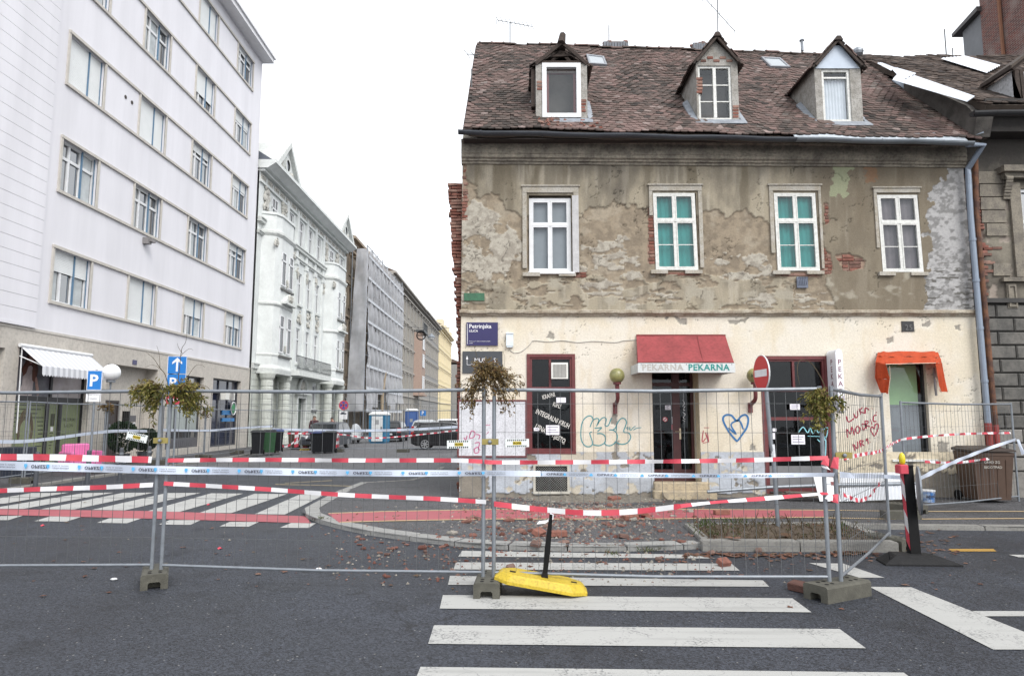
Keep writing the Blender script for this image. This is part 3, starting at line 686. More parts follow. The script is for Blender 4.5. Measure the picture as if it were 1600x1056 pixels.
# window surrounds
sur_m=mat('surround_plaster',(.33,.295,.235),.9,c2=(.42,.40,.36),ns=4,bump=.4,bs=40,dirt=.35,thr=(.35,.65))
for(w,dl,dr,dt,nm)in((W1,.14,.16,.14,0),(W2,.12,.13,.12,1),(W3,.13,.1,.12,2),(W4,.11,-.02,.10,3)):
 m=MB();u0,u1,v0,v1=w
 m.mb(HM,u0-dl,u1+max(dr,.03),v1+.05,v1+dt+.05,-.01,.035);m.mb(HM,u0-dl-.03,u1+max(dr,.03)+.03,v1+dt+.051,v1+dt+.085,-.01,.06)
 if nm!=1:m.mb(HM,u0-dl,u0-.045,v0+.1+.15*nm,v1+.048,-.01,.03)
 if nm==1:m.mb(HM,u0-dl,u0-.045,v0+1.25,v1+.048,-.01,.03)
 if dr>0:m.mb(HM,u1+.045,u1+dr,v0+.05,v1+.048,-.01,.03)
 m.mb(HM,u0-dl,u0+.25,v0-.09,v0-.005,-.01,.07);m.mb(HM,u1-.3,u1+.08,v0-.085,v0-.01,-.01,.05)
 mks('window_surround',m,sur_m,house)
m=MB();m.mb(HM,W1[1]+.012,W1[1]+.155,W1[2],W1[3]-.02,.0,.042);mk('render_patch',m,mat('white_patched_render',(.46,.455,.46),.9,.14,8,bump=.6,bs=50),house)
# upper windows
teal=mat('teal_curtain',(.03,.30,.28),.8,.18,3,trans=.3);grape=mat('dark_curtain',(.13,.11,.12),.85,.2,4);pale_c=mat('pale_curtain',(.55,.57,.62),.85,.1,3)
def bars(m,M,u0,u1,v0,v1,w,d0,d1):
 m.mb(M,u0,u0+w,v0,v1,d0,d1);m.mb(M,u1-w,u1,v0,v1,d0,d1);m.mb(M,u0+w,u1-w,v0,v0+w,d0,d1);m.mb(M,u0+w,u1-w,v1-w,v1,d0,d1)
def curtain(name,M,u0,u1,v0,v1,d,mt,parent,fold=.1,amp=.02,off=0.):
 n=max(6,int((u1-u0)/fold*4));q=MB();vs_=[];fs=[]
 for i in range(n+1):
  u=u0+(u1-u0)*i/n;dd=d+amp*math.sin(2*math.pi*i/4+off*i*.3)
  vs_+=[M(u,v0,dd),M(u,v1,dd)]
 for i in range(n):fs.append((2*i,2*i+2,2*i+3,2*i+1))
 q.add(vs_,fs);return mk(name,q,mt,parent,True)
def old_window(w,dz,cur,lean=0.,fw=.05,name='window',mt=white_p,split=.64,low_bar=True):
 u0,u1,v0,v1=w
 ML=(lambda u,v,d:HM(u-lean*(v-v0)/(v1-v0),v,d+dz))
 m=MB();bars(m,ML,u0,u1,v0,v1,fw,-.05,.02);um=(u0+u1)/2;vt=v0+(v1-v0)*split
 m.mb(ML,um-.022,um+.022,v0+fw,v1-fw,-.045,.012);m.mb(ML,u0+fw,u1-fw,vt-.028,vt+.028,-.046,.026)
 rects=[]
 for a,b in((u0+fw,um-.022),(um+.022,u1-fw)):
  for c,d in((v0+fw,vt-.028),(vt+.028,v1-fw)):
   s=.026;bars(m,ML,a+.002,b-.002,c+.002,d-.002,s,-.03,.022+(.0 if c<vt else-.003));rects.append((a+s,b-s,c+s,d-s))
   if low_bar and d<vt:m.mb(ML,a+s,b-s,(c+d)/2-.009,(c+d)/2+.009,-.02,.012)
 o=mk(name,m,mt,house)
 for a,b,c,d in rects:
  q=MB();q.poly([ML(a,c,-.008),ML(b,c,-.008),ML(b,d,-.008),ML(a,d,-.008)]);mk('pane',q,glass,o)
 if cur:
  curtain('curtain',ML,u0+.06,um-.01,v0+.05,v1-.06,-.10,cur,o,.12,.016);curtain('curtain',ML,um+.02,u1-.06,v0+.05,v1-.06,-.09,cur,o,.14,.012,.4)
 return o
old_window(W2,-.01,teal,.03,mt=old_white)['label']='old white window with bright teal curtains'
old_window(W3,-.01,teal,.02,mt=old_white)
old_window(W4,-.01,grape,.03,mt=old_white)['label']='old white window with dark drapes behind'
o=old_window((W1[0]+.01,W1[1]-.01,W1[2]+.01,W1[3]-.05),-.09,None,0,.07,mt=white_p,low_bar=False);o['label']='new white plastic window with pale blind'
m=MB();m.mb(HM,W1[0]+.05,W1[1]-.05,W1[2]+.05,W1[3]-.1,-.19,-.18);mk('blind',m,mat('grey_blind',(.20,.215,.235),.8,.06),o)
m=MB();m.mb(HM,W1[0]-.02,W1[1]+.05,W1[2]-.035,W1[2]+.008,-.1,.06);mk('window_sill',m,white_p,o)
m=MB();m.mb(HM,*hr(725,458,757,470),.0,.015);o=mk('enamel_plate',m,mat('green_enamel',(.03,.12,.06),.4,.3,9,dirt=.5),house)
m=MB();a=hr(1244,433,1262,450);m.mb(HM,*a,0,.03)
for k in range(4):m.tube([HM(a[0]+.05+.05*k,a[3]-.02,.03),HM(a[0]+.04+.055*k,a[3]-.02,.12),HM(a[0]+.05+.05*k,a[2]+.06,.05)],.008,5)
mk('cable_clamp',m,mat('blue_grey_metal',(.12,.14,.19),.5,.2),house)
# ------------------------------------------------------------------ roof
YE,YR=14.48,19.5
def zE(X):return 8.10-.022*(X+1)
def zR(X):return 12.95-.035*(X+1)
def sag(X,t):return-.07*math.sin(math.pi*min(max((X-1.2)/7,0),1))*math.sin(math.pi*t)+.018*math.sin(X*2.1+t*5)+.014*math.sin(X*4.7-t*9)
def RP(X,t,lift=0.):
# point on the roof plane, lift along its normal
 z=zE(X)+(zR(X)-zE(X))*t+sag(X,t);return Vector((X,YE+(YR-YE)*t-lift*.7,z+lift*.714))
def roof_hit(x,y):
 lo,hi=-.2,1.3
 for _ in range(40):
  t=(lo+hi)/2;q=PY(x,y,YE+(YR-YE)*t)
  if q.z>zE(q.x)+(zR(q.x)-zE(q.x))*t:lo=t
  else:hi=t
 q=PY(x,y,YE+(YR-YE)*t);return q.x,t
RX0,RX1=-1.0,10.36
m=MB();n=30;top=[];
rs=[]
for i in range(n+1):
 X=RX0+.03+(RX1-RX0-.06)*i/n
 rs.append([RP(X,0,-.03),RP(X,.5,-.03),RP(X,1,-.03),Vector((X,24.4,zE(X))),Vector((X,24.4,zE(X)-.12)),RP(X,1,-.2),RP(X,.5,-.2),RP(X,0,-.16)])
m.rings(rs);roof=mk('roof',m,mat('roof_boarding',(.06,.045,.035),.9,.3),house)
TC=[(.03,.025,.022),(.055,.043,.037),(.08,.06,.052),(.105,.073,.063),(.13,.087,.077),(.155,.103,.092),(.10,.086,.077),(.23,.175,.16)]
tile_mat=ramp_mat('clay_roof_tile',TC,.85,bump=.4,bs=60,var=.3,ns=7)
TW,TL,TT=.168,.36,.024
def tile_geo(k,n=5):
 pts=[(-TW/2,TL),(-TW/2,.05)]
 for i in range(1,n):a=math.pi*(1-i/n);pts.append((TW/2*math.cos(a),.05-.05*math.sin(a)))
 pts+=[(TW/2,.05),(TW/2,TL)]
 pts=[(x,y+random.uniform(-.004,.004))for x,y in pts];q=len(pts)
 vs_=[(x,y,0)for x,y in pts]+[(x,y,TT)for x,y in pts]
 fs=[tuple(range(q,2*q))]+[(i,i+1,q+i+1,q+i)for i in range(q-1)]
 return vs_,fs
tgs=[tile_geo(k)for k in range(6)]
def tile_me(k,rnd,mt=None):
 v,f=tgs[k%6];me=bpy.data.meshes.new('roof_tile');me.from_pydata(v,[],f);me.materials.append(mt or tile_mat)
 at=me.attributes.new('rnd','FLOAT','FACE');at.data.foreach_set('value',[rnd]*len(f));return me
tmes=[tile_me(k,(k+.5)/16)for k in range(16)]
# dormers: front plane Y from the foot of each on the roof
DZ=[]
def dspec(xl,xr,yb,yt,xa,ya):
 X,t=roof_hit((xl+xr)/2,yb);Yd=YE+(YR-YE)*t
 a=PY(xl,yt,Yd);b=PY(xr,yb,Yd);ap=PY(xa,ya,Yd)
 return dict(Y=Yd,x0=a.x,x1=PY(xr,yt,Yd).x,z0=b.z,z1=a.z,xa=ap.x,za=ap.z)
D1=dspec(837,917,187,99,878,66);D2=dspec(1087,1152,189,98,1118,60);D3=dspec(1272,1344,192,104,1306,66)
def roof_Y(X,z):
 t=(z-zE(X))/(zR(X)-zE(X));return YE+(YR-YE)*t
sky_l=[(roof_hit(920,104),roof_hit(948,104),roof_hit(933,91)[1]),(roof_hit(1203,109),roof_hit(1233,109),roof_hit(1218,96)[1])]
def covered(X,t):
 P=RP(X,t)
 for D in(D1,D2,D3):
  if D['x0']-.02<X<D['x1']+.02 and P.y>D['Y']-.02 and P.z<D['z1']+.15:return True
  e=(D['za']-P.z)/max(D['za']-D['z1'],.1)
  if P.y>D['Y']and D['z1']<=P.z<D['za']and abs(X-D['xa'])<e*(D['x1']-D['x0'])/2-.05:return True
 for(a,b,t1)in sky_l:
  if a[0]<X<b[0]and a[1]<t<t1:return True
 return False
SL=math.hypot(YR-YE,zR(4)-zE(4));EXP=.148
nrow=int(SL/EXP);ncol=int((RX1-RX0)/(TW+.003));cnt=0;jt=MB()
slope=math.atan2(zR(4)-zE(4),YR-YE);rl=wl(roof)
def clump(X,t):return float(fbm(np.array([X*.8]),np.array([t*7.]),301)[0])
for r_ in range(nrow+1):
 t=max(0,r_*EXP-.06)/SL
 for c in range(ncol+1):
  X=RX0+(c+(.5 if r_%2 else 0))*(TW+.003)+.02
  if X>RX1 or covered(X,t+.012):continue
  if random.random()<.004:continue
  mess=clump(X+3,t+2)
  j=.5+1.3*max(0,mess-.5)
  P=RP(X+random.uniform(-.006,.006)*j,t+random.uniform(-.004,.004)*j,.030+random.uniform(0,.014)*j)
  rx=slope+random.uniform(-.05,.015)*j-.085;rz=random.gauss(0,.025)*j;ry=random.gauss(0,.02)*j
  rnd=min(.98,max(.02,clump(X,t)*.9-.05+random.gauss(0,.17)))
  if random.random()<.03:rnd=.95
  k=random.randrange(6)
  if cnt<300:
   inst('roof_tile',tmes[int(rnd*15.99)],P-rl,(rx,ry,rz),parent=roof);cnt+=1
  else:
   M_=Matrix.Translation(P)@Matrix.Rotation(rz,4,'Z')@Matrix.Rotation(ry,4,'Y')@Matrix.Rotation(rx,4,'X')
   v,f=tgs[k];jt.ca=rnd;jt.add([M_@Vector(p)for p in v],f)
stuff(mk('upper_roof_tiles',jt,tile_mat,roof))
# fan of verge tiles along the left gable, ridge tiles
vt_=MB()
for i in range(60):
 t=i/60;P=RP(RX0-.02,t,.0);vt_.ca=random.uniform(.2,.75)
 vt_.hexa([Vector(q)+P for q in((-.07,-.02,-.05),(.14,-.02,-.02),(.14,.09,.06),(-.07,.09,.03),(-.07,-.04,-.02),(.14,-.04,.012),(.14,.07,.092),(-.07,.07,.06))])
stuff(mk('verge_tiles',vt_,tile_mat,roof))
q=MB();n=8
q.rings([[(x,.11*math.cos(math.pi*i/n),.085*math.sin(math.pi*i/n)-.02)for i in range(n+1)]for x in(0,.385)],cap=False,closed=False)
q.rings([[(x,.125*math.cos(math.pi*i/n),.098*math.sin(math.pi*i/n)-.02)for i in range(n+1)]for x in(.0,.05)],cap=False,closed=False)
rmes=[]
for k in range(5):
 me=bpy.data.meshes.new('ridge_tile');me.from_pydata(q.v,[],q.f);me.materials.append(tile_mat);at=me.attributes.new('rnd','FLOAT','FACE');at.data.foreach_set('value',[.15+.12*k]*len(q.f));rmes.append(me)
x=RX0
while x<RX1-.2:
 P=RP(x,1.0)+Vector((0,0,.02+random.uniform(-.01,.015)));inst('ridge_tile',random.choice(rmes),P-rl,(0,.035+random.uniform(-.03,.03),random.uniform(-.05,.05)),parent=roof);x+=.36
 # skylights
for(a,b,t1)in sky_l:
 s0,s1,t0=a[0],b[0],a[1];m=MB()
 P=[RP(s0,t0,.0),RP(s1,t0,.0),RP(s1,t1,.0),RP(s0,t1,.0)];nn=Vector((0,-.7,.714))
 for i in range(4):
  p,r_=P[i],P[(i+1)%4];c=(P[0]+P[2])/2
  m.hexa([p-nn*.02,r_-nn*.02,r_+(c-r_)*.2-nn*.02,p+(c-p)*.2-nn*.02,p+nn*.10,r_+nn*.10,r_+(c-r_)*.2+nn*.10,p+(c-p)*.2+nn*.10])
 o=mk('skylight',m,mat('skylight_frame',(.20,.21,.23),.5,.1),roof)
 m=MB();m.poly([p+(((P[0]+P[2])/2)-p)*.18+nn*.085 for p in P]);mk('pane',m,mat('sky_pane',(.25,.28,.3),.04,.1,spec=1.),o)
 # gutters
gut_d=mat('dark_gutter_zinc',(.055,.06,.07),.45,.2,4,metal=.3);gut_l=mat('grey_gutter_zinc',(.17,.19,.21),.45,.15,4,metal=.4)
gx=[PY(716,205,14.38),PY(1520,222,14.38)]
def gutter(name,xa,xb,mt,parent,P0=gx[0],P1=gx[1],r=.08,rot=.6):
 m=MB();n=8;K=max(2,int((xb-xa)/.6));rs=[]
 for s_ in(1,.9):
  rs=[]
  for k in range(K+1):
   X=xa+(xb-xa)*k/K;t=(X-P0.x)/(P1.x-P0.x);c=P0*(1-t)+P1*t;c=Vector((X,c.y,c.z+.012*math.sin(X*3)))
   rs.append([c+Vector((0,-r*s_*math.cos(math.pi*i/n),-r*s_*math.sin(math.pi*i/n)))for i in range(n+1)])
  m.rings(rs,cap=False,closed=False)
 X=xa+.5
 while X<xb:
  t=(X-P0.x)/(P1.x-P0.x);c=P0*(1-t)+P1*t
  m.rings([[c+Vector((dx,-r*1.06*math.cos(math.pi*i/n),-r*1.06*math.sin(math.pi*i/n)))for i in range(n+1)]for dx in(-.012,.012)],cap=False,closed=False);X+=1.35
 c=P0+(P1-P0)*((xa-P0.x)/(P1.x-P0.x))
 m.poly([c+Vector((0,-r*math.cos(math.pi*i/n),-r*math.sin(math.pi*i/n)))for i in range(n+1)])
 return mk(name,m,mt,parent)
xg=PY(1243,215,14.38).x
gutter('gutter',gx[0].x,xg,gut_d,house);gutter('gutter',xg+.01,gx[1].x,gut_l,house)
m=MB();
for X0_,X1_ in((xg,gx[1].x-.1),):
 for k in range(10):
  a=X0_+(X1_-X0_)*k/10;b=X0_+(X1_-X0_)*(k+1)/10
  m.hexa([RP(a,-.02,.0),RP(b,-.02,.0),RP(b,.035,.03),RP(a,.035,.03),RP(a,-.02,.01),RP(b,-.02,.01),RP(b,.035,.04),RP(a,.035,.04)])
mk('eaves_flashing',m,mat('bright_zinc',(.42,.46,.50),.5,.15,5,metal=.2),house)
m=MB();m.box(HX0+.05,HX1,14.62,14.98,7.93,7.96)
mk('eaves_soffit',m,mat('sooty_board',(.04,.032,.028),.9,.3),house)
# dormer windows
dorm_m=mat('dormer_render',(.36,.345,.32),.9,c2=(.24,.225,.20),ns=5,bump=.6,bs=40,dirt=.4,thr=(.4,.65))
timber=mat('rotten_timber',(.045,.032,.026),.9,.4,12,bump=.5)
def dormer(D,kind,label):
 x0,x1,z0,z1,xa,za,Y=(D[k]for k in('x0','x1','z0','z1','xa','za','Y'))
 # window opening as fractions of the front
 wa,wb,wz0,wz1=D['win']
 def M(u,v,d):return Vector((u,Y-d,v))
 m=MB();m.wall(M,x0,x1,z0-.25,z1,[(wa,wb,wz0,wz1)],.14)
 for X in(x0,x1):
  yb=roof_Y(X,z1);m.poly([(X,Y,z0-.3),(X,Y,z1),(X,yb+.1,z1),(X,roof_Y(X,z0)+.05,z0-.1)])
 if kind!=1:m.poly([(x0,Y,z1),(x1,Y,z1),(xa,Y+.02,za-.05)])
 o=mk('dormer',m,dorm_m,house);o['label']=label;ol=wl(o)
 # roof of the dormer
 yr=roof_Y(xa,za);ov=.06
 q=MB();back=[]
 for sx,xe in((-1,x0-ov),(1,x1+ov)):
  ze=z1-(za-z1)*ov/max(xa-x0,.1);ye=roof_Y(xe,ze)
  A=Vector((xa,Y-.09,za));B=Vector((xe,Y-.09,ze));C_=Vector((xe,ye,ze));E_=Vector((xa,yr,za))
  if kind==1:
   A=Vector((xa,Y+.35,za));B=Vector((xe,Y+.05,ze))
  nrm=(B-A).cross(E_-A).normalized();nrm=nrm if nrm.z>0 else-nrm
  q.hexa([A,B,C_,E_,A+nrm*.03,B+nrm*.03,C_+nrm*.03,E_+nrm*.03])
  for r_ in range(7):
   for c in range(9):
    s_,t_=(r_+.5)/7,(c+random.uniform(.2,.8))/9
    P=(B*(1-s_)+A*s_)*(1-t_)+(C_*(1-s_)+E_*s_)*t_
    dn=(B-A).normalized();al=(E_-A).normalized();P=P+nrm*(.03+random.uniform(.005,.02));hw,hl_=.085,.12
    q.ca=random.uniform(.05,.6)
    q.hexa([P-al*hw+dn*hl_,P+al*hw+dn*hl_,P+al*hw-dn*hl_,P-al*hw-dn*hl_,P-al*hw+dn*hl_+nrm*.03,P+al*hw+dn*hl_+nrm*.03,P+al*hw-dn*hl_+nrm*.012,P-al*hw-dn*hl_+nrm*.012])
 q.a=[x if x is not None else .1 for x in q.a]
 mk('dormer_roof',q,tile_mat,o)
 q=MB()
 for k in range(8):
  y0_=Y-.16+k*(yr-Y+.1)/8;q.ca=random.uniform(.05,.5)
  if kind==1 and k<1:continue
  q.hexa([(xa-.10,y0_,za-.03),(xa+.10,y0_,za-.03),(xa+.10,y0_+.3,za-.03),(xa-.10,y0_+.3,za-.03),(xa-.045,y0_,za+.07),(xa+.045,y0_,za+.07),(xa+.045,y0_+.3,za+.06),(xa-.045,y0_+.3,za+.06)])
 mk('dormer_ridge',q,tile_mat,o)
 q=MB()
 for sx,xe in((-1,x0),(1,x1)):
  e=-.10 if kind!=1 else-.01
  q.tube([(xe-sx*.0,Y+e,z1-.03),(xa,Y+e,za-.02)],.05 if kind==1 else .035,4)
  if kind==1:q.tube([(xe*.6+xa*.4,Y+.3,z1+.02),(xa,Y+.25,za-.1)],.05,4)
 if kind==1:
  q.tube([(x0,Y+.02,z1+.02),(x1,Y+.02,z1+.02)],.045,4);q.tube([(xa-.25,Y+.1,z1+.22),(xa+.2,Y+.1,z1+.25)],.04,4)
  q.tube([(xa-.02,Y-.05,za-.06),(xa+.02,Y+.02,za+.2)],[.10,.075],6)
  q.box(x0-.1,x0-.02,Y+.08,Y+.4,z0+.35,z1-.1)
 mk('rafters',q,timber,o)
 # flashing
 q=MB()
 for X,sx in((x0,-1),(x1,1)):
  q.hexa([Vector((X+sx*a_,yy,zz))for a_,yy,zz in((.01,Y-.05,z0-.06),(.14,Y-.05,z0-.08),(.14,roof_Y(X,z0+.75)-.02,z0+.74),(.01,roof_Y(X,z0+.75),z0+.78),(.01,Y-.05,z0+.02),(.14,Y-.05,z0-.03),(.14,roof_Y(X,z0+.75)-.04,z0+.79),(.01,roof_Y(X,z0+.75),z0+.88))])
 q.hexa([Vector(p)for p in((x0-.1,Y-.22,z0-.16),(x1+.1,Y-.22,z0-.16),(x1+.1,Y-.01,z0+.0),(x0-.1,Y-.01,z0),(x0-.1,Y-.22,z0-.13),(x1+.1,Y-.22,z0-.13),(x1+.1,Y-.01,z0+.03),(x0-.1,Y-.01,z0+.03))])
 mk('flashing',q,mat('weathered_zinc',(.24,.26,.29),.6,.3,6,metal=.2)if kind!=3 else MT['weathered_zinc'],o)
 # window
 dw=MB();fw=D['fw'];bars(dw,M,wa,wb,wz0,wz1,fw,-.10,.03 if kind==1 else-.03)
 um=(wa+wb)/2
 if kind==2:
  dw.mb(M,um-.035,um+.035,wz0+fw,wz1-fw,-.1,-.02)
  for a,b in((wa+fw,um-.035),(um+.035,wb-fw)):
   for k in(1,2):zz=wz0+fw+(wz1-wz0-2*fw)*k/3;dw.mb(M,a,b,zz-.012,zz+.012,-.08,-.05)
 if kind==3:dw.mb(M,wa+fw,wb-fw,wz1-fw-.16,wz1-fw-.12,-.1,-.04)
 mk('dormer_window',dw,white_p if kind==1 else old_white,o)
 q=MB();q.poly([M(wa+fw,wz0+fw,-.07),M(wb-fw,wz0+fw,-.07),M(wb-fw,wz1-fw,-.07),M(wa+fw,wz1-fw,-.07)]);mk('pane',q,glass,o)
 if kind==1:
  q=MB();bars(q,M,wa+fw+.01,wb-fw-.01,wz0+fw+.01,wz1-fw-.05,.05,-.16,-.10);mk('inner_sash',q,maroon,o)
  q=MB();q.mb(M,wa+fw,wb-fw,wz1-fw-.09,wz1-fw,-.099,-.075);mk('roller_box',q,mat('brown_grey_board',(.12,.09,.08),.7),o)
 if kind in(1,2):q=MB();q.mb(M,wa,wb,wz0,wz1,-.5,-.45);mk('room_back',q,mat('dim_room',(.10,.09,.085),.9),o)
 if kind==3:
  curtain('curtain',M,wa+fw,wb-fw,wz0+fw,wz1-fw-.15,-.13,pale_c,o,.07,.015)
  q=MB();q.hexa([(x0+.02,Y-.02,z1-.06),(x1-.02,Y-.02,z1-.06),(x1-.02,Y-.005,z1-.06),(x0+.02,Y-.005,z1-.06),(xa-.1,Y-.02,za-.1),(xa+.1,Y-.02,za-.1),(xa+.1,Y-.005,za-.1),(xa-.1,Y-.005,za-.1)]);mk('gable_sheet',q,mat('pale_blue_sheet',(.44,.50,.58),.6,.08,3),o)
 if kind in(1,2):
  for(bx,bz)in([(x0+.09,z0+.9),(x0+.09,z0+.82),(x0+.1,z0+.74),(x1-.1,z0+.45),(x1-.1,z0+.37),(x1-.11,z0+.29),(x1-.1,z0+.21)]if kind==1 else[(xa-.3+.15*k,z1+.04+.075*(k%2))for k in range(5)]+[(x0+.07,z0+.7+.08*k)for k in range(5)]+[(x1-.08,z0+.1+.08*k)for k in range(4)]):
   inst('brick',random.choice(hvars),Vector((bx,Y+.02,bz))-ol,parent=o)
 return o
def setwin(D,xl,yt,xr,yb,fw):
 a=PY(xl,yt,D['Y']);b=PY(xr,yb,D['Y']);D['win']=(a.x,b.x,b.z,a.z);D['fw']=fw
setwin(D1,847,99.5,908,184,.10);setwin(D2,1090,103,1145,187,.05);setwin(D3,1283,108,1332,190,.06)
dormer(D1,1,'dormer with wrecked timber gable and thick white window frame');dormer(D2,2,'dormer with brick gable and flaking six pane window');dormer(D3,3,'dormer with pale blue gable sheet and lace curtain')
# debris below the first dormer
for k in range(26):
 X=random.uniform(D1['x0'],D1['x1']+.3);P=RP(X,random.uniform(.02,.085),.05)
 inst('brick',random.choice(hvars),P-rl,(random.uniform(-1,1),random.uniform(-1,1),random.uniform(-3,3)),(random.uniform(.3,.9),1,random.uniform(.4,.9)),roof)
 # chimney stubs, vent pipe, aerials
def chimney(xl,xr,yb,yt,label):
 a=PY(xl,yt,19.6);b=PY(xr,yb,19.6);c=thing('chimney',label,'chimney',((a.x+b.x)/2,19.8,b.z-.3));m=MB();w=b.x-a.x
 m.box(a.x,b.x,19.6,20.1,b.z-.4,a.z-.06)
 mk('stack',m,mat('chimney_render',(.15,.12,.11),.9,.3,6,bump=.5,dirt=.4),c)
 for k in range(6):
  inst('brick',random.choice(hvars),Vector((a.x+w*(k+.5)/6,19.7+random.uniform(0,.2),a.z-.02+random.uniform(-.02,.03)))-c.location,(0,0,random.uniform(-.4,.4)),parent=c)
 m=MB();
 for k in range(9):m.box(a.x+w*k/9,a.x+w*(k+.8)/9,19.56,19.595,b.z-.1,a.z-.07-random.uniform(0,.06))
 mk('lead_skirt',m,mat('lead_sheet',(.13,.14,.16),.6,.3),c);return c
chimney(943,982,74,62,'broken chimney stub with white flue pipe on the roof ridge')
chimney(1083,1107,75,64,'low chimney stub behind the brick gabled dormer')
m=MB();p=PY(953,62,19.8);m.tube([p-Vector((0,0,.2)),p+Vector((0,0,.45))],.06,10);tag(mk('flue_pipe',m,white_p),'white flue pipe rising from the broken chimney','flue')
m=MB();p=PY(1253,68,19.6);m.tube([p-Vector((0,0,.25)),p+Vector((0,0,.08))],.045,8);m.tube([p+Vector((0,0,.08)),p+Vector((0,0,.14))],[.08,.03],8);tag(mk('roof_vent',m,MT['weathered_zinc']),'small capped vent pipe on the ridge left of the blue gabled dormer','vent')
m=MB();p=PY(1340,82,18.5);m.ball(p,(.16,.16,.14),10,6);m.tube([p,p-Vector((0,0,.3))],.04,6);tag(mk('roof_cowl',m,galv),'round metal cowl on the roof beside the rightmost dormer','cowl')
def aerial(x,yb,yt,label,boom,el,Y=19.7):
 p=PY(x,yb,Y);q_=PY(x,yt,Y);a=thing('aerial',label,'antenna',p);m=MB();m.tube([p-Vector((0,0,.5)),q_],.016,5);mk('mast',m,wire_m,a)
 m=MB();A,B=PY(*boom[0],Y),PY(*boom[1],Y);m.tube([A,B],.011,5)
 for k in range(el):c=A+(B-A)*k/max(el-1,1);m.tube([c-Vector((.06,.25,.03)),c+Vector((.06,.25,.03))],.007,4)
 if el>3:m.tube([A-Vector((.05,0,.14)),A+Vector((-.02,0,.14))],.01,4)
 mk('boom',m,wire_m,a)
aerial(797,70,36,'thin television aerial at the left end of the ridge',((778,32),(832,42)),9)
aerial(1121,58,-6,'tall aerial mast behind the brick gabled dormer',((1100,-4),(1148,49)),5)
aerial(737,150,108,'small aerial sticking out beside the left gable',((730,85),(748,86)),3,16.5)
# ================================================================== shop front level of the house
def HP(x,y,d=.0):p=PY(x,y,FY);return Vector((p.x,FY-d,p.z))
def stroke(m,pts,w,d=.006,Y=FY,closed=False):
 P=[PY(x,y,Y)for x,y in pts]
 if len(P)>2:P=curve(P,4)
 L,Rr=[],[]
 for i,p in enumerate(P):
  t=(P[min(i+1,len(P)-1)]-P[max(i-1,0)]);t.y=0;t=t.normalized()if t.length>1e-6 else Vector((1,0,0))
  n=Vector((-t.z,0,t.x))*w*.5*(1 if 0<i<len(P)-1 else .6);L.append((p.x+n.x,Y-d,p.z+n.z));Rr.append((p.x-n.x,Y-d,p.z-n.z))
 k=len(P);m.add(L+Rr,[(i,i+1,k+i+1,k+i)for i in range(k-1)])
spray_t=mat('teal_spray',(.06,.24,.26),.7,.15);spray_b=mat('blue_spray',(.03,.14,.32),.7,.2);spray_r=mat('red_spray',(.33,.02,.05),.7,.2);spray_m=mat('magenta_spray',(.42,.12,.22),.7,.3);spray_c=mat('cyan_spray',(.25,.55,.62),.7,.2)
def Z(x,y):return(900+x/13.2,630+y/13.2)
g=MB()
for L in([(355,345),(330,280),(270,255),(190,300),(130,390),(105,520),(100,680),(130,800),(200,880),(280,890),(335,850),(335,780),(300,680),(285,605),(330,590)],[(290,490),(310,430),(350,350),(420,310),(470,330),(450,410),(425,470)],[(450,430),(480,370),(530,310),(590,290),(625,330),(610,400),(600,450),(640,470),(680,430),(710,350),(735,300)],
[(380,510),(460,505),(530,500),(440,580)],[(430,625),(500,620),(570,645),(605,700),(605,770),(580,820)],[(345,845),(420,865),(500,865),(580,820)],[(580,820),(640,865),(720,865),(800,815),(845,740),(850,660),(820,590),(760,550),(680,545)],[(760,548),(810,510),(835,450),(830,580)],[(835,450),(870,380),(920,320),(970,305),(1020,335),(1040,400),(1010,490),(985,560),(1000,600),(1080,605),(1125,670),(1115,740),(1060,810),(980,840),(900,835),(830,800)]):
 stroke(g,[Z(*p)for p in L],.022)
for L in([(1030,515),(1060,490),(1060,550)],[(1090,490),(1095,545)],[(1110,480),(1120,560),(1180,500),(1230,470)],[(1180,550),(1250,510),(1350,500)]):stroke(g,[Z(*p)for p in L],.016)
mk('graffiti',g,spray_t,lower)
g=MB()
stroke(g,[(1152,690),(1140,676),(1131,660),(1130,652),(1135,648),(1143,649),(1151,657),(1158,650),(1165,648),(1169,654),(1167,667),(1160,678),(1152,689)],.042)
stroke(g,[(1138,668),(1150,678),(1142,663),(1155,657),(1161,670)],.036);stroke(g,[(1162,669),(1163,670)],.03)
mk('graffiti',g,spray_b,lower)
g=MB();a_=R(31)
A=HP(1326,663)
def slant(o,rot,d=.006,Y=FY):return lambda x,y:(o.x+x*math.cos(rot)-y*math.sin(rot),Y-d,o.z+x*math.sin(rot)+y*math.cos(rot))
def Q(x,y):return(1200+x/3.3,480+y/3.3)
def word(strs,w=.03):
 for L in strs:stroke(g,[Q(*p)for p in L],w)
word([[(403,560),(415,590),(445,570)],[(440,545),(450,568),(462,560),(460,532)],[(468,522),(478,552)],[(488,515),(472,535),(498,545)],[(500,548),(502,518),(522,530)],[(535,518),(537,526)]],.028)
word([[(410,672),(405,628),(425,652),(432,615),(445,658)],[(458,612),(450,635),(465,648),(474,625),(460,610)],[(482,600),(490,635)],[(482,600),(505,608),(492,634)],[(508,626),(500,588),(518,590),(506,606),(525,615)],[(528,575),(536,605)],[(560,555),(545,560),(542,585),(560,588)],[(556,545),(562,538)]],.028)
word([[(450,740),(438,705),(462,728),(460,690)],[(480,720),(472,690),(490,688),(480,702),(498,712)],[(505,690),(512,675),(516,705)],[(525,695),(527,697)],[(548,665),(530,635),(535,615),(548,625),(552,605),(566,602),(565,630),(550,662)]],.028)
mk('graffiti',g,spray_r,lower)
g=MB()
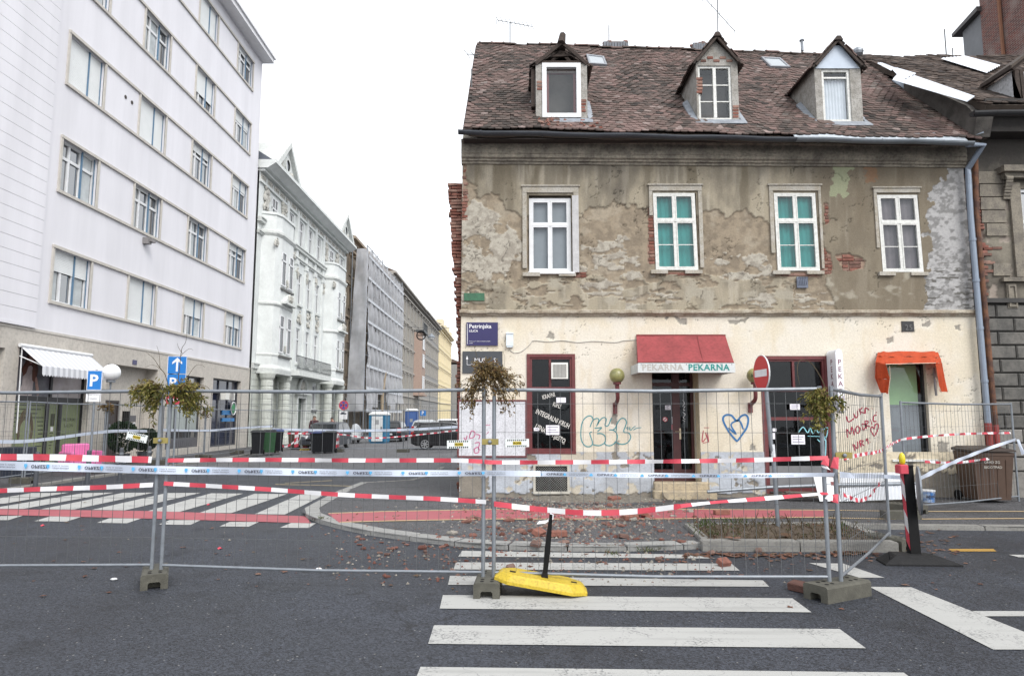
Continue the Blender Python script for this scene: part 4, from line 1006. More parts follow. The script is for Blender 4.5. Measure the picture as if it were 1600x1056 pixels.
for L in([(1099,672),(1097,690),(1103,684)],[(1102,675),(1107,690),(1105,674)],[(1100,668),(1108,668)],[(1098,692),(1108,690)]):stroke(g,[(x,y)for x,y in L],.02)
mk('graffiti',g,spray_r,lower)
# ---- shop windows with maroon frames
def shop_window(w,dz,mull,trans,label,ww=.07):
 u0,u1,v0,v1=w;M=lambda u,v,d:HM(u,v,d+dz)
 m=MB();bars(m,M,u0,u1,v0,v1,ww,-.1,.06);bars(m,M,u0+ww+.001,u1-ww-.001,v0+ww+.001,v1-ww-.001,.045,-.08,.03)
 for t in trans:m.mb(M,u0+ww,u1-ww,t-.035,t+.035,-.07,.045)
 for u,a,b in mull:m.mb(M,u-.025,u+.025,a,b,-.065,.025)
 o=mk('shop_window',m,maroon,house);o['label']=label
 q=MB();q.poly([M(u0+ww,v0+ww,-.02),M(u1-ww,v0+ww,-.02),M(u1-ww,v1-ww,-.02),M(u0+ww,v1-ww,-.02)]);mk('pane',q,glass2,o)
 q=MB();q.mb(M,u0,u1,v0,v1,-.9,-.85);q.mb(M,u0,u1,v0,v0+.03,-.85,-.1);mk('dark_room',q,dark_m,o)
 return o
t1=PY(860,607,FY).z
s1=shop_window(S1,-.03,[((S1[0]+S1[1])/2-.02,t1,S1[3]-.07)],[t1],'maroon framed shop window with bakery lettering')
q=MB();lm=mat('white_lettering',(.62,.60,.56),.7)
for s_,x,y,r_,sz in(('KRAFNI',848,624,14,.135),('KIFLI',863,634,-18,.14),('INTEGRALNI KRUH',836,645,-25,.15),('LISNATO TIJESTO',835,668,-28,.15),('31',879,694,0,.08)):
 fs_=slant(HP(x,y),R(r_),.012);text(q,s_,sz,(lambda f_:lambda u,v:f_(u*.62,v))(fs_),bold=.01)
mk('lettering',q,lm,s1)
ac=hr(861,567,887,592);m=MB();m.mb(HM,ac[0],ac[1],ac[2],ac[3],-.1,.11);o_=thing('air_conditioner','small white window air conditioner in the maroon shop window','air conditioner',((ac[0]+ac[1])/2,FY-.05,ac[2]))
mk('casing',m,mat('ac_white',(.66,.66,.62),.5,.08),o_);m=MB()
for k in range(11):zz=ac[2]+.04+k*(ac[3]-ac[2]-.08)/10.5;m.mb(HM,ac[0]+.035,ac[1]-.035,zz,zz+.012,.11,.122)
for k in range(4):uu=ac[0]+.06+k*(ac[1]-ac[0]-.12)/3;m.mb(HM,uu,uu+.008,ac[2]+.035,ac[3]-.035,.111,.126)
mk('grille',m,mat('ac_grille',(.33,.32,.30),.6),o_)
def notice(x0,y0,x1,y1,label,d=.02,mt=None,lines=3,Y=FY,cat='notice'):
 a=hr(x0,y0,x1,y1,Y);m=MB();MM=lambda u,v,dd:Vector((u,Y-dd,v));m.mb(MM,*a,d,d+.004)
 o=mk('paper_notice',m,mt or mat('notice_paper',(.72,.70,.76),.8,.05));tag(o,label,cat)
 q=MB()
 for k in range(lines):zz=a[3]-(a[3]-a[2])*(k+.8)/(lines+.8);q.mb(MM,a[0]+.03,a[1]-.03-.04*(k%2),zz-.006,zz+.006,d+.0045,d+.006)
 if lines:mk('print',q,mat('notice_ink',(.10,.09,.16),.8),o)
notice(853,664,874,679,'printed notice taped inside the bakery lettering window',.035);notice(869,621,884,629,'blank white slip stuck behind the bakery lettering window',.035,lines=0);notice(834,668,842,673,'small white sticker at lower left of the bakery lettering window',.035,lines=1)
t2=PY(1240,609,FY).z;t3=PY(1240,654,FY).z;um=PY(1240,570,FY).x
s2=shop_window(S2,-.05,[(um,t2,S2[3]-.07)],[t2,t3],'wide maroon shop window with grey lower panels',.075)
m=MB();zz=PY(1240,728,FY).z;m.mb(HM,S2[0]+.12,S2[1]-.12,S2[2]+.18,zz,-.072,-.03);mk('lower_panel',m,mat('grey_lower_panel',(.17,.17,.175),.7,.15,3),s2)
m=MB();m.mb(HM,S2[0]+.05,S2[1]-.1,S2[2],S2[2]+.17,-.25,-.03)
for k in range(5):m.mb(HM,S2[0]+.1+.3*k,S2[0]+.36+.3*k,S2[2]+.02,S2[2]+.05,-.03,.04)
mk('broken_sill',m,mat('charred_wood',(.05,.045,.04),.9,.4,14,bump=.5),s2)
g=MB()
for L in([(1248,675),(1255,667),(1262,676),(1266,668),(1270,677),(1275,670),(1279,676),(1284,668)],[(1285,672),(1293,668),(1292,680),(1288,688)],[(1262,681),(1290,682)],[(1277,686),(1284,691),(1290,684),(1290,712)]):stroke(g,L,.022,.0,FY-.03)
mk('graffiti',g,spray_c,s2)
notice(1236,679,1258,694,'white printed notice in the wide maroon shop window',.0,Y=FY-.035);notice(1234,631,1250,640,'small white notice high in the wide maroon shop window',0,lines=2,Y=FY-.035);notice(1207,669,1213,674,'white sticker at the left edge of the wide shop window',0,lines=0,Y=FY-.035);notice(1207,676,1211,686,'narrow white slip at the left edge of the wide shop window',0,lines=0,Y=FY-.035)
# ---- bakery door in its recess
DY=FY+.5
d0=PY(1019,600,DY).x;d1=PY(1096,600,DY).x
m=MB();za,zb=.36,DO[3]
e0,e1=DO[0]+.004,DO[1]-.004;m.poly([(e0,FY,za),(e0,DY+.02,za),(e0,DY+.02,zb),(e0,FY,zb)]);m.poly([(e1,FY,za),(e1,DY+.02,za),(e1,DY+.02,zb),(e1,FY,zb)]);m.poly([(e0,FY,zb-.004),(e1,FY,zb-.004),(e1,DY,zb-.004),(e0,DY,zb-.004)])
m.box(DO[0]+.006,DO[1]-.006,FY-.02,DY,.1,za)
mk('door_recess',m,mat('recess_plaster',(.60,.52,.37),.9,.15,4,dirt=.3),house)
def DM(u,v,d):return Vector((u,DY-d,v))
m=MB();bars(m,DM,DO[0]+.008,DO[1]-.008,za+.002,zb-.005,.06,-.05,.04)
sp=DO[0]+(DO[1]-DO[0])*.60
m.mb(DM,sp-.07,sp+.10,za+.06,zb-.06,-.04,.03);m.mb(DM,DO[0]+.06,DO[1]-.06,zb-.42,zb-.34,-.04,.031);m.mb(DM,DO[0]+.06,DO[1]-.06,za+.06,za+.26,-.04,.029)
door=mk('door',m,mat('dark_maroon_door',(.06,.016,.017),.5,.2,6),house)
q=MB();q.poly([DM(DO[0]+.06,za+.26,.0),DM(DO[1]-.06,za+.26,0),DM(DO[1]-.06,zb-.06,0),DM(DO[0]+.06,zb-.06,0)]);mk('pane',q,glass2,door)
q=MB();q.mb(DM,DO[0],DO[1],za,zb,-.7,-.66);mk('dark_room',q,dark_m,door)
q=MB();h=PY(1062,676,DY);q.mb(DM,h.x-.02,h.x+.02,h.z-.14,h.z+.1,.03,.045);q.tube([(h.x,DY-.045,h.z+.03),(h.x,DY-.09,h.z+.03),(h.x-.12,DY-.09,h.z+.03)],.011,6);mk('handle',q,mat('brass_handle',(.45,.38,.27),.35,metal=.8),door)
for(x0,y0,x1,y1,l)in((1039,633,1048,640,'small white opening hours card on the bakery door'),(1049,651,1056,662,'white sticker beside the handle of the bakery door')):notice(x0,y0,x1,y1,l,.006,Y=DY)
notice(1049,663,1056,671,'red sticker beside the handle of the bakery door',.006,redtape,0,DY)
m=MB();c=PY(1039,655,DY);m.lathe([(.0,0),(.055,0),(.055,.004),(.0,.004)],(c.x,DY-.012,c.z),14,'y');o_=tag(mk('round_sticker',m,white_p),'round prohibition sticker on the bakery door glass','sticker');m=MB()
m.lathe([(.055,0),(.055,-.004),(.042,-.004),(.042,0)],(c.x,DY-.0125,c.z),14,'y',False);m.hexa([Vector((c.x+a*.04+b*.006,DY-.0165+e,c.z+a*.04-b*.006))for a,b,e in((-1,-1,0),(1,-1,0),(1,1,0),(-1,1,0),(-1,-1,.003),(1,-1,.003),(1,1,.003),(-1,1,.003))]);m.ball((c.x,DY-.016,c.z),(.022,.003,.012),8,5);mk('symbol',m,redtape,o_)
g=MB();
for L in([(1066,625),(1069,630),(1066,634)],[(1070,634),(1067,640),(1070,641)],[(1066,644),(1070,647),(1067,652),(1070,655)],[(1066,656),(1070,658)]):stroke(g,L,.014,.036,DY)
mk('graffiti',g,white_p,door)
# steps
st=thing('entrance_steps','two worn stone steps in front of the bakery door','steps',(PY(1060,778,FY).x,FY-.25,PZ))
stone=mat('worn_step_stone',(.42,.345,.235),.85,c2=(.30,.255,.19),ns=5,bump=.4,dirt=.3)
a=PY(1022,757,FY-.1);b=PY(1108,757,FY-.1)
m=MB();m.bbox(a.x,b.x,FY-.16,FY+.02,PZ+.17,PZ+.33,.02);mk('step',m,stone,st)
m=MB();m.bbox(a.x-.05,b.x+.1,FY-.34,FY-.155,PZ-.05,PZ+.17,.015);mk('step',m,stone,st)
m=MB();a1=PY(1035,770,FY-.4).x;b1=PY(1088,770,FY-.4).x
m.prism([(a1,FY-.345,PZ+.15),(a1+.04,FY-.345,PZ+.05),(a1+.12,FY-.345,PZ-.02),(b1-.16,FY-.345,PZ-.02),(b1-.04,FY-.345,PZ+.07),(b1,FY-.345,PZ+.15)],(0,-.09,0));mk('fallen_slab',m,stone,st)
# ---- window with orange awning
M3=lambda u,v,d:HM(u,v,d-.12)
m=MB();bars(m,M3,*S3,.045,-.06,.03);zz=PY(1420,632,FY).z;zb_=zz
o=mk('shop_window',m,mat('black_frame',(.02,.02,.021),.5),house);o['label']='black framed window with green blind'
m=MB();m.poly([M3(S3[0]+.04,S3[2]+.04,-.0),M3(S3[1]-.04,S3[2]+.04,0),M3(S3[1]-.04,S3[3]-.04,0),M3(S3[0]+.04,S3[3]-.04,0)]);mk('pane',m,glass,o)
m=MB();m.mb(M3,S3[0],S3[1]-.12,zb_,S3[3],-.05,-.04);mk('blind',m,mat('green_blind',(.27,.42,.22),.8,.1,2),o)
m=MB();m.mb(M3,S3[0],S3[1]-.12,S3[2],zb_-.003,-.052,-.042);mk('frosted_panel',m,mat('grey_frosting',(.19,.20,.22),.7,.1,2),o)
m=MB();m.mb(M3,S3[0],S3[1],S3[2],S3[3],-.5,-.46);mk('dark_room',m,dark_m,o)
m=MB();m.mb(HM,S3[0]-.04,S3[1]+.1,S3[2]-.05,S3[2]-.003,-.1,.07);mk('window_sill',m,old_white,o)
# vent grille in the plinth
m=MB();PM=lambda u,v,d:HM(u,v,d+.025);bars(m,PM,VG[0],VG[1],VG[2],VG[3],.05,-.03,.03);o=mk('cellar_grille',m,mat('grille_frame',(.42,.40,.35),.8,.2),house)
m=MB();gw,gh=VG[1]-VG[0]-.1,VG[3]-VG[2]-.1
for k in range(-12,16):
 for sgn in(1,-1):
  p0=k*.05;a=(max(p0,0),max(0,-p0));L=min(gw-a[0],gh-a[1])
  if L<=0:continue
  q0=(VG[0]+.05+(a[0]if sgn>0 else gw-a[0]),VG[2]+.05+a[1]);q1=(q0[0]+sgn*L,q0[1]+L)
  m.tube([PM(q0[0],q0[1],.0),PM(q1[0],q1[1],.0)],.005,3,False)
mk('mesh',m,mat('grille_mesh',(.20,.20,.19),.7),o)
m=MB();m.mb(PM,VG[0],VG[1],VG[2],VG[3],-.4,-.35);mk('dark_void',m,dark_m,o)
# white hoarding board left of the lettering window
a=hr(717,626,822,712);bd=thing('white_board','white wooden board with maroon edge and pink scribbles on the wall','board',((a[0]+a[1])/2,FY-.05,a[2]))
m=MB();m.mb(HM,*a,.0,.05);mk('panel',m,mat('chalky_white_board',(.56,.57,.60),.8,.12,7,dirt=.35),bd)
m=MB();bars(m,HM,a[0]-.02,a[1]+.02,a[2]-.03,a[3]+.02,.035,-.0,.06);mk('frame',m,maroon,bd)
g=MB()
for L in([(725,683),(728,687),(730,680)],[(735,676),(734,684),(741,682),(742,675),(737,673),(735,679)],[(744,678),(750,680),(748,686)],[(742,692),(749,691),(748,699)],[(740,702),(747,698),(748,706),(742,707),(741,701)],[(751,703),(747,700)],[(760,678),(764,674)],[(757,664),(766,664)]):stroke(g,L,.024,.052)
mk('scribble',g,spray_m,bd)
# ---- signs on the wall
nv=mat('navy_enamel',(.018,.014,.085),.3,.12,3);wt=mat('sign_white',(.74,.74,.76),.5,.03)
a=hr(729,504,778,540);sg=thing('street_name_sign','dark blue enamel street name sign reading Petrinjska ulica','street sign',((a[0]+a[1])/2,FY-.03,a[2]))
m=MB();m.mb(HM,*a,.012,.04);mk('plate',m,nv,sg);q=MB()
up_=lambda x,y:slant(HP(x,y),0,.043)
text(q,'Petrinjska',.125,up_(733,513),bold=.012);text(q,'ULICA',.07,up_(733,519),bold=.012);text(q,'Petrinja, grad u sisačko-moslavačkoj županiji',.026,up_(733,534));text(q,'i naselju',.026,up_(733,537));q.mb(HM,a[0]+.022,a[0]+.03,a[2]+.03,a[3]-.03,.0405,.043);mk('lettering',q,wt,sg)
a=hr(723,549,785,583);sg=thing('direction_board','dark grey wall board with white arrow partly hidden by dry mistletoe','sign',((a[0]+a[1])/2,FY-.03,a[2]))
m=MB();m.mb(HM,*a,.005,.03);mk('plate',m,mat('slate_board',(.045,.05,.058),.5,.1),sg);q=MB()
text(q,'MUP',.13,up_(741,566));text(q,'POLICIJSKA',.035,up_(736,570));text(q,'S',.13,up_(771,566))
c=HP(730,560);q.prism([(c.x,FY-.032,c.z+.06),(c.x-.025,FY-.032,c.z-.02),(c.x+.025,FY-.032,c.z-.02)],(0,-.002,0));q.mb(HM,c.x-.004,c.x+.004,c.z-.14,c.z-.02,.032,.034);q.mb(HM,c.x,c.x+.2,c.z-.145,c.z-.138,.032,.034);mk('lettering',q,wt,sg)
m=MB();a=hr(791,522,802,541);m.mb(HM,*a,0,.08);m.mb(HM,a[0]-.005,a[1]+.005,a[3]-.003,a[3]+.02,0,.095);m.mb(HM,a[0]+.01,a[1]-.01,a[2]-.03,a[2]+.001,.01,.07);tag(mk('junction_box',m,mat('box_white',(.60,.66,.70),.5,.08)),'small white junction box on the wall beside the street sign','junction box')
m=MB();m.tube(curve([HP(795,545,.01),HP(803,551,.01),HP(815,549,.01),HP(828,538,.012),HP(834,532,.015),HP(856,534,.01),HP(879,532,.015),HP(903,535,.01),HP(928,533,.015),HP(960,535,.01),HP(975,532,.015),HP(995,531,.01)],4),.008,5);tag(mk('cable',m,mat('grey_cable',(.45,.44,.40),.7)),'thin grey cable looping along the cream wall to the red awning','cable')
a=hr(1408,502,1428,518);m=MB();m.mb(HM,*a,0,.02);o_=thing('house_number','small black house number plate above the orange awning','number plate',((a[0]+a[1])/2,FY,a[2]));mk('plate',m,mat('black_enamel',(.02,.02,.022),.5,.3),o_);q=MB();text(q,'25',.17,up_(1412.5,516),sp=1.05);mk('lettering',q,mat('faded_numeral',(.12,.12,.12),.7),o_)
# globe wall lamps
def globe_lamp(x,y,yb,label,face):
 c=HP(x,y,.28);o=thing('wall_lamp',label,'wall lamp',HP(x,yb,.05));m=MB();m.cm=0
 m.ball(c,.165,20,14);
 mk('globe',m,mat('mossy_globe',(.27,.26,.10),.35,c2=(.09,.092,.04),ns=4,spec=.6,thr=(.45,.7)),o,True)
 m=MB();b=HP(x,yb,.02);p=c-Vector((0,0,.155));m.tube([p+Vector((0,0,.02)),p-Vector((0,0,.03))],.085,12)
 m.tube(curve([p,p-Vector((-.005,.0,.22)),p-Vector((-.01,-.06,.36)),Vector((b.x+.01,b.y-.02,p.z-.46)),Vector((b.x,b.y,p.z-.52))],5),.045,8);m.mb(HM,b.x-.045,b.x+.045,b.z-.06,p.z-.42,.0,.045);mk('bracket',m,maroon,o)
 if face:q=MB();text(q,'kruh',.09,lambda u,v:(c.x-.12+u,c.y-.168+.9*abs(-.12+u)**2/.33,c.z-.03+v),bold=.02);mk('lettering',q,mat('lamp_ink',(.03,.04,.02),.8),o)
globe_lamp(961,588,642,'mossy green globe lamp on maroon bracket left of the bakery door',False)
globe_lamp(1172,588,640,'mossy green globe lamp half hidden behind the no entry sign',True)
def patch(m,A,B,C_,D,nu=14,nv=6,amp=.012,fr=5,sag_=0.):
# cloth between four corners: A B along the top, D C along the bottom, with folds and sag
 nn=(B-A).cross(D-A).normalized();vs_=[]
 for j in range(nv+1):
  for i in range(nu+1):
   u,v=i/nu,j/nv;p=A.lerp(B,u).lerp(D.lerp(C_,u),v);w=amp*(math.sin(fr*6.283*u+2.1*v)*(.3+v)+.6*math.sin(fr*3.1*u+5*v+1));p=p+nn*w*(1 if 0<i<nu else .3)-Vector((0,0,sag_*math.sin(math.pi*v)*(.6+.4*math.sin(math.pi*u))));vs_.append(p)
 m.add(vs_,[(j*(nu+1)+i,j*(nu+1)+i+1,(j+1)*(nu+1)+i+1,(j+1)*(nu+1)+i)for j in range(nv)for i in range(nu)])
 # bakery awning
aw=thing('bakery_awning','dull red sloping canopy with bakery lettering over the door','awning',(PY(1072,583,FY).x,FY-.4,PY(1072,583,FY).z))
F_=FY-.85
tl,tr_=HP(994,525,.02),HP(1133,525,.02);bl,br=PY(997,567,F_),PY(1147,567,F_);bl.z=br.z=(bl.z+br.z)/2
m=MB();aw_m=mat('dull_red_canopy',(.25,.045,.048),.8,.22,2.5,dirt=.3,streak=True)
e_=Vector((0,0,.014));patch(m,tl+e_,tr_+e_,br+e_,bl+e_,40,14,.006,2,.03);m.poly([bl,tl,Vector((tl.x,FY-.01,bl.z))]);m.poly([br,tr_,Vector((tr_.x,FY-.01,br.z))]);mk('canopy',m,aw_m,aw,True);m=MB();s0,s1=tl.lerp(tr_,.68),bl.lerp(br,.68);m.tube([s0+e_*1.4,s0.lerp(s1,.5)+Vector((0,0,-.01)),s1+e_*1.4],.006,4);m.tube([tl+e_,tr_+e_],.02,6);mk('seam',m,mat('seam_red',(.16,.03,.03),.8),aw)
zf=PY(1072,582,F_).z;m=MB();m.box(bl.x-.01,br.x+.01,F_-.03,F_+.1,zf,bl.z-.004);m.box(br.x-.06,br.x+.01,F_+.1,FY-.02,zf,bl.z-.01);m.box(bl.x-.01,bl.x+.05,F_+.1,FY-.02,zf,bl.z-.01);mk('fascia',m,mat('fascia_white',(.56,.58,.58),.6,.1,6,dirt=.2),aw)
hw=(br.x-bl.x)/2
q=MB();s_=lambda x:(lambda u,v:(x+u,F_-.036,zf+.045+v));text(q,'PEKARNA',.185,s_(bl.x+.07),bold=.02,sp=1.08);mk('faded_lettering',q,mat('faded_grey_letter',(.40,.38,.35),.7),aw)
q=MB();text(q,'PEKARNA',.185,s_(bl.x+hw+.03),bold=.02,sp=1.08);mk('lettering',q,mat('teal_letter',(.0,.21,.19),.6),aw)
m=MB()
for k in range(9):x_=bl.x+.06+k*(2*hw-.12)/8;m.ball((x_,F_-.032,bl.z-.03),.012,6,4)
mk('rivets',m,galv,aw)
# orange awning
oa=thing('orange_awning','small bright orange fabric awning sagging over the right hand window','awning',HP(1420,612,.3))
og=mat('orange_fabric',(.46,.06,.014),.8,.2,5,trans=.15,dirt=.25)
def oap(x,y,d):p=PY(x,y,FY-d);return p
m=MB();n=16
rows=[[(1372,550,.02),(1382,549,.02),(1461,549,.02),(1466,551,.02)],[(1370,556,.2),(1384,558,.3),(1460,558,.3),(1470,560,.2)],[(1368,566,.3),(1384,569,.48),(1462,567,.48),(1472,568,.35)]]
rs=[[oap(*p)for p in r_]for r_ in rows];
for a,b in zip(rs[:-1],rs[1:]):
 for i in range(3):patch(m,a[i],a[i+1],b[i+1],b[i],24 if i==1 else 6,5,.014,3 if i==1 else 1,.01)
 # side drapes
m.add([oap(1372,550,.02),oap(1368,566,.3),oap(1367,590,.2),oap(1376,613,.15),oap(1380,560,.02)],[(0,1,2,3,4)])
patch(m,oap(1368,566,.3),oap(1384,569,.48),oap(1391,592,.40),oap(1371,592,.24),8,6,.02,1.5);patch(m,oap(1371,592,.24),oap(1391,592,.40),oap(1388,615,.33),oap(1376,613,.2),8,5,.02,1.5)
patch(m,oap(1462,567,.48),oap(1472,568,.35),oap(1480,612,.28),oap(1469,612,.34),8,8,.02,1.5)
m.add([oap(1466,551,.02),oap(1472,568,.35),oap(1478,600,.2),oap(1472,590,.05)],[(0,1,2,3)])
mk('fabric',m,og,oa,True);m=MB()
m.tube([oap(1384,569,.485),oap(1462,567,.485)],.008,5);m.tube([oap(1390,572,.47),oap(1391,590,.41),oap(1388,614,.34)],.007,5);m.tube([oap(1462,590,.445),oap(1471,613,.35),oap(1481,612,.28)],.007,5);mk('piping',m,mat('pale_piping',(.60,.45,.35),.7),oa)
m=MB();m.tube([HP(1459,575,.02),oap(1461,600,.1),oap(1463,618,.12)],.025,6);m.tube([HP(1380,575,.02),oap(1378,617,.15)],.02,6);mks('folding_arm',m,mat('arm_grey',(.22,.22,.23),.6),oa)
# bakery blade sign
bs_=thing('blade_sign','tall white blade sign with vertical bakery lettering beside the wide window','sign',HP(1310,643,.3))
a=PY(1305,545,FY-.45);b=PY(1321,640,FY-.45);w_=b.x-a.x
m=MB();prof=[(a.x,b.z+.06),(a.x+w_*.3,b.z-.02),(b.x-w_*.3,b.z-.02),(b.x,b.z+.06)]+[(a.x+w_*(.5+.5*math.cos(t*math.pi/8)),a.z-.09+.09*math.sin(t*math.pi/8))for t in range(9)]
m.prism([(x_,FY-.45,z_)for x_,z_ in prof],(0,.42,0));mk('light_box',m,mat('lightbox_white',(.74,.76,.80),.35,.04),bs_)
q=MB()
for k,ch in enumerate('PEKARNA'):text(q,ch,.15,(lambda k:lambda u,v:(a.x+w_/2+u,FY-.453,a.z-.33-k*.155+v))(k),align='CENTER',bold=.008)
for k,ch in enumerate('PEKARNA'):text(q,ch,.17,(lambda k:lambda u,v:(a.x-.003,FY-.24-u,a.z-.33-k*.155+v))(k),align='CENTER',bold=.008)
mk('lettering',q,mat('wine_letter',(.16,.02,.04),.6),bs_)
m=MB();m.ball((b.x-.06,FY-.35,b.z-.03),(.09,.12,.05),10,6);mk('bottom_cap',m,mat('cap_grey',(.45,.46,.48),.4),bs_)
# downpipes
def pipe(name,pts,r,mt,label,collars,foot=None):
 o=thing(name,label,'downpipe',(pts[-1].x,pts[-1].y,PZ));m=MB();m.tube(pts,r,12)
 for c in collars:
  a,b=pts[-2],pts[-1];p=a+(b-a)*c;t_=(b-a).normalized()*.03;m.tube([p-t_,p+t_],r*1.18,12)
 mk('pipe',m,mt,o,False)
 if foot:m=MB();a,b=pts[-2],pts[-1];t_=(b-a).normalized();m.tube([b-t_*.02,b+t_*foot],r*1.1,12);mk('foot',m,mat('red_iron_foot',(.22,.035,.03),.6,.25),o)
c=lambda x,y,d=.16:HP(x,y,d)
pipe('downpipe',[PY(1511,226,14.4),c(1513,240,.5),c(1505,268),c(1505.5,276),c(1509,340),c(1536,662)],.062,mat('blue_grey_downpipe',(.21,.25,.31),.45,.12,4,metal=.2),'blue grey zinc downpipe at the right end of the house',[.12,.32,.55,.8],.62)
pipe('downpipe',[c(1519,250,.1),c(1521,340,.1),c(1550,665,.1)],.06,mat('rusty_downpipe',(.065,.032,.024),.85,c2=(.16,.07,.035),ns=5,bump=.3),'rusty brown downpipe beside the dark neighbouring building',[.2,.5,.75],.55)
# ================================================================== dark neighbouring building on the right
NX0,NX1=10.33,20.
NY=FY+.03
def NM(u,v,d):return Vector((u,NY-d,v))
nb=thing('neighbour_building','dark sooty neighbouring building with rusticated ground floor and flaking quoins','building',(15,NY+4,PZ))
nwin=[(PY(1592,295,NY).x,PY(1592,295,NY).x+1.05,PY(1590,430,NY).z,PY(1590,295,NY).z),(14.2,15.25,PY(1590,430,NY).z,PY(1590,295,NY).z)]
def nb_fn(u,v,X,Z):
 n1=fbm(X*3.5,Z*3.5,401);n2=fbm(X*3.5,Z*3.5,431)
 c=mixc(L3((.20,.18,.145)),L3((.115,.102,.086)),sstep(.35,.65,fbm(X*2,Z*1.2,403)))
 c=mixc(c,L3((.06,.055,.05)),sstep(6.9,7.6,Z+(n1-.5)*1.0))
 bare=(fbm(X*2.6,Z*2.6,405)>.60)&(Z<7.2);h=np.where(bare,-.02,0.)
 c=np.where(bare[...,None],mixc(L3((.33,.29,.25)),L3((.23,.19,.16)),n1),c)
 edge=(X<10.62+.16*(n1-.5)*2)&(Z<7.2);h=np.where(edge,-.04,h);c=np.where(edge[...,None],L3((.17,.13,.11)),c)
 return h+(fbm(X*14,Z*14,407)-.5)*.014,np.clip(c,.01,.9)
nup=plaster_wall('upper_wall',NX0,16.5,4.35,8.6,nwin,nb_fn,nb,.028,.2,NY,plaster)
nl=wl(nup)
z=4.5
while z<7.3:
 cu=PY(1530,400,NY).x
 for k in range(2):
  if random.random()<.55:inst('brick',random.choice(hvars if k else bvars),Vector((NX0+.1+.17*k+random.uniform(-.03,.03),NY+.02,z))-nl,(0,random.uniform(-.03,.03),random.uniform(-.1,.1)),parent=nup)
 z+=.076
for(x,y)in((1536,386),(1543,389),(1557,388),(1535,394),(1541,398),(1540,410),(1546,411),(1536,418),(1544,424),(1532,426),(1558,416),(1539,314),(1546,316),(1533,452),(1536,460),(1534,468)):
 inst('brick',random.choice(bvars),PY(x,y,NY+.012)-nl,(0,random.uniform(-.03,.03),0),(.8,1,1),nup)
quoin=mat('quoin_plaster',(.225,.20,.16),.9,c2=(.13,.115,.098),ns=4,bump=.5,bs=40,dirt=.35,thr=(.4,.65))
z0_=PY(1545,432,NY).z;zt_=PY(1545,268,NY).z;n_=8;hh=(zt_-z0_)/n_
for k in range(n_):
 if k in(1,2):continue
 a=PY(1533+(6 if k<4 else 0),350,NY).x+(.08 if k==0 else 0);b=PY(1572,350,NY).x;m=MB();zz=z0_+k*hh
 m.prism([NM(a,zz+.012,.0),NM(b,zz+.012,0),NM(b,zz+hh-.012,0),NM(a+.02,zz+hh-.012,0)],(0,-.035,0));mk('quoin_block',m,quoin,nb)
m=MB()
for w in nwin:
 m.mb(NM,w[0]-.26,w[0]-.02,w[2]-.05,w[3]+.12,-.01,.07);m.mb(NM,w[1]+.02,w[1]+.26,w[2]-.05,w[3]+.12,-.01,.07)
mks('window_surround',m,quoin,nb)
for w in nwin:
 m=MB();m.mb(NM,w[0]-.5,w[1]+.5,w[3]+.32,w[3]+.46,-.01,.28);m.mb(NM,w[0]-.42,w[1]+.42,w[3]+.2,w[3]+.32,-.01,.18);mk('window_hood',m,quoin,nb)
 for xb in(w[0]-.42,w[1]+.3):
  m=MB()
  for k in range(7):
   t=k/6;m.tube([NM(xb,w[3]+.18-.42*t,.05+.12*(1-t)),NM(xb+.15,w[3]+.18-.42*t,.05+.12*(1-t))],.065-.03*t,8)
  mk('console',m,quoin,nb)
 m=MB();m.mb(NM,w[0]-.6,w[1]+.6,w[2]-.16,w[2]-.07,-.01,.12);mk('sill',m,quoin,nb)
 m=MB();m.mb(NM,w[0]-.5,w[0]-.28,w[2]-.75,w[2]-.2,-.01,.05);bars(m,NM,w[0]-.48,w[0]-.3,w[2]-.72,w[2]-.23,.035,.05,.075);mk('apron_panel',m,quoin,nb)
 m=MB();MM=lambda u,v,d:NM(u,v,d-.08);bars(m,MM,*w,.07,-.05,.04);m.mb(MM,w[0],w[1],w[2]+1.2,w[2]+1.27,-.04,.045);m.mb(MM,(w[0]+w[1])/2-.04,(w[0]+w[1])/2+.04,w[2],w[3],-.04,.042);o=mk('window',m,white_p,nb)
 m=MB();m.poly([MM(w[0],w[2],-.03),MM(w[1],w[2],-.03),MM(w[1],w[3],-.03),MM(w[0],w[3],-.03)]);mk('pane',m,dkglass,o)
 # rusticated ground floor
rust=mat('sooty_stone',(.085,.082,.076),.9,c2=(.14,.132,.12),ns=2.5,bump=.45,bs=40,dirt=.3,thr=(.4,.6));rust2=mat('plastered_stone',(.20,.19,.175),.9,.2,3,bump=.4,dirt=.25)
m=MB();m.mb(NM,NX0,16.5,0,4.3,-.3,-.03);m.mb(NM,NX0,16.5,4.3,4.4,-.3,.09);m.mb(NM,NX0,16.5,8.55,8.7,-.3,.12)
m.box(NX0+.3,20,FY+.4,24,0,8.6);mk('wall_core',m,mat('core_stone',(.05,.048,.046),.9,.2),nb)
z=.62;row=0
while z<4.2:
 x=NX0+.04-(.38 if row%2 else 0)
 while x<14.5:
  L=.78;a=max(x,NX0+.03);b=x+L-.02
  if b-a>.1:
   m=MB();e=.022;m.rings([[NM(a,z,-.03),NM(b,z,-.03),NM(b,z+.28,-.03),NM(a,z+.28,-.03)],[NM(a,z,.0),NM(b,z,.0),NM(b,z+.28,.0),NM(a,z+.28,.0)],[NM(a+e,z+e,.03),NM(b-e,z+e,.03),NM(b-e,z+.28-e,.03),NM(a+e,z+.28-e,.03)]]);mk('stone_block',m,rust if z>1.5 else rust2,nb)
  x+=L
 z+=.305;row+=1
m=MB();m.mb(NM,NX0,16.5,0,.6,-.02,.05);mk('plinth',m,rust2,nb)
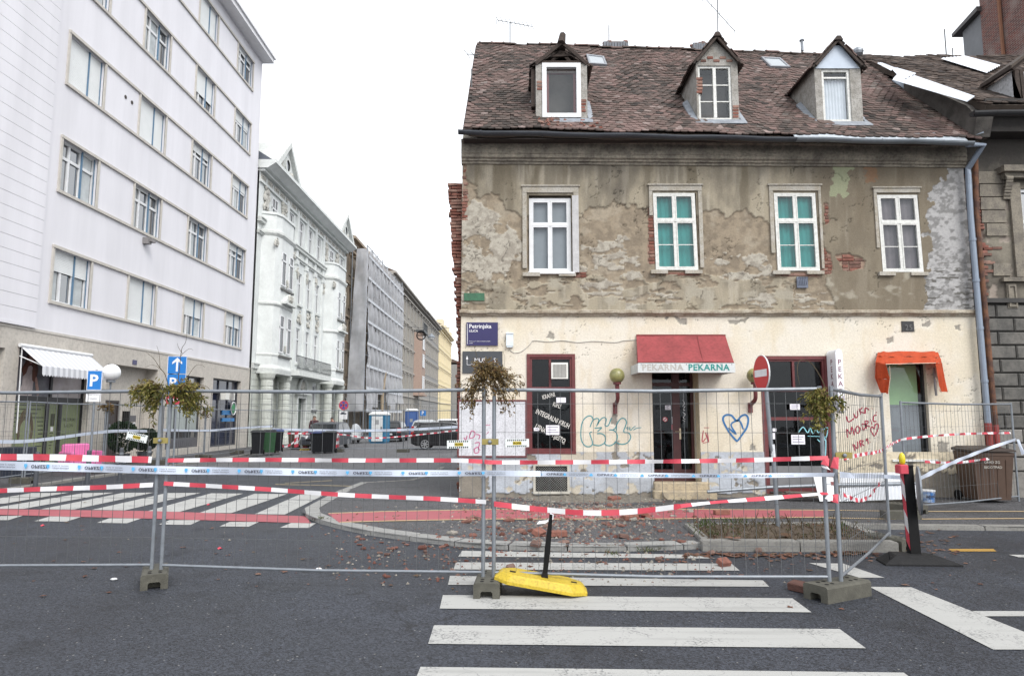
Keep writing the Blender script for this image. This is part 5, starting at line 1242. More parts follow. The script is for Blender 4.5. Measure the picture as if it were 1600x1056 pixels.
# eaves, roof
nYE,nYR=14.25,19.5;nz0=PY(1560,168,nYE).z+.06;nz1=12.55
def NR(X,t,l=0.):return Vector((X,nYE+(nYR-nYE)*t-l*.66,nz0+(nz1-nz0)*t+l*.75+.02*math.sin(X*3+t*7)))
m=MB();m.hexa([NR(NX0+.05,0,-.15),NR(20,0,-.15),NR(20,1,-.15),NR(NX0+.05,1,-.15),NR(NX0+.05,0,0),NR(20,0,0),NR(20,1,0),NR(NX0+.05,1,0)]);m.hexa([NR(NX0+.05,1,-.15),NR(20,1,-.15),Vector((20,25,nz0)),Vector((NX0+.05,25,nz0)),NR(NX0+.05,1,0),NR(20,1,0),Vector((20,25,nz0+.15)),Vector((NX0+.05,25,nz0+.15))])
nroof=mk('roof',m,MT['roof_boarding'],nb)
m=MB();ga,gb=PY(1519,175,14.15),PY(1600,175,14.15);gb=ga+(gb-ga)*3
o=gutter('gutter',ga.x,gb.x,mat('black_gutter',(.02,.02,.022),.5),nb,ga,gb,.10);m=MB();m.box(NX0+.1,20,14.35,NY,8.5,8.75);m.box(NX0+.2,20,14.6,NY,8.1,8.5);mk('eaves_box',m,mat('sooty_eaves',(.035,.032,.03),.9,.3),nb)
m=MB();m.prism([(NX0-.08,14.55,7.95),(NX0-.08,14.4,8.35),(NX0-.08,14.7,8.75),(NX0-.08,17.0,10.6),(NX0-.08,17,8)],(.36,0,0));mk('party_wall',m,mat('party_wall_render',(.12,.11,.10),.9,c2=(.06,.055,.05),ns=3,bump=.5,thr=(.4,.65)),nb)
DC=[(.025,.02,.018),(.04,.03,.026),(.055,.042,.035),(.075,.055,.045),(.09,.07,.06),(.12,.09,.075)]
dark_tile=ramp_mat('sooty_roof_tile',DC,.9,bump=.4,bs=60,var=.3);nl=wl(nroof)
dmes=[tile_me(k,(k+.5)/10,dark_tile)for k in range(10)]
nsl=math.atan2(nz1-nz0,nYR-nYE);cnt=0;jt=MB();SL2=math.hypot(nz1-nz0,nYR-nYE)
for r_ in range(int(SL2/EXP)+1):
 for c in range(40):
  X=NX0+.12+(c+(.5 if r_%2 else 0))*.172;t=max(0,r_*EXP-.05)/SL2
  if random.random()<.015:continue
  P=NR(X,t,.012+random.uniform(0,.02));rx=nsl-.04+random.uniform(-.06,.03);rz=random.gauss(0,.05);rnd=min(.98,max(.02,random.gauss(.42,.22)))
  if cnt<250 and r_>6:inst('roof_tile',dmes[int(rnd*9.99)],P-nl,(rx,0,rz),parent=nroof);cnt+=1
  else:
   M_=Matrix.Translation(P)@Matrix.Rotation(rz,4,'Z')@Matrix.Rotation(rx,4,'X');v,f=tgs[c%6];jt.ca=rnd;jt.add([M_@Vector(p)for p in v],f)
stuff(mk('upper_roof_tiles',jt,dark_tile,nroof))
# makeshift white corrugated sheets
def nhit(x,y):
 lo,hi=-.2,1.3
 for _ in range(40):
  t=(lo+hi)/2;q=PY(x,y,nYE+(nYR-nYE)*t)
  if q.z>nz0+(nz1-nz0)*t:lo=t
  else:hi=t
 return q.x,t
sheet=mat('white_sheet_metal',(.70,.73,.78),.4,.05,3)
def corr(pts,label,lift=.12,n=30):
 A,B,C_,E_=[NR(*nhit(*p),lift)for p in pts];m=MB();rs=[]
 for i in range(n+1):
  s_=i/n;w=.025*(1 if(i//2)%2 else 0);up=Vector((0,-.66,.75))*w;rs.append([A+(B-A)*s_+up,E_+(C_-E_)*s_+up])
 for a,b in zip(rs[:-1],rs[1:]):m.add([a[0],b[0],b[1],a[1]],[(0,1,2,3)])
 tag(mk('corrugated_sheet',m,sheet),label,'metal sheet','white sheets patching the roofs')
corr([(1392,132),(1404,120),(1519,160),(1508,167)],'long white corrugated sheet over the joint between the two roofs');corr([(1390,117),(1398,116),(1428,126),(1408,134)],'short torn white sheet at the middle of the roof joint',.14,14);corr([(1368,106),(1375,106),(1396,116),(1390,120)],'narrow white sheet at the top of the roof joint',.13,10);corr([(1468,97),(1505,95),(1560,110),(1540,121)],'wide white corrugated sheet near the ridge of the dark roof',.10,26)
m=MB();A=RP(10.25,.02,.06);B=RP(10.28,.62,.06);m.hexa([A,A+Vector((.2,-.03,.04)),B+Vector((.16,0,.05)),B,A+Vector((0,0,.03)),A+Vector((.2,-.03,.1)),B+Vector((.16,0,.12)),B+Vector((0,0,.03))]);mk('valley_flashing',m,mat('blue_zinc',(.23,.27,.32),.5,.15,4),nb)
# dormer of the neighbour
X,t=nhit(1530,168);Y=nYE+.35;xl=PY(1583,140,Y).x;m=MB();zt=PY(1583,112,Y).z;zb=PY(1583,172,Y).z
nY=lambda z_:nYE+(nYR-nYE)*(z_-nz0)/(nz1-nz0)
m.poly([(xl,Y,zb-.1),(xl,Y,zt),(xl,nY(zt)+.1,zt),(xl,nY(zb),zb-.1)]);m.poly([(xl,Y+.01,zb-.1),(xl+1.6,Y+.01,zb-.1),(xl+1.6,Y+.01,zt),(xl,Y+.01,zt)]);o=mk('dormer',m,mat('white_cheek',(.46,.46,.47),.9,.2,3,dirt=.4),nb)
m=MB();m.tube([(xl+.06,Y-.03,zb-.1),(xl+.06,Y-.03,zt)],.07,4);m.tube([(xl+.2,Y-.03,zb-.1),(xl+.17,Y-.03,zt)],.06,4);m.tube([(xl-.08,Y-.1,zt),(xl+.7,Y-.1,zt+.62)],.06,4);m.tube([(xl-.12,nY(zt)-.1,zt+.05),(xl-.1,Y-.15,zt+.03)],.06,4);mk('rafters',m,timber,o)
m=MB();A=Vector((xl-.14,Y-.2,zt-.02));m.hexa([A,A+Vector((.85,0,.66)),Vector((xl+.71,nY(zt+.66)+.1,zt+.66)),Vector((xl-.14,nY(zt),zt)),A+Vector((0,0,.07)),A+Vector((.85,0,.73)),Vector((xl+.71,nY(zt+.66)+.1,zt+.73)),Vector((xl-.14,nY(zt),zt+.07))]);m.ca=None;mk('dormer_roof',m,MT['roof_boarding'],o)
m=MB();DMn=lambda u,v,d:Vector((u,Y-.02-d,v));bars(m,DMn,xl+.32,xl+1.2,zb,zt-.03,.09,-.02,.06);mk('dormer_window',m,white_p,o);m=MB();m.mb(DMn,xl+.4,xl+1.12,zb+.08,zt-.1,.0,.01);mk('pane',m,mat('pale_pane',(.30,.36,.37),.2,.1),o)
# brick fire wall of the tall house behind
tb=thing('tall_brick_wall','tall red brick fire wall of a house rising behind the dark roof','brick wall',(21,27,PZ))
def brickmat(name):
 m=bpy.data.materials.new(name);t,b=nodes(m);g=N(t,'ShaderNodeNewGeometry');sx=N(t,'ShaderNodeSeparateXYZ');cx=N(t,'ShaderNodeCombineXYZ');t.links.new(g.outputs['Position'],sx.inputs[0]);ad_=N(t,'ShaderNodeMath',operation='ADD');t.links.new(sx.outputs[0],ad_.inputs[0]);t.links.new(sx.outputs[1],ad_.inputs[1]);t.links.new(ad_.outputs[0],cx.inputs[0]);t.links.new(sx.outputs[2],cx.inputs[1])
 bk=N(t,'ShaderNodeTexBrick');bk.inputs['Scale'].default_value=1;bk.inputs['Brick Width'].default_value=.27;bk.inputs['Row Height'].default_value=.082;bk.inputs['Mortar Size'].default_value=.009;bk.inputs['Color1'].default_value=(.16,.05,.038,1);bk.inputs['Color2'].default_value=(.085,.038,.034,1);bk.inputs['Mortar'].default_value=(.22,.19,.17,1)
 t.links.new(cx.outputs[0],bk.inputs['Vector']);n=N(t,'ShaderNodeTexNoise');n.inputs['Scale'].default_value=1.3;n.inputs['Detail'].default_value=8;t.links.new(g.outputs['Position'],n.inputs['Vector']);r=N(t,'ShaderNodeMapRange');r.inputs[1].default_value=.52;r.inputs[2].default_value=.68;r.inputs[4].default_value=.55;t.links.new(n.outputs[0],r.inputs[0]);mx=N(t,'ShaderNodeMix',data_type='RGBA');mx.inputs[7].default_value=(.24,.20,.18,1);t.links.new(r.outputs[0],mx.inputs[0]);t.links.new(bk.outputs[0],mx.inputs[6]);t.links.new(mx.outputs[2],b.inputs['Base Color']);b.inputs['Roughness'].default_value=.9
 bp=N(t,'ShaderNodeBump');bp.inputs['Strength'].default_value=.6;bp.inputs['Distance'].default_value=.02;t.links.new(bk.outputs['Fac'],bp.inputs['Height']);bp.invert=True;t.links.new(bp.outputs[0],b.inputs['Normal']);return m
farbrick=brickmat('fire_wall_brick')
yw=PX(1533,40,19.5).y;m=MB();m.box(19.5,30,14,yw,0,27);mk('wall',m,farbrick,tb)
yg=PX(1503,60,19.5).y;za=PX(1533,18,19.5).z;zc=PX(1503,47,19.5).z
m=MB();m.prism([(19.55,yw+.01,8),(19.55,yg,8),(19.55,yg,zc),(19.55,yw+.01,za)],(9,0,0));mk('rendered_end',m,mat('grey_render',(.17,.175,.185),.9,.12,1.5),tb)
m=MB();m.prism([(19.3,yw-.1,za+.0),(19.3,yg+.35,zc-.12),(19.3,yg+.35,zc+.03),(19.3,yw-.1,za+.2)],(9.4,0,0));mk('verge',m,mat('verge_metal',(.07,.065,.065),.6),tb)
m=MB();yc=PX(1563,40,19.4).y;m.tube([(19.42,yc,8),(19.42,yc,26)],.07,6);mk('conduit',m,mat('rust_conduit',(.20,.09,.05),.8),tb)
m=MB();p=PY(1479,92,19.7);m.tube([p-Vector((0,0,.4)),p+Vector((0,0,.95))],.018,5);tag(mk('roof_rod',m,wire_m),'thin upright rod on the ridge of the dark roof','rod');m=MB();p=PY(1488,90,19.7);m.tube([p-Vector((.2,0,.35)),p+Vector((.02,0,-.1)),p+Vector((.02,0,.3))],.016,5);tag(mk('bent_rod',m,wire_m),'short bent rod on the ridge of the dark roof','rod')
# ================================================================== left side of the street
LX=-15.0
def LM(u,v,d):return Vector((LX+d,u,v))
wb=thing('apartment_building','white modernist apartment building with ribbon windows and stone clad ground floor','apartment building',(-19,28,PZ))
wwall=mat('white_render',(.66,.655,.69),.85,.08,.8,bump=.15,bs=60,streak=True);stone_b=mat('beige_stone_trim',(.48,.455,.415),.8,.12,5);trav=mat('travertine_cladding',(.52,.485,.435),.75,c2=(.43,.40,.36),ns=1.6,bump=.1,dirt=.22,thr=(.35,.7))
rowsz=[(5.53,7.27),(9.24,11.0),(12.95,14.7),(16.66,18.4),(20.48,22.1)];colsy=[(21.88,23.85),(26.28,28.3),(30.8,32.8),(35.35,37.5)]
holes=[(a,b,c,d)for(c,d)in rowsz for(a,b)in colsy]
m=MB();m.wall(LM,14,38.9,4.5,22.9,holes,.22);m.box(-30,LX-1.0,14,38.9,0,22.9);m.poly([(LX,38.9,0),(LX,38.9,22.9),(-30,38.9,22.9),(-30,38.9,0)]);m.poly([(LX,38.9,4.5),(LX,38.9,22.9),(LX-1.01,38.9,22.9),(LX-1.01,38.9,4.5)]);m.poly([(LX,14,4.5),(LX,38.9,4.5),(LX-1.0,38.9,4.5),(LX-1.0,14,4.5)]);mk('wall',m,wwall,wb)
m=MB();m.box(-30,LX+.65,14,39.05,22.9,23.15);m.box(-30,LX+.75,13.9,39.1,23.15,23.3);mk('eaves',m,mat('eaves_white',(.74,.74,.76),.8,.05),wb)
for i in range(44):
 z=4.62+i*.42
 if z>22.5:break
 m=MB();m.mb(LM,14,21.18,z,z+.408,-.1,.10);mk('wall_panel',m,wwall,wb)
m=MB();m.mb(LM,14,21.175,4.62,22.6,-.1,.085);mk('panel_joint_backing',m,mat('joint_grey',(.36,.355,.37),.9),wb)
m=MB();m.mb(LM,14,21.178,4.53,4.615,-.1,.12);mk('panel_base',m,wwall,wb)
for(c,d)in rowsz:
 for(z0,z1)in((c-.10,c),(d,d+.10)):
  m=MB();m.mb(LM,21.78,37.6,z0,z1,-.02,.07);mk('ledge',m,stone_b,wb)
 for(a,b)in colsy:
  m=MB();m.mb(LM,a-.09,a,c,d,-.02,.05);m.mb(LM,b,b+.09,c,d,-.02,.05);mks('jamb',m,stone_b,wb)
shut=mat('white_shutter',(.70,.72,.72),.6,.04,2);blue_c=mat('blue_cord',(.09,.17,.26),.6)
SH=[[.42,1,.5,.42],[.04,.08,.08,.2],[1,1,.22,.3],[.1,.08,.68,.3],[.1,.1,1,.15]]
wfr=None
def apt_window(a,b,c,d,sh):
 m=MB();M=lambda u,v,dd:LM(u,v,dd-.16);f=.07
 bars(m,M,a,b,c,d,f,-.05,.03);um=a+(b-a)*.62;ul=a+(b-a)*.3;vt=c+(d-c)*.68
 m.mb(M,um-.06,um+.06,c+f,d-f,-.05,.035);m.mb(M,ul-.05,ul+.05,c+f,d-f,-.045,.03);m.mb(M,a+f,b-f,vt-.05,vt+.05,-.045,.033)
 o=mk('window',m,white_p,wb)
 for(p,q_)in((a+f,ul-.05),(ul+.05,um-.06),(um+.06,b-f)):
  m=MB();m.poly([M(p,c+f,-.02),M(q_,c+f,-.02),M(q_,d-f,-.02),M(p,d-f,-.02)]);mk('pane',m,dkglass,o)
  if random.random()<.6:m=MB();w_=(q_-p)*random.uniform(.4,1);m.poly([M(p,c+f,-.012),M(p+w_,c+f,-.012),M(p+w_,d-f,-.012),M(p,d-f,-.012)]);mk('curtain',m,mat('net_curtain',(.42,.45,.46),.8,.2,3),o)
 if sh>.02:
  for(p,q_)in((a+.02,um-.03),(um+.03,b-.02)):
   m=MB();zz=d;n=int((d-c)*sh/.055)
   for k in range(max(1,n)):m.mb(M,p,q_,d-(k+1)*.055+.006,d-k*.055,.036,.052)
   mk('shutter',m,shut,o)
 m=MB();m.mb(M,um-.028,um+.028,c,d,.036,.085);m.mb(M,b-.05,b-.02,c,d,.053,.075);mks('guide_rail',m,blue_c,o)
for i,(c,d)in enumerate(rowsz):
 for j,(a,b)in enumerate(colsy):apt_window(a,b,c,d,SH[i][j])
m=MB();p=PX(196,152,LX);
for dy in(0,.45):m.lathe([(.0,.0),(.075,0),(.075,.02),(0,.02)],(LX,p.y+dy,p.z-.02*dy),10,'x')
mks('vent_hole',m,mat('vent_dark',(.06,.05,.045),.9),wb)
m=MB();p=PX(225,377,LX);m.mb(LM,p.y-.12,p.y+.12,p.z-.12,p.z+.14,0,.25);m.mb(LM,p.y-.05,p.y+.25,p.z-.02,p.z+.1,.1,.35);mk('floodlight',m,mat('flood_grey',(.20,.19,.19),.6),wb)
# stone ground floor
def zz_(x,y):return PX(x,y,LX).z
def yy_(x,y=600):return PX(x,y,LX).y
sh1=(yy_(28,560),yy_(140,600),.12,zz_(30,541));ent=(yy_(166,590),yy_(245,600),.12,zz_(170,568));sh2=(yy_(262,600),yy_(318,600),.35,zz_(262,583));sh3=(yy_(331,620),yy_(375,620),.25,zz_(331,590));sh0=(15,yy_(2,600),.12,zz_(2,543))
def LM2(u,v,d):return LM(u,v,d+.03)
m=MB();m.wall(LM2,14,38.95,.0,4.46,[sh0,sh1,ent,sh2,sh3],.5);mk('stone_base',m,trav,wb)
m=MB();m.mb(LM,14,38.93,4.44,4.52,-.1,.055);mk('base_moulding',m,stone_b,wb)
m=MB();m.mb(LM,14,38.9,0,4.4,-.9,-.48);mk('shop_back',m,dark_m,wb)
u0,u1,v0,v1=sh1;zm=zz_(80,622);M=lambda u,v,d:LM(u,v,d-.25)
sf=thing('salon_shopfront','salon shopfront with green panels and hair posters under a white awning','shopfront',(LX,(u0+u1)/2,PZ))
m=MB();bars(m,M,u0,u1,v0,v1,.06,-.05,.06);m.mb(M,u0,u1,zm-.12,zm+.04,-.05,.07)
ua=u0+(u1-u0)*.5;ub=u0+(u1-u0)*.68
for u in(ua,ub):m.mb(M,u-.06,u+.06,v0,zm,-.05,.065)
um=u0+(u1-u0)*.53;m.mb(M,um-.05,um+.05,zm,v1,-.05,.055);mk('frame',m,mat('shop_black',(.02,.02,.022),.5),sf)
gp=mat('sage_panel',(.19,.225,.12),.6,.06)
for(p,q_)in((u0+.06,ua-.06),(ua+.06,ub-.06),(ub+.06,u1-.06)):m=MB();m.mb(M,p,q_,v0+.06,zm-.12,-.02,.0);mk('panel',m,gp,sf)
m=MB();m.mb(M,u0+.06,um-.05,zm+.04,v1-.06,-.02,0);mk('poster',m,mat('poster_grey',(.05,.05,.06),.5,c2=(.22,.22,.25),ns=1.0,thr=(.4,.7)),sf);m=MB();m.mb(M,um+.05,u1-.06,zm+.04,v1-.06,-.02,0);mk('poster',m,mat('poster_pale',(.50,.47,.48),.5,c2=(.38,.33,.32),ns=1.2),sf)
fig=[('poster_hair',(.09,.03,.018),[(.42,.98),(.50,1),(.57,.95),(.62,.78),(.68,.62),(.66,.45),(.58,.42),(.50,.6),(.40,.5),(.28,.5),(.25,.58),(.33,.72),(.36,.88)],.003),('poster_dress',(.50,.44,.43),[(.38,.62),(.48,.68),(.56,.62),(.58,.42),(.56,0),(.20,0),(.30,.25),(.30,.5)],.004),('poster_face',(.40,.24,.19),[(.44,.92),(.53,.92),(.55,.82),(.50,.72),(.45,.72),(.42,.82)],.005),('poster_arm',(.42,.26,.21),[(.60,.45),(.66,.42),(.76,.05),(.70,0),(.64,.2)],.005),('poster_lock',(.13,.045,.025),[(.55,.85),(.60,.7),(.64,.5),(.60,.3),(.54,.35),(.52,.55),(.54,.7)],.006),('poster_lock',(.13,.045,.025),[(.42,.9),(.38,.74),(.28,.55),(.30,.42),(.38,.5),(.43,.68)],.006)]
H_=v1-zm-.12;Wd=um-u0-.14
for nm,c_,pts,d_ in fig:
 m=MB();m.prism([M(u0+.08+x*Wd,zm+.06+y*H_,d_)for x,y in pts],(.0012,0,0));mk(nm,m,mat(nm,c_,.6,.25,6),sf)
m=MB()
for(x,w_)in((.14,.25),(.45,.3)):m.prism([M(um+.1+x*Wd,v1-.62,.002),M(um+.1+(x+w_*.5)*Wd,v1-.74,.002),M(um+.1+(x+w_)*Wd,v1-.6,.002),M(um+.1+(x+w_)*Wd,v1-.3,.002),M(um+.1+x*Wd,v1-.3,.002)],(.002,0,0))
mks('poster_hair',m,MT['poster_lock'],sf)
m=MB();hz=zm-v0-.3
for k in range(14):
 z=zm-.22-k*.13
 if z<v0+.15:break
 w_=(ua-u0-.2);ins=max(0,.55-abs(k-7)*.03)
 if k<4 or k>10:m.mb(M,u0+.1,ua-.1-(.15*(k%3)),z-.03,z,.001,.004)
 else:m.mb(M,u0+.1,u0+.1+w_*(.14+.03*abs(k-7)),z-.03,z,.001,.004);m.mb(M,ua-.1-w_*(.12+.02*abs(k-7)),ua-.1,z-.03,z,.001,.004)
mk('stripes',m,mat('stripe_black',(.02,.022,.02),.6),sf)
m=MB();cy=(u0+ua)/2;c_z=(zm+v0)/2
for k in range(9):a=k*.05;m.tube([M(cy+(.33+.025*math.sin(k*2.3))*math.cos(t)*(1-a*.5),c_z+.1+(.85-a)*math.sin(t)*.8,.004)for t in[math.pi*(1.15-1.3*j/14)for j in range(15)]],.012,4)
mk('hair_outline',m,mat('outline_brown',(.10,.075,.045),.7),sf)
q=MB();fl=lambda x,y:(lambda u,v:tuple(M(x+u,y+v,.004)))
text(q,'FRIZERSKI',.15,fl(ub+.22,zm-.75));text(q,'SALON',.15,fl(ub+.3,zm-.95));text(q,'Theone',.24,fl(ub+.2,zm-1.35));q.mb(M,ua+.25,ub-.2,zm-.9,zm-.5,.001,.004)
for k in range(6):q.mb(M,ua+.25+.03*(k%2),ub-.22-.04*(k%3),zm-1.15-.1*k,zm-1.12-.1*k,.001,.004)
mk('lettering',q,mat('olive_ink',(.05,.055,.03),.7),sf)
m=MB();m.mb(M,ua+.28,ub-.25,zm-1.07,zm-.93,.005,.008);mk('opening_card',m,white_p,sf)
# awning with scalloped valance
aw=thing('striped_awning','white striped awning with scalloped edge over the salon window','awning',(LX+.5,(u0+u1)/2,zz_(60,575)))
A0,A1=u0-.05,u1-.2;zt=zz_(33,541);am=mat('awning_white',(.66,.67,.70),.75,.03);am2=mat('awning_grey',(.47,.48,.51),.75,.03);m=MB();n=26
for k in range(n):
 a=A0+(A1-A0)*k/n;b=A0+(A1-A0)*(k+1)/n;m.cm=k%2
 m.hexa([Vector((LX+.06,a,zt)),Vector((LX+.06,b,zt)),Vector((LX+.8,b,zt-.62)),Vector((LX+.8,a,zt-.62)),Vector((LX+.06,a,zt+.012)),Vector((LX+.06,b,zt+.012)),Vector((LX+.8,b,zt-.608)),Vector((LX+.8,a,zt-.608))])
 m.prism([(LX+.8,a,zt-.61),(LX+.8,b,zt-.61),(LX+.81,b,zt-.86),(LX+.81,(a+b)/2,zt-.92),(LX+.81,a,zt-.86)],(.006,0,0))
mk('fabric',m,[am,am2],aw)
m=MB();m.tube([(LX+.1,A0-.05,zt+.02),(LX+.1,A1+.05,zt+.02)],.06,8);m.tube([(LX+.05,A0+.05,zt-.3),(LX+.77,A0+.05,zt-.6)],.02,5);m.tube([(LX+.05,A1-.05,zt-.3),(LX+.77,A1-.05,zt-.6)],.02,5);mk('roller',m,white_p,aw)
m=MB();m.tube([(LX+.1,u0-.0,zt-.05),(LX+.16,u0-.02,1.3)],.018,5);mk('crank_rod',m,white_p,aw)
# entrance recess, middle shop, right shop
u0,u1,v0,v1=ent
m=MB();m.mb(LM,u0,u1,v0,v1,-.5,-.46);mk('entrance_wall',m,trav,wb)
m=MB();M=lambda u,v,d:LM(u,v,d-.44);a=u0+.15;bars(m,M,a,a+1.5,v0,zz_(185,625),.08,-.01,.04);m.mb(M,a,a+1.5,v0,zz_(185,626),-.02,.0);m.mb(M,a+.72,a+.8,v0,zz_(185,625),0,.045);o=mk('entrance_door',m,mat('dark_wood_door',(.035,.025,.022),.5),wb);m=MB();m.mb(M,a+.85,a+.9,1.0,1.5,.045,.09);mk('handle',m,galv,o)
for(x,y,x1,y1,nm,mt)in((194,642,203,667,'intercom',dark_m),(204,649,213,658,'name_plate',mat('plate_grey',(.10,.10,.11),.5)),(206,660,212,669,'paper_slip',white_p),(206,562,212,570,'house_number_plate',nv)):
 p,q_=PX(x,y,LX-.4),PX(x1,y1,LX-.4)
 if nm=='house_number_plate':p,q_=PX(x,y,LX),PX(x1,y1,LX);m=MB();m.mb(LM,p.y,q_.y,q_.z,p.z,.03,.05)
 else:m=MB();m.mb(LM,p.y,q_.y,q_.z,p.z,-.46,-.42)
 mk(nm,m,mt,wb)
def front(w,label,gl,cat='shopfront'):
 o=thing('shopfront',label,cat,(LX,(w[0]+w[1])/2,w[2]));M=lambda u,v,d:LM(u,v,d-.22);m=MB();bars(m,M,*w,.07,-.04,.06);m.mb(M,w[0],w[1],w[3]-.75,w[3]-.67,-.04,.05)
 for k in(1,2):uu=w[0]+(w[1]-w[0])*k/3;m.mb(M,uu-.03,uu+.03,w[2],w[3],-.03,.045)
 mk('frame',m,mat('graphite_frame',(.05,.052,.06),.5),o);m=MB();m.mb(M,w[0],w[1],w[2],w[3],-.03,-.01);mk('pane',m,gl,o);return o,M
front(sh0,'dark shopfront at the very left edge of the picture',dkglass)
frost=mat('frosted_pane',(.33,.37,.36),.35,.1,1.2)
o,M=front(sh2,'plain shopfront with frosted panes behind the one way sign',dkglass)
m=MB();m.mb(M,sh2[0]+.1,sh2[1]-.1,sh2[2]+.75,sh2[3]-.85,.0,.012);mk('frosted_film',m,frost,o);m=MB();m.mb(M,sh2[0]+.05,sh2[1]-.05,sh2[2],sh2[2]+.45,.0,.08)
for k in range(14):m.mb(M,sh2[0]+.15+k*.2,sh2[0]+.28+k*.2,sh2[2]+.08,sh2[2]+.36,.08,.1)
mk('base_grille',m,mat('grey_grille',(.09,.09,.10),.6),o)
o,M=front(sh3,'dark blue shopfront with blue sign panels at the end of the white building',mat('blue_dark_pane',(.02,.025,.05),.08,.3,2,spec=.8))
m=MB();cc=mat('sign_blue',(.02,.20,.50),.5)
for(x,y,x1,y1)in((348,641,364,648),(348,653,366,658)):p,q_=PX(x,y,LX-.15),PX(x1,y1,LX-.15);m.mb(LM,p.y,q_.y,q_.z,p.z,-.2,-.15)
mks('sign_panel',m,cc,o)
m=MB();p=PX(364,638,LX-.1);m.ball(p,(.04,.28,.3),14,8);mk('round_emblem',m,mat('emblem_green',(.02,.20,.07),.5),o);m=MB();m.tube([p+Vector((.03,.32*math.cos(t),.34*math.sin(t)))for t in[k*math.pi/8 for k in range(17)]],.03,5,False);mk('emblem_ring',m,white_p,o)
p,q_=PX(344,612,LX),PX(358,625,LX);m=MB();m.mb(LM,p.y,q_.y,q_.z,p.z,.0,.3);o_=thing('air_conditioner','white outdoor air conditioner unit above the dark blue shopfront','air conditioner',(LX+.15,p.y,q_.z));mk('casing',m,MT['ac_white'],o_);m=MB();m.lathe([(.0,0),(.26,0),(.26,.02),(0,.02)],(LX+.31,(p.y+q_.y)/2+.15,(p.z+q_.z)/2),16,'x');mk('fan_grille',m,MT['ac_grille'],o_)
# globe lamp
c=PX(174,582,LX+.9);o_=thing('globe_lamp','white globe street lamp on a bracket beside the salon awning','lamp',(LX,c.y,c.z-.6));m=MB();m.ball(c,.30,20,14);mk('globe',m,mat('opal_globe',(.74,.75,.76),.35,.04),o_,True);m=MB();m.tube([c-Vector((0,0,.28)),c-Vector((0,0,.34))],.15,10);m.tube([c-Vector((0,0,.3)),c-Vector((0,0,.62)),Vector((LX,c.y,c.z-.62))],.04,8);mk('bracket',m,galv,o_)
q=MB();text(q,'salon Theone',.06,lambda u,v:(c.x+.0+(u-.2)*.0+.2,c.y-.225,c.z+v));
# ------------------------------------------------------------------ ornate building
ob2=thing('ornate_building','ornate pale art nouveau building with bays, balconies and twin gables','building',(-19,49.5,PZ))
ow=mat('pale_mint_render',(.63,.655,.645),.85,.1,1.5,dirt=.08);oc=mat('pale_stone_trim',(.60,.62,.60),.85,.14,4,dirt=.2);orn=mat('stucco_ornament',(.50,.49,.45),.9,.2,9,bump=.8,bs=25,dirt=.3);base_m=mat('grey_green_stone',(.50,.52,.48),.85,.12,2,bump=.2,dirt=.15)
Y0,Y1=39.2,60.2
fl=[(5.5,7.9),(9.6,11.8),(13.6,15.5)];mid=[45.3,47.5,49.7,51.9];BX=.95
bays=[(39.9,43.9),(53.4,57.6)]
holes=[(y-.42,y+.42,a,b)for y in mid for a,b in fl]+[(y-.45,y+.45,2.3,4.1)for y in(41.3,45.0,51.8,55.8,58.8)]+[(58.6,59.4,a,b)for a,b in fl]
dr=(47.6,49.4,.1,3.1);holes+=[dr]
m=MB();m.wall(LM,Y0,Y1,0,16.3,holes,.25);m.box(-30,LX-.5,Y0,Y1,0,16.3);m.poly([(LX,Y1,0),(LX,Y1,16.3),(LX-.6,Y1,16.3),(LX-.6,Y1,0)]);mk('wall',m,ow,ob2)
for k in range(11):
 z=.5+k*.38
 if z>4.3:break
 ys=[Y0]
 for h in sorted([h for h in holes if h[2]<z+.3 and h[3]>z]):ys+=[h[0]-.12,h[1]+.12]
 ys+=[Y1]
 for a,b in zip(ys[::2],ys[1::2]):
  while b-a>.3:c_=min(a+1.6,b);m=MB();m.mb(LM,a+.01,c_-.01,z,z+.355,-.01,.05);mk('stone_course',m,base_m,ob2);a=c_
m=MB();m.mb(LM,Y0,Y1,0,.47,-.01,.08);mk('plinth',m,base_m,ob2)
def orn_window(y,a,b,w=.42,d=0.,X=0.):
 M=lambda u,v,dd:LM(u,v,dd+X-.12);m=MB();bars(m,M,y-w,y+w,a,b,.08,-.04,.04);m.mb(M,y-.04,y+.04,a,b,-.03,.045);vt=a+(b-a)*.68;m.mb(M,y-w,y+w,vt-.05,vt+.05,-.03,.05);o=mk('window',m,white_p,ob2);m=MB();m.poly([M(y-w,a,0),M(y+w,a,0),M(y+w,b,0),M(y-w,b,0)]);mk('pane',m,dkglass2,o);return o
for h in holes:
 if h is dr:continue
 orn_window((h[0]+h[1])/2,h[2],h[3],(h[1]-h[0])/2)
def clump_orn(name,y,z,w,hgt,d,n=16):
# stucco relief: overlapping small lumps and scrolls
 m=MB()
 for k in range(n):
  cy,cz=y+random.uniform(-w,w)*.8,z+random.uniform(-hgt,hgt)*.85;r=random.uniform(.10,.2)*min(w*1.6,1)
  m.ball(LM(cy,cz,d),(r*.7,r,r*random.uniform(.8,1.5)),7,5)
 for k in range(3):t0=random.uniform(0,6);cy,cz=y+random.uniform(-w,w)*.4,z+random.uniform(-hgt,hgt)*.6;m.tube([LM(cy+.22*w*(1+.12*j)*math.cos(t0+j*.6),cz+.3*hgt*math.sin(t0+j*.6),d+.06)for j in range(9)],.035,5)
 return mk(name,m,orn,ob2)
pil=[]
for y in[44.2,46.4,48.6,50.8,53.0,59.9]:
 m=MB();m.mb(LM,y-.2,y+.2,4.9,16,-.01,.14);m.mb(LM,y-.26,y+.26,12.2,12.5,-.01,.2);mk('pilaster',m,ow,ob2);clump_orn('stucco_relief',y,11.7,.26,.5,.16,12)
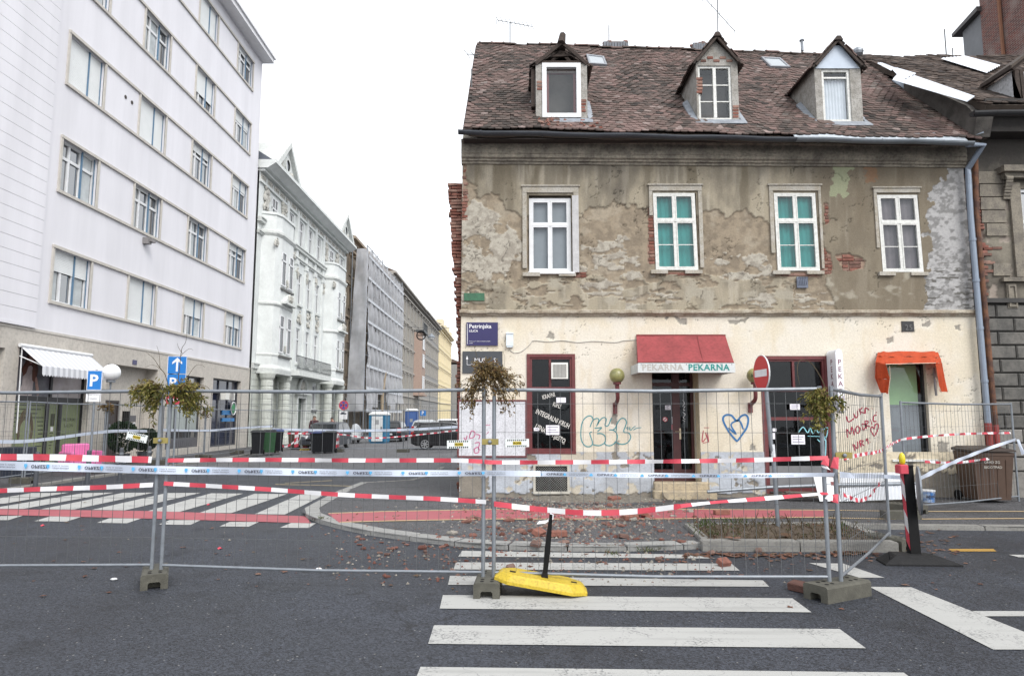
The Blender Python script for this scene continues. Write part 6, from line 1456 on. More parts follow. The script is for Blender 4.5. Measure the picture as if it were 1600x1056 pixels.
for y in mid:
 clump_orn('stucco_relief',y,8.75,.42,.6,.06);m=MB();m.mb(LM,y-.55,y+.55,9.42,9.58,0,.16);m.mb(LM,y-.55,y+.55,5.32,5.46,0,.12);mks('sill',m,oc,ob2);m=MB();m.mb(LM,y-.42,y+.42,12.75,13.2,0,.06);mk('panel',m,oc,ob2)
for y in(41.3,45.0,51.8,55.8,58.8):m=MB();m.mb(LM,y-.6,y+.6,2.12,2.28,0,.15);mk('sill',m,mat('dark_sill',(.12,.12,.115),.8),ob2)
def belt(z,h,d,nm='cornice_band'):
 for(a,b)in((Y0,39.95),(43.85,53.45),(57.55,Y1)):
  m=MB();m.mb(LM,a,b,z,z+h,-.01,d);m.mb(LM,a,b,z+h,z+h+.08,-.01,d+.08);mk(nm,m,oc,ob2)
belt(4.55,.25,.15);belt(13.25,.2,.22);belt(12.55,.12,.12)
# frieze and main cornice
m=MB();m.mb(LM,Y0,Y1,15.65,15.8,-.01,.12);m.mb(LM,Y0,Y1,16.3,16.45,-.5,.3);m.hexa([LM(Y0-.1,16.45,-.5),LM(Y1+.1,16.45,-.5),LM(Y1+.1,16.45,.5),LM(Y0-.1,16.45,.5),LM(Y0-.1,16.75,-.5),LM(Y1+.1,16.75,-.5),LM(Y1+.1,16.75,.95),LM(Y0-.1,16.75,.95)]);m.mb(LM,Y0-.1,Y1+.1,16.755,16.95,-.5,1.0);mk('main_cornice',m,ow,ob2)
for k in range(18):y=Y0+.6+k*1.15;m=MB();m.mb(LM,y-.4,y+.4,15.88,16.22,0,.04);m.tube([LM(y-.3+.1*j,16.05+.07*math.sin(j*1.7),.06)for j in range(7)],.045,5);mk('frieze_panel',m,orn,ob2)
m=MB();m.hexa([Vector(p)for p in((LX+.8,Y0,16.97),(LX+.8,Y1,16.97),(-19,Y1,16.97),(-19,Y0,16.97),(LX+.7,Y0,17.0),(LX+.7,Y1,17.0),(-19,Y1,20),(-19,Y0,20))]);mk('roof',m,mat('slate_roof',(.10,.115,.14),.7,.15),ob2)
for(gy0,gy1)in((40.2,44.4),(55.6,60.0)):
 gm=(gy0+gy1)/2;zt=18.95;m=MB();GX=.55
 m.prism([LM(gy0,16.96,GX),LM(gy1,16.96,GX),LM(gm,zt,GX)],(-3.2,0,0));o=mk('gable',m,ow,ob2)
 m=MB()
 for a in(gy0,gy1):m.hexa([LM(a,16.9,-2.8),LM(gm,zt,-2.8),LM(gm,zt,GX+.25),LM(a,16.9,GX+.25),LM(a+(-.25 if a<gm else .25),17.15,-2.8),LM(gm,zt+.35,-2.8),LM(gm,zt+.35,GX+.25),LM(a+(-.25 if a<gm else .25),17.15,GX+.25)])
 mks('gable_coping',m,oc,o);m=MB();m.lathe([(.36,0),(.5,0),(.5,.1),(.36,.1)],LM(gm,17.75,GX),16,'x',False);mk('oculus_ring',m,oc,o);m=MB();m.lathe([(0,.01),(.37,.01),(.37,.03),(0,.03)],LM(gm,17.75,GX),16,'x');mk('oculus_pane',m,dkglass,o);m=MB()
 for k in range(14):s_=random.choice((-1,1));m.ball(LM(gm+s_*random.uniform(.6,1.1),random.uniform(17.1,17.7),GX),(.1,.14,.18),6,4)
 mk('stucco_relief',m,orn,o)
 # rounded bays
for bi,(a,b)in enumerate(bays):
 pts=[(a,0),(a+.35,BX*.8),(a+.9,BX),(b-.9,BX),(b-.35,BX*.8),(b,0)]
 def ringz(z,g=0.):cy=(a+b)/2;return[LM(cy+(y-cy)*(1+g*.4),z,d*(1+g))for y,d in pts]
 m=MB();m.rings([ringz(4.6),ringz(4.75),ringz(12.7)]);o=mk('bay',m,ow,ob2)
 m=MB();m.rings([ringz(4.3,.1),ringz(4.55,.14),ringz(4.62,.14),ringz(4.8,.04)]);m.rings([ringz(8.35,.02),ringz(8.45,.1),ringz(8.55,.1),ringz(8.6,.02)]);m.rings([ringz(12.6,.02),ringz(12.75,.14),ringz(12.9,.14),ringz(12.95,.06)]);m.rings([ringz(5.35,.02),ringz(5.45,.05),ringz(5.5,.02)]);mks('bay_moulding',m,oc,o)
 m=MB();m.rings([ringz(12.95,-.02),ringz(13.9,-.02)],cap=False);m.rings([ringz(13.9,-.04),ringz(13.9,.06),ringz(14.05,.06),ringz(14.05,-.04)],cap=False);mk('balcony_parapet',m,ow,o)
 for(f0,f1)in fl[:2]:
  for y in(a+1.35,b-1.3):
   m=MB();M=lambda u,v,dd:LM(u,v,dd+BX);bars(m,M,y-.38,y+.38,f0+.1,f1,.08,-.02,.05);m.mb(M,y-.38,y+.38,f0+1.6,f0+1.7,0,.055);w=mk('bay_window',m,white_p,o);m=MB();m.mb(M,y-.31,y+.31,f0+.17,f1-.07,-.01,.012);mk('bay_pane',m,dkglass2,o)
  m=MB();M=lambda u,v,dd:LM(u,v,dd+BX);m.mb(M,a+.9,b-.85,f0-.16,f0-.04,-.05,.12);mk('bay_sill',m,mat('dark_sill',(.12,.12,.115),.8),o)
  clump_orn('stucco_relief',(a+b)/2,f0+.35,.16,.3,BX+.03,8)
 yc=(a+b)/2;m=MB();m.prism([LM(yc-.9,8.7,BX),LM(yc+.9,8.7,BX),LM(yc,9.3,BX)],(.28,0,0));m.mb(LM,yc-1,yc+1,8.58,8.7,BX,BX+.38);mk('pediment',m,oc,o);clump_orn('stucco_relief',yc,9.0,.5,.22,BX+.3,12)
 for y in(a+.4,b-.4):clump_orn('stucco_relief',y,12.2,.4,.28,BX*.85,12);clump_orn('stucco_relief',y,14.9,.55,.8,.06,26)
 orn_window((a+b)/2,13.3,15.4,.5,X=.13);m=MB();m.tube([LM(b-.9+.25*k,14.0,BX*.7)for k in range(4)],.03,5)
 for k in range(7):m.tube([LM(b-.8+.13*k,13.0,BX*(.95-.12*k)),LM(b-.8+.13*k,14.0,BX*(.95-.12*k))],.022,5)
 mk('iron_railing',m,mat('dark_iron',(.06,.065,.07),.6),o)
 # columns under the bays, balcony, portal
for y in(40.3,43.4,53.6,57.2):
 m=MB();m.lathe([(.42,0),(.42,.5),(.34,.55),(.33,3.9),(.42,4.05),(.48,4.3)],LM(y,0,.55),14)
 for k in range(8):m.lathe([(.33,.9+k*.38),(.355,.92+k*.38),(.355,1.2+k*.38),(.33,1.22+k*.38)],LM(y,0,.55),14)
 mk('column',m,base_m,ob2)
m=MB();m.prism([LM(44.0,4.45,0),LM(53.3,4.45,0),LM(52.6,4.45,1.05),LM(44.7,4.45,1.05)],(0,0,.35));mk('balcony_slab',m,oc,ob2)
m=MB();m.tube([LM(44.5,5.75,.95),LM(52.8,5.75,.95)],.03,6);m.tube([LM(44.5,4.95,.95),LM(52.8,4.95,.95)],.025,6)
mk('balcony_rail',m,MT['dark_iron'],ob2)
for k in range(42):y=44.5+k*.2;m=MB();m.tube([LM(y,4.8,.95),LM(y+.05,5.1,1.02),LM(y-.05,5.45,1.0),LM(y,5.75,.95)],.018,5);mk('baluster',m,MT['dark_iron'],ob2)
m=MB();M=LM;bars(m,M,dr[0]-.2,dr[1]+.2,0,3.3,.25,-.02,.16);m.mb(M,dr[0]-.5,dr[1]+.5,3.3,3.5,0,.4);m.tube([M(48.5+.95*math.cos(t),3.5+.95*math.sin(t),.2)for t in[math.pi*k/10 for k in range(11)]],.1,6);mk('portal',m,oc,ob2);m=MB();m.mb(M,dr[0],dr[1],.1,3.1,-.3,-.2);mk('portal_door',m,mat('green_grey_door',(.10,.125,.11),.5),ob2);clump_orn('stucco_relief',48.5,3.9,.5,.3,.15,14)
# ------------------------------------------------------------------ houses further down the street
def far_house(name,label,Ya,Yb,zt,mt,trim,floors,ncol,win=(.85,1.9),gfl=4.6,roofm=None,bands=True,shopm=None,X=LX):
 o=thing(name,label,'building',(-20,(Ya+Yb)/2,PZ));M=lambda u,v,d:Vector((X+d,u,v));fh=(zt-gfl-.6)/floors;step=(Yb-Ya)/ncol;holes=[]
 for k in range(floors):
  for j in range(ncol):y=Ya+step*(j+.5);z=gfl+k*fh+fh*.28;holes.append((y-win[0]/2,y+win[0]/2,z,z+min(win[1],fh*.6)))
 for j in range(ncol):y=Ya+step*(j+.5);holes.append((y-win[0]*.6,y+win[0]*.6,.9 if j%3 else .1,3.5))
 m=MB();m.wall(M,Ya,Yb,0,zt,holes,.25);m.box(-30,X-.5,Ya,Yb,0,zt);mk('wall',m,mt,o);hm={}
 for h in holes:
  k=(round(h[1]-h[0],2),round(h[3]-h[2],2))
  if k not in hm:
   fm=MB();Q=lambda u,v,d:Vector((d-.16,u,v));bars(fm,Q,-k[0]/2,k[0]/2,0,k[1],.08,-.04,.04);fm.mb(Q,-.04,.04,0,k[1],-.04,.03);fm.mb(Q,-k[0]/2,k[0]/2,k[1]*.66,k[1]*.66+.08,-.04,.035);me=bpy.data.meshes.new('window');me.from_pydata(fm.v,[],fm.f);me.materials.append(old_white)
   pm=bpy.data.meshes.new('pane');pm.from_pydata([tuple(Q(a_,b_,-.01))for a_,b_ in((-k[0]/2,0),(k[0]/2,0),(k[0]/2,k[1]),(-k[0]/2,k[1]))],[],[(0,1,2,3)]);pm.materials.append(dkglass2);hm[k]=(me,pm)
   sm=MB();Q2=lambda u,v,d:Vector((d,u,v));bars(sm,Q2,-k[0]/2-.2,k[0]/2+.2,-.12,k[1]+.2,.18,-.01,.09);sm.mb(Q2,-k[0]/2-.3,k[0]/2+.3,k[1]+.22,k[1]+.38,-.01,.22);sme=bpy.data.meshes.new('window_surround');sme.from_pydata(sm.v,[],sm.f);sme.materials.append(trim);hm[k]+=(sme,)
  P=Vector((X,(h[0]+h[1])/2,h[2]))-o.location;w=inst('window',hm[k][0],P,parent=o);inst('pane',hm[k][1],(0,0,0),parent=w)
  if h[2]>3.6:inst('window_surround',hm[k][2],P,parent=o)
 if bands:
  for k in range(floors+1):z=gfl+k*fh-.1;m=MB();m.mb(M,Ya,Yb,z,z+.2,-.01,.16 if k<floors else .3);mk('cornice_band',m,trim,o)
 m=MB();m.mb(M,Ya,Yb,zt,zt+.25,-.5,.45);m.mb(M,Ya,Yb,zt+.25,zt+.5,-.5,.8);mk('main_cornice',m,trim,o)
 m=MB();m.hexa([Vector(p)for p in((X+.7,Ya,zt+.5),(X+.7,Yb,zt+.5),(X-6,Yb,zt+.5),(X-6,Ya,zt+.5),(X+.6,Ya,zt+.55),(X+.6,Yb,zt+.55),(X-6,Yb,zt+3.2),(X-6,Ya,zt+3.2))]);mk('roof',m,roofm or mat('brown_roof',(.10,.07,.055),.9,.2),o)
 return o
brn=mat('brown_old_render',(.21,.175,.135),.9,.2,2,dirt=.3);gry=mat('grey_old_render',(.27,.255,.23),.9,.15,2,dirt=.3);gry2=mat('mid_grey_render',(.25,.245,.235),.9,.12,2,dirt=.2);yel=mat('pale_yellow_render',(.66,.56,.34),.9,.08,2);tgry=mat('grey_trim',(.33,.31,.28),.9,.15,4);tyel=mat('cream_trim',(.68,.60,.43),.9,.08,4)
far_house('street_house','brown weathered house standing behind the scaffold netting',60.6,82,17.6,brn,mat('brown_trim',(.26,.21,.16),.9,.2,4),4,7)
h4=far_house('street_house','grey brown house with a bay, just beyond the scaffold',82.2,113.6,19.0,gry,tgry,4,9)
m=MB();m.rings([[Vector((LX,104,z)),Vector((LX+1.1,104.6,z)),Vector((LX+1.1,109,z)),Vector((LX,109.6,z))]for z in(5.2,14.6)]);m.rings([[Vector((LX,103.8,z)),Vector((LX+1.4,104.4,z)),Vector((LX+1.4,109.2,z)),Vector((LX,109.8,z))]for z in(4.9,5.2)]);b_=mk('bay',m,mat('pinkish_bay',(.30,.22,.18),.9,.15),h4)
for z in(6,9.4,12.2):m=MB();m.box(LX+1.05,LX+1.14,105.6,107.8,z,z+1.9);mk('bay_window',m,dkglass,b_);m=MB();bars(m,lambda u,v,d:Vector((LX+1.14+d,u,v)),105.5,107.9,z-.08,z+1.98,.15,0,.05);mk('bay_frame',m,white_p,b_)
m=MB();m.box(LX+.05,LX+1.5,104.2,109.4,14.65,15.0)
for k in range(12):m.box(LX+1.35,LX+1.4,104.3+k*.44,104.36+k*.44,15,16.1)
m.box(LX+1.33,LX+1.43,104.2,109.4,16.1,16.2);mk('roof_balcony',m,MT['dark_iron'],h4)
far_house('street_house','long grey house with regular windows in the middle distance',113.8,138.6,19.1,gry2,tgry,4,9)
far_house('street_house','pale yellow house far down the street',138.8,168,20.0,yel,tyel,4,9)
far_house('street_house','small dark house closing the view at the far end',182,230,15.5,gry2,tgry,4,9,X=-14.2)
m=MB()
for k in range(4):m.box(-16,-14.6,143+k*6.4,145.6+k*6.4,20.5,22.2-.4*(k%2))
o=bpy.data.objects[[x.name for x in bpy.data.objects if x.get('label','').startswith('pale yellow house')][0]];mks('attic_block',m,tyel,o)
# ------------------------------------------------------------------ scaffold wrapped in netting
scf=thing('scaffold','tall scaffold wrapped in torn translucent white netting over the pavement','scaffold',(-14,71,PZ))
def net_mat():
 m=bpy.data.materials.new('white_netting');m.use_nodes=True;t=m.node_tree;t.nodes.clear();o=N(t,'ShaderNodeOutputMaterial');d=N(t,'ShaderNodeBsdfDiffuse');d.inputs[0].default_value=(.66,.67,.70,1);tl_=N(t,'ShaderNodeBsdfTranslucent');tl_.inputs[0].default_value=(.6,.62,.65,1);tr=N(t,'ShaderNodeBsdfTransparent');a=N(t,'ShaderNodeMixShader');a.inputs[0].default_value=.45;b=N(t,'ShaderNodeMixShader')
 g=N(t,'ShaderNodeNewGeometry');n=N(t,'ShaderNodeTexNoise');n.inputs['Scale'].default_value=.8;n.inputs['Detail'].default_value=6;t.links.new(g.outputs['Position'],n.inputs['Vector']);r=N(t,'ShaderNodeMapRange');r.inputs[1].default_value=.3;r.inputs[2].default_value=.7;r.inputs[3].default_value=.14;r.inputs[4].default_value=.5;t.links.new(n.outputs[0],r.inputs[0])
 t.links.new(d.outputs[0],a.inputs[1]);t.links.new(tl_.outputs[0],a.inputs[2]);t.links.new(r.outputs[0],b.inputs[0]);t.links.new(a.outputs[0],b.inputs[1]);t.links.new(tr.outputs[0],b.inputs[2]);t.links.new(b.outputs[0],o.inputs[0]);return m
netm=net_mat();SX=-13.1;sY0,sY1,sZ=61.2,81.0,17.0
for k in range(8):
 a=sY0+(sY1-sY0)*k/8;b=sY0+(sY1-sY0)*(k+1)/8;m=MB();nu,nv_=16,34;vv=[]
 zlow=2.8+random.uniform(-.4,.6)+(1.5 if k in(2,3)else 0)
 for j in range(nv_+1):
  for i in range(nu+1):
   u=a+(b-a)*i/nu;z=zlow+(sZ+random.uniform(-.02,.02)-zlow)*j/nv_;vv.append((SX+.08*math.sin(u*3.1+z*.7)+.07*math.sin(u*9+z*.5)+.10*math.sin(z*1.55)**2+random.uniform(-.03,.03)+max(0,5-z)*.05,u+.03*math.sin(z*2),z))
 ff=[]
 for j in range(nv_):
  for i in range(nu):
   if(k in(1,4,6)and i in(6,7,8)and j in(8+k,9+k,17,26))or random.random()<.004:continue
   q0=j*(nu+1)+i;ff.append((q0,q0+1,q0+nu+2,q0+nu+1))
 m.add(vv,ff);mk('net_sheet',m,netm,scf,True)
for k in range(2):
 a=LX+.8+(SX-LX-.8)*k/2;b=LX+.8+(SX-LX-.8)*(k+1)/2;m=MB();vv=[];nu,nv_=6,34
 for j in range(nv_+1):
  for i in range(nu+1):u=a+(b-a)*i/nu;z=2.2+(sZ-2.2)*j/nv_;vv.append((u-(.9*(1-z/17))*(1-(u-LX)/2),sY0-.1+.08*math.sin(u*5+z)+random.uniform(-.03,.03)-.7*(1-z/17),z))
 m.add(vv,[(j*(nu+1)+i,j*(nu+1)+i+1,(j+1)*(nu+1)+i+1,(j+1)*(nu+1)+i)for j in range(nv_)for i in range(nu)]);mk('net_sheet',m,netm,scf,True)
for k in range(9):
 y=sY0+(sY1-sY0)*k/8
 for x in(SX-.15,LX+.4):m=MB();m.tube([(x,y,.1),(x,y,sZ+random.uniform(.2,.8))],.05,6);mk('standard',m,galv,scf)
for z in[2.3+2*k for k in range(8)]:
 m=MB();m.box(LX+.4,SX-.2,sY0,sY1,z-.05,z);mk('deck',m,mat('scaffold_plank',(.27,.22,.16),.9,.2),scf)
 m=MB();m.tube([(SX-.13,sY0,z+1),(SX-.13,sY1,z+1)],.04,5);mk('guard_rail',m,galv,scf);m=MB();m.box(SX+.06,SX+.12,sY0,sY1,z-.12,z+.12);mk('net_band',m,mat('band_white',(.5,.52,.55),.8),scf)
m=MB();m.tube([(SX+.2,68.2,1),(SX+.1,68.6,4),(SX+.35,69.1,6.2)],[.12,.2,.06],6);mk('torn_plank',m,MT['scaffold_plank'],scf)
# lamp and ring hung over the street
m=MB();c=PX(658,524,-10.5);m.tube([c+Vector((.5*math.cos(t),0,.5*math.sin(t)))for t in[k*math.pi/8 for k in range(17)]],.07,6,False);m.tube([c-Vector((.5,0,0)),c+Vector((.5,0,0))],.05,5);tag(mk('hanging_ring',m,black_m),'dark ring hung on a wire across the side street','street decoration')
c=PX(674,527,-9.5);o=thing('hanging_lamp','street lamp hung on a wire across the side street','street lamp',c-Vector((0,0,.6)));m=MB();m.lathe([(.08,.45),(.2,.32),(.48,0),(.45,-.04)],c,12);mk('shade',m,galv,o);m=MB();m.ball(c-Vector((0,0,.05)),(.38,.38,.32),12,8);mk('bowl',m,mat('lamp_bowl',(.6,.6,.58),.3),o);m=MB();m.tube([Vector((LX,c.y,c.z+1.6)),c+Vector((0,0,1.0)),Vector((6,c.y,c.z+2))],.03,4);m.tube([c+Vector((0,0,.6)),c+Vector((0,0,1))],.03,4);mk('wire',m,wire_m,o)
# ================================================================== construction fences
F3=Vector((0,0,1))
def fence_panel(A,B,label,zA=.13,zB=.13,fine=True,hgt=1.95,group='construction fence panels',dense=None):
 A=Vector((A[0],A[1],zA));B=Vector((B[0],B[1],zB));L=(B-A).length;t=(B-A).normalized()
 o=thing('wire_fence',label,'wire fence',(A+B)/2,group)
 m=MB();m.tube([A-F3*.06,A+F3*(hgt+.03)],.021,10);mk('post',m,galv,o)
 m=MB();m.tube([B-F3*.06,B+F3*(hgt+.03)],.021,10);mk('post',m,galv,o)
 m=MB();m.tube([A+F3*hgt,A*.5+B*.5+F3*(hgt-.02),B+F3*hgt],.019,8);mk('top_rail',m,galv,o)
 m=MB();m.tube([A+F3*.07,A*.5+B*.5+F3*.05,B+F3*.07],.015,8);mk('bottom_rail',m,galv,o)
 n=int(L/.115)
 if fine:
  wm=MB();wm.tube([(0,0,.05),(0,0,hgt)],.0028,4,False);me=bpy.data.meshes.new('wire');me.from_pydata(wm.v,[],wm.f);me.materials.append(wire_m)
  for k in range(1,n):P=A+(B-A)*k/n;inst('wire',me,P-o.location,(random.uniform(-.004,.004),random.uniform(-.004,.004),0),parent=o)
  for z in(.36,.78,1.08,1.5,1.8):m=MB();m.tube([A+F3*z,B+F3*z],.0028,4,False);mk('cross_wire',m,wire_m,o)
 else:
  m=MB()
  for k in range(1,n):P=A+(B-A)*k/n;m.tube([P+F3*.05,P+F3*hgt],.003,3,False)
  for z in(.36,.78,1.08,1.5,1.8):m.tube([A+F3*z,B+F3*z],.003,3,False)
  stuff(mk('wire_mesh',m,wire_m,o))
 return o
P0=G(243,912);P1=G(763,925);P2=G(1306,933);P3=G(1391,855);P4=G(1418,800,PZ);P5=G(1592,783,PZ)
dx=(P1-P0).normalized()*.055;dx2=(P2-P1).normalized()*.055;d3=(P3-P2).normalized()
PL=P0-dx-Vector((3.42,-.12,0))
fence_panel(PL,P0-dx,'leftmost panel of the near wire fence, running out of the picture')
fence_panel(P0+dx,P1-dx,'near wire fence panel between the hanging green and dry brown mistletoe')
fence_panel(P1+dx2,P2-dx2,'near wire fence panel in front of the bakery door')
fence_panel(P2+dx2+d3*.02,P3,'wire fence panel turning back towards the planting bed')
fence_panel(P4,P5,'wire fence panel standing before the orange awning window',.1,.1)
# concrete feet
foot_m=mat('dark_fence_foot',(.075,.072,.058),.85,.25,9,bump=.3,bs=70)
def fence_foot(p,rz,label,L=.60,W=.26,H=.155,group='fence feet'):
 m=MB();w=W/2;a=.06
 prof=[(-w,0),(-a,0),(-a,.06),(-a+.015,.075),(a-.015,.075),(a,.06),(a,0),(w,0),(w,H-.02),(w-.02,H),(-w+.02,H),(-w,H-.02)]
 m.prism([(x,-L/2,z)for x,z in prof],(0,L,0));m.box(-a,a,-L/2+.12,L/2-.12,.0,.076)
 o=thing('concrete_block',label,'concrete block',p,group,rz);mk('block',m,foot_m,o,local=True)
 m=MB()
 for y in(-.22,-.14,.14,.22):
  for x in(-.05,.05):m.lathe([(.0,H+.001),(.02,H+.001),(.02,H+.003),(0,H+.003)],(x,y,0),8)
 stuff(mk('sockets',m,black_m,o,local=True));return o
fence_foot(P0+Vector((-.02,.02,0)),R(26),'concrete fence foot standing alone on the road at left')
fence_foot(P1+Vector((0,.02,0)),R(-2),'concrete fence foot touching the yellow base on the crossing')
fence_foot(P2+Vector((.03,.02,0)),R(-62),'concrete fence foot turned sideways with a brick beside it',.66,.28)
fence_foot(P3,R(20),'concrete fence foot beside the planting bed kerb')
fence_foot(P4+Vector((0,0,0)),R(30),'concrete fence foot behind the striped beacon')
def coupler(p,rz,label):
 o=thing('pipe_clamp',label,'pipe clamp',p,'fence couplers',rz);m=MB();m.box(-.085,.085,-.028,-.02,-.03,.03);m.box(-.085,.085,.02,.028,-.03,.03);mk('clamp_plate',m,mat('brass_clamp',(.33,.27,.09),.4,.2,8,metal=.5),o,local=True);m=MB();m.tube([(0,-.04,0),(0,.04,0)],.016,6);m.ball((0,-.04,0),.022,8,5);mk('bolt',m,galv,o,local=True)
coupler(PY(253,688,P0.y),math.atan2(dx.y,dx.x),'brass coloured coupler joining the fence posts under the green mistletoe');coupler(PY(766,690,P1.y),math.atan2(dx.y,dx.x),'brass coloured coupler joining the middle pair of fence posts');coupler(PY(1317,711,P2.y),0,'brass coloured coupler joining the right pair of fence posts')
# plates hung on the wire
def plate(x,y,w,h,Yp,rot,label,small=False):
 c=PY(x,y,Yp-.03);o=thing('warning_plate',label,'sign plate',c,'warning plates on the fences');o.rotation_euler=(0,-rot,0);m=MB();m.box(-w/2,w/2,-.004,.004,-h/2,h/2);mk('panel',m,mat('plate_white',(.66,.70,.69),.5,.04),o,local=True)
 m=MB();n=10
 for k in range(n):
  for s in(-1,1):a=-w*.42+k*w*.84/n;z=s*h*.36;m.prism([(a,-.0045,z-.008),(a+w*.045,-.0045,z-.008),(a+w*.06,-.0045,z+.008),(a+w*.015,-.0045,z+.008)],(0,-.002,0))
 mk('hazard_stripes',m,black_m,o,local=True);m=MB();m.box(-w*.18,w*.18,-.0065,-.0045,-h*.2,h*.2);mk('badge',m,mat('badge_yellow',(.55,.42,.03),.5),o,local=True);q=MB();text(q,'PROFER',h*.30,lambda u,v:(u,-.0085,v-h*.1),align='CENTER',bold=.02);mk('lettering',q,black_m,o,local=True)
plate(717,694,.25,.085,P1.y+.03,R(1),'white warning plate with yellow badge left of the middle posts');plate(808,692,.25,.085,P1.y,R(1),'white warning plate with yellow badge over the white board');plate(214,683,.23,.085,P0.y+.02,R(-12),'tilted white warning plate beside the left fence posts')
# ------------------------------------------------------------------ barrier tapes
def rw_tape(pts,label,w=.06,seg=.185,n=10,phase=0.,twist=0.,group='red and white barrier tapes',tw_fn=None):
 C_=curve([Vector(p)for p in pts],n);m=MB();acc=phase;k=0;col=0
 P=resample(C_,seg/5)
 for i in range(len(P)-1):
  a,b=P[i],P[i+1]
  def hv(p,i_):
   f=tw_fn(i_/len(P))if tw_fn else twist*math.sin(i_*.35);f=f+.18*math.sin(i_*.23+phase*9);return Vector((0,math.sin(f),math.cos(f)))*w/2
  m.cm=((i+int(phase/seg*5))//5)%2;ha,hb=hv(a,i),hv(b,i+1);m.add([a-ha,b-hb,b+hb,a+ha],[(0,1,2,3)])
 return tag(mk('barrier_tape',m,[redtape,whitetape]),label,'barrier tape',group)
def fp(x,y,k=0.):
# point on the near fence line for a photograph position
 if x<243:Yp=P0.y+(243-x)/523*.12
 elif x<763:Yp=P0.y+(P1.y-P0.y)*(x-243)/520
 else:Yp=P1.y+(P2.y-P1.y)*(x-763)/543
 return PY(x,y,Yp-.035-k)
rw_tape([fp(-40,714),fp(60,714),fp(150,716),fp(240,718)],'upper red and white tape stretched across the leftmost fence panel',.07,phase=.1)
rw_tape([fp(262,719),fp(400,718),fp(560,719),fp(700,719),fp(758,721)],'upper red and white tape between the left and middle fence posts',.045,phase=.0,twist=.3)
rw_tape([fp(757,721,.02),fp(772,722,.02),fp(850,722),fp(1000,721),fp(1150,719),fp(1296,715)],'upper red and white tape crossing in front of the bakery door',.045,twist=.4)
rw_tape([fp(-40,768),fp(60,764),fp(160,761),fp(240,757)],'lower red and white tape on the leftmost fence panel',.05,phase=.2)
rw_tape([fp(256,755),fp(400,763),fp(540,773),fp(680,779),fp(760,784)],'lower red and white tape sloping down to the middle fence posts',.045,phase=.1)
rw_tape([fp(772,787),fp(840,795),fp(920,801),fp(1000,798),fp(1100,786),fp(1200,778),fp(1296,770)],'sagging lower red and white tape above the yellow base',.055,tw_fn=lambda t:0 if t<.55 else 1.0)
r4=lambda x,y,t:PY(x,y,P2.y+(P3.y-P2.y)*t-.03)
rw_tape([r4(1318,716,.02),r4(1345,710,.4),r4(1376,704,.9),PY(1400,690,P4.y-.6),PY(1425,684,P4.y-.05),PY(1500,678,P4.y+.8),PY(1580,676,P5.y-.05)],'thin red and white tape rising towards the right hand downpipe',.045,twist=.6)
rw_tape([PY(1445,721,P4.y+.3),PY(1500,722,P4.y+.9),PY(1580,711,P5.y-.05)],'red and white tape sagging in front of the brown bin',.05,twist=.5)
rw_tape([r4(1318,772,.02),r4(1340,781,.3),r4(1358,775,.6),r4(1378,750,.95)],'loose red and white tape looping low across the turned fence panel',.05,twist=.7)
m=MB()
for(x,y,x1,y1,c)in((1292,716,1288,728,0),(1288,728,1291,734,1),(1307,714,1303,733,0),(1298,772,1294,782,1),(1306,772,1303,786,0)):a,b=PY(x,y,P2.y-.05),PY(x1,y1,P2.y-.06);m.cm=c;m.add([a+Vector((-.03,0,0)),a+Vector((.03,.01,0)),b+Vector((.035,-.02,0)),b+Vector((-.03,.01,.02))],[(0,1,2,3)])
tag(mk('tape_knot',m,[redtape,whitetape]),'knotted ends of red and white tape on the right pair of fence posts','tape knot')
# white tape with printed warning
bluei=mat('tape_blue_print',(.10,.38,.66),.6);dki=mat('tape_dark_print',(.05,.055,.08),.6);tape_w=mat('pale_blue_tape',(.60,.66,.77),.45,.04,trans=.2)
def text_tape(pts,wid,label,flip=True,step=.60,prints=True):
 C_=resample(curve([Vector(p)for p in pts],12),.04);m=MB();n=len(C_)
 W_=lambda i:wid[0]+(wid[1]-wid[0])*i/n
 for i in range(n-1):
  a,b=C_[i],C_[i+1];wa,wb_=W_(i)/2,W_(i+1)/2;la,lb=[.012*math.sin(j*.19)for j in(i,i+1)];m.add([a+Vector((0,la,-wa)),b+Vector((0,lb,-wb_)),b+Vector((0,-lb,wb_)),a+Vector((0,-la,wa))],[(0,1,2,3)])
 o=mk('printed_tape',m,tape_w);tag(o,label,'barrier tape','printed warning tapes')
 if not prints:return o
 L=sum((C_[i+1]-C_[i]).length for i in range(n-1));q=MB();q2=MB()
 def at(s,v):
  f=min(max(s/L,0),.9999)*(n-1);i=int(f);p=C_[i]+(C_[i+1]-C_[i])*(f-i);k=W_(i)/.095;return(p.x,p.y-.016,p.z+v*k)
 sg_=-1 if flip else 1;s=.05
 while s<L-step:
  text(q,'OPREZ!',.05,lambda u,v:at(s+u,sg_*(v-.017)),bold=.035,sp=1.1);text(q,'U BLIZINI GRADILIŠTA',.019,lambda u,v:at(s+.235+u,sg_*(v+.006)),bold=.012);text(q,'ZONA JE OPASNA',.019,lambda u,v:at(s+.235+u,sg_*(v-.02)),bold=.012,sp=1.25)
  for ds in(-.06,.19):q2.add([at(s+ds+x_*.016,y_*.026*sg_)for x_,y_ in((-1,-1),(1,-1),(1.1,.1),(.45,.35),(.4,.8),(0,1),(-.4,.8),(-.45,.35),(-1.1,.1))],[tuple(range(9))])
  s+=step
 mk('lettering',q,dki,o);stuff(mk('blue_figures',q2,bluei,o));return o
text_tape([fp(-40,726,.03),fp(120,730,.03),fp(250,734,.03),fp(450,737,.03),fp(600,739,.03),fp(760,739,.03),fp(850,740,.03)],(.10,.055),'white printed warning tape with upside down lettering across the left fences')
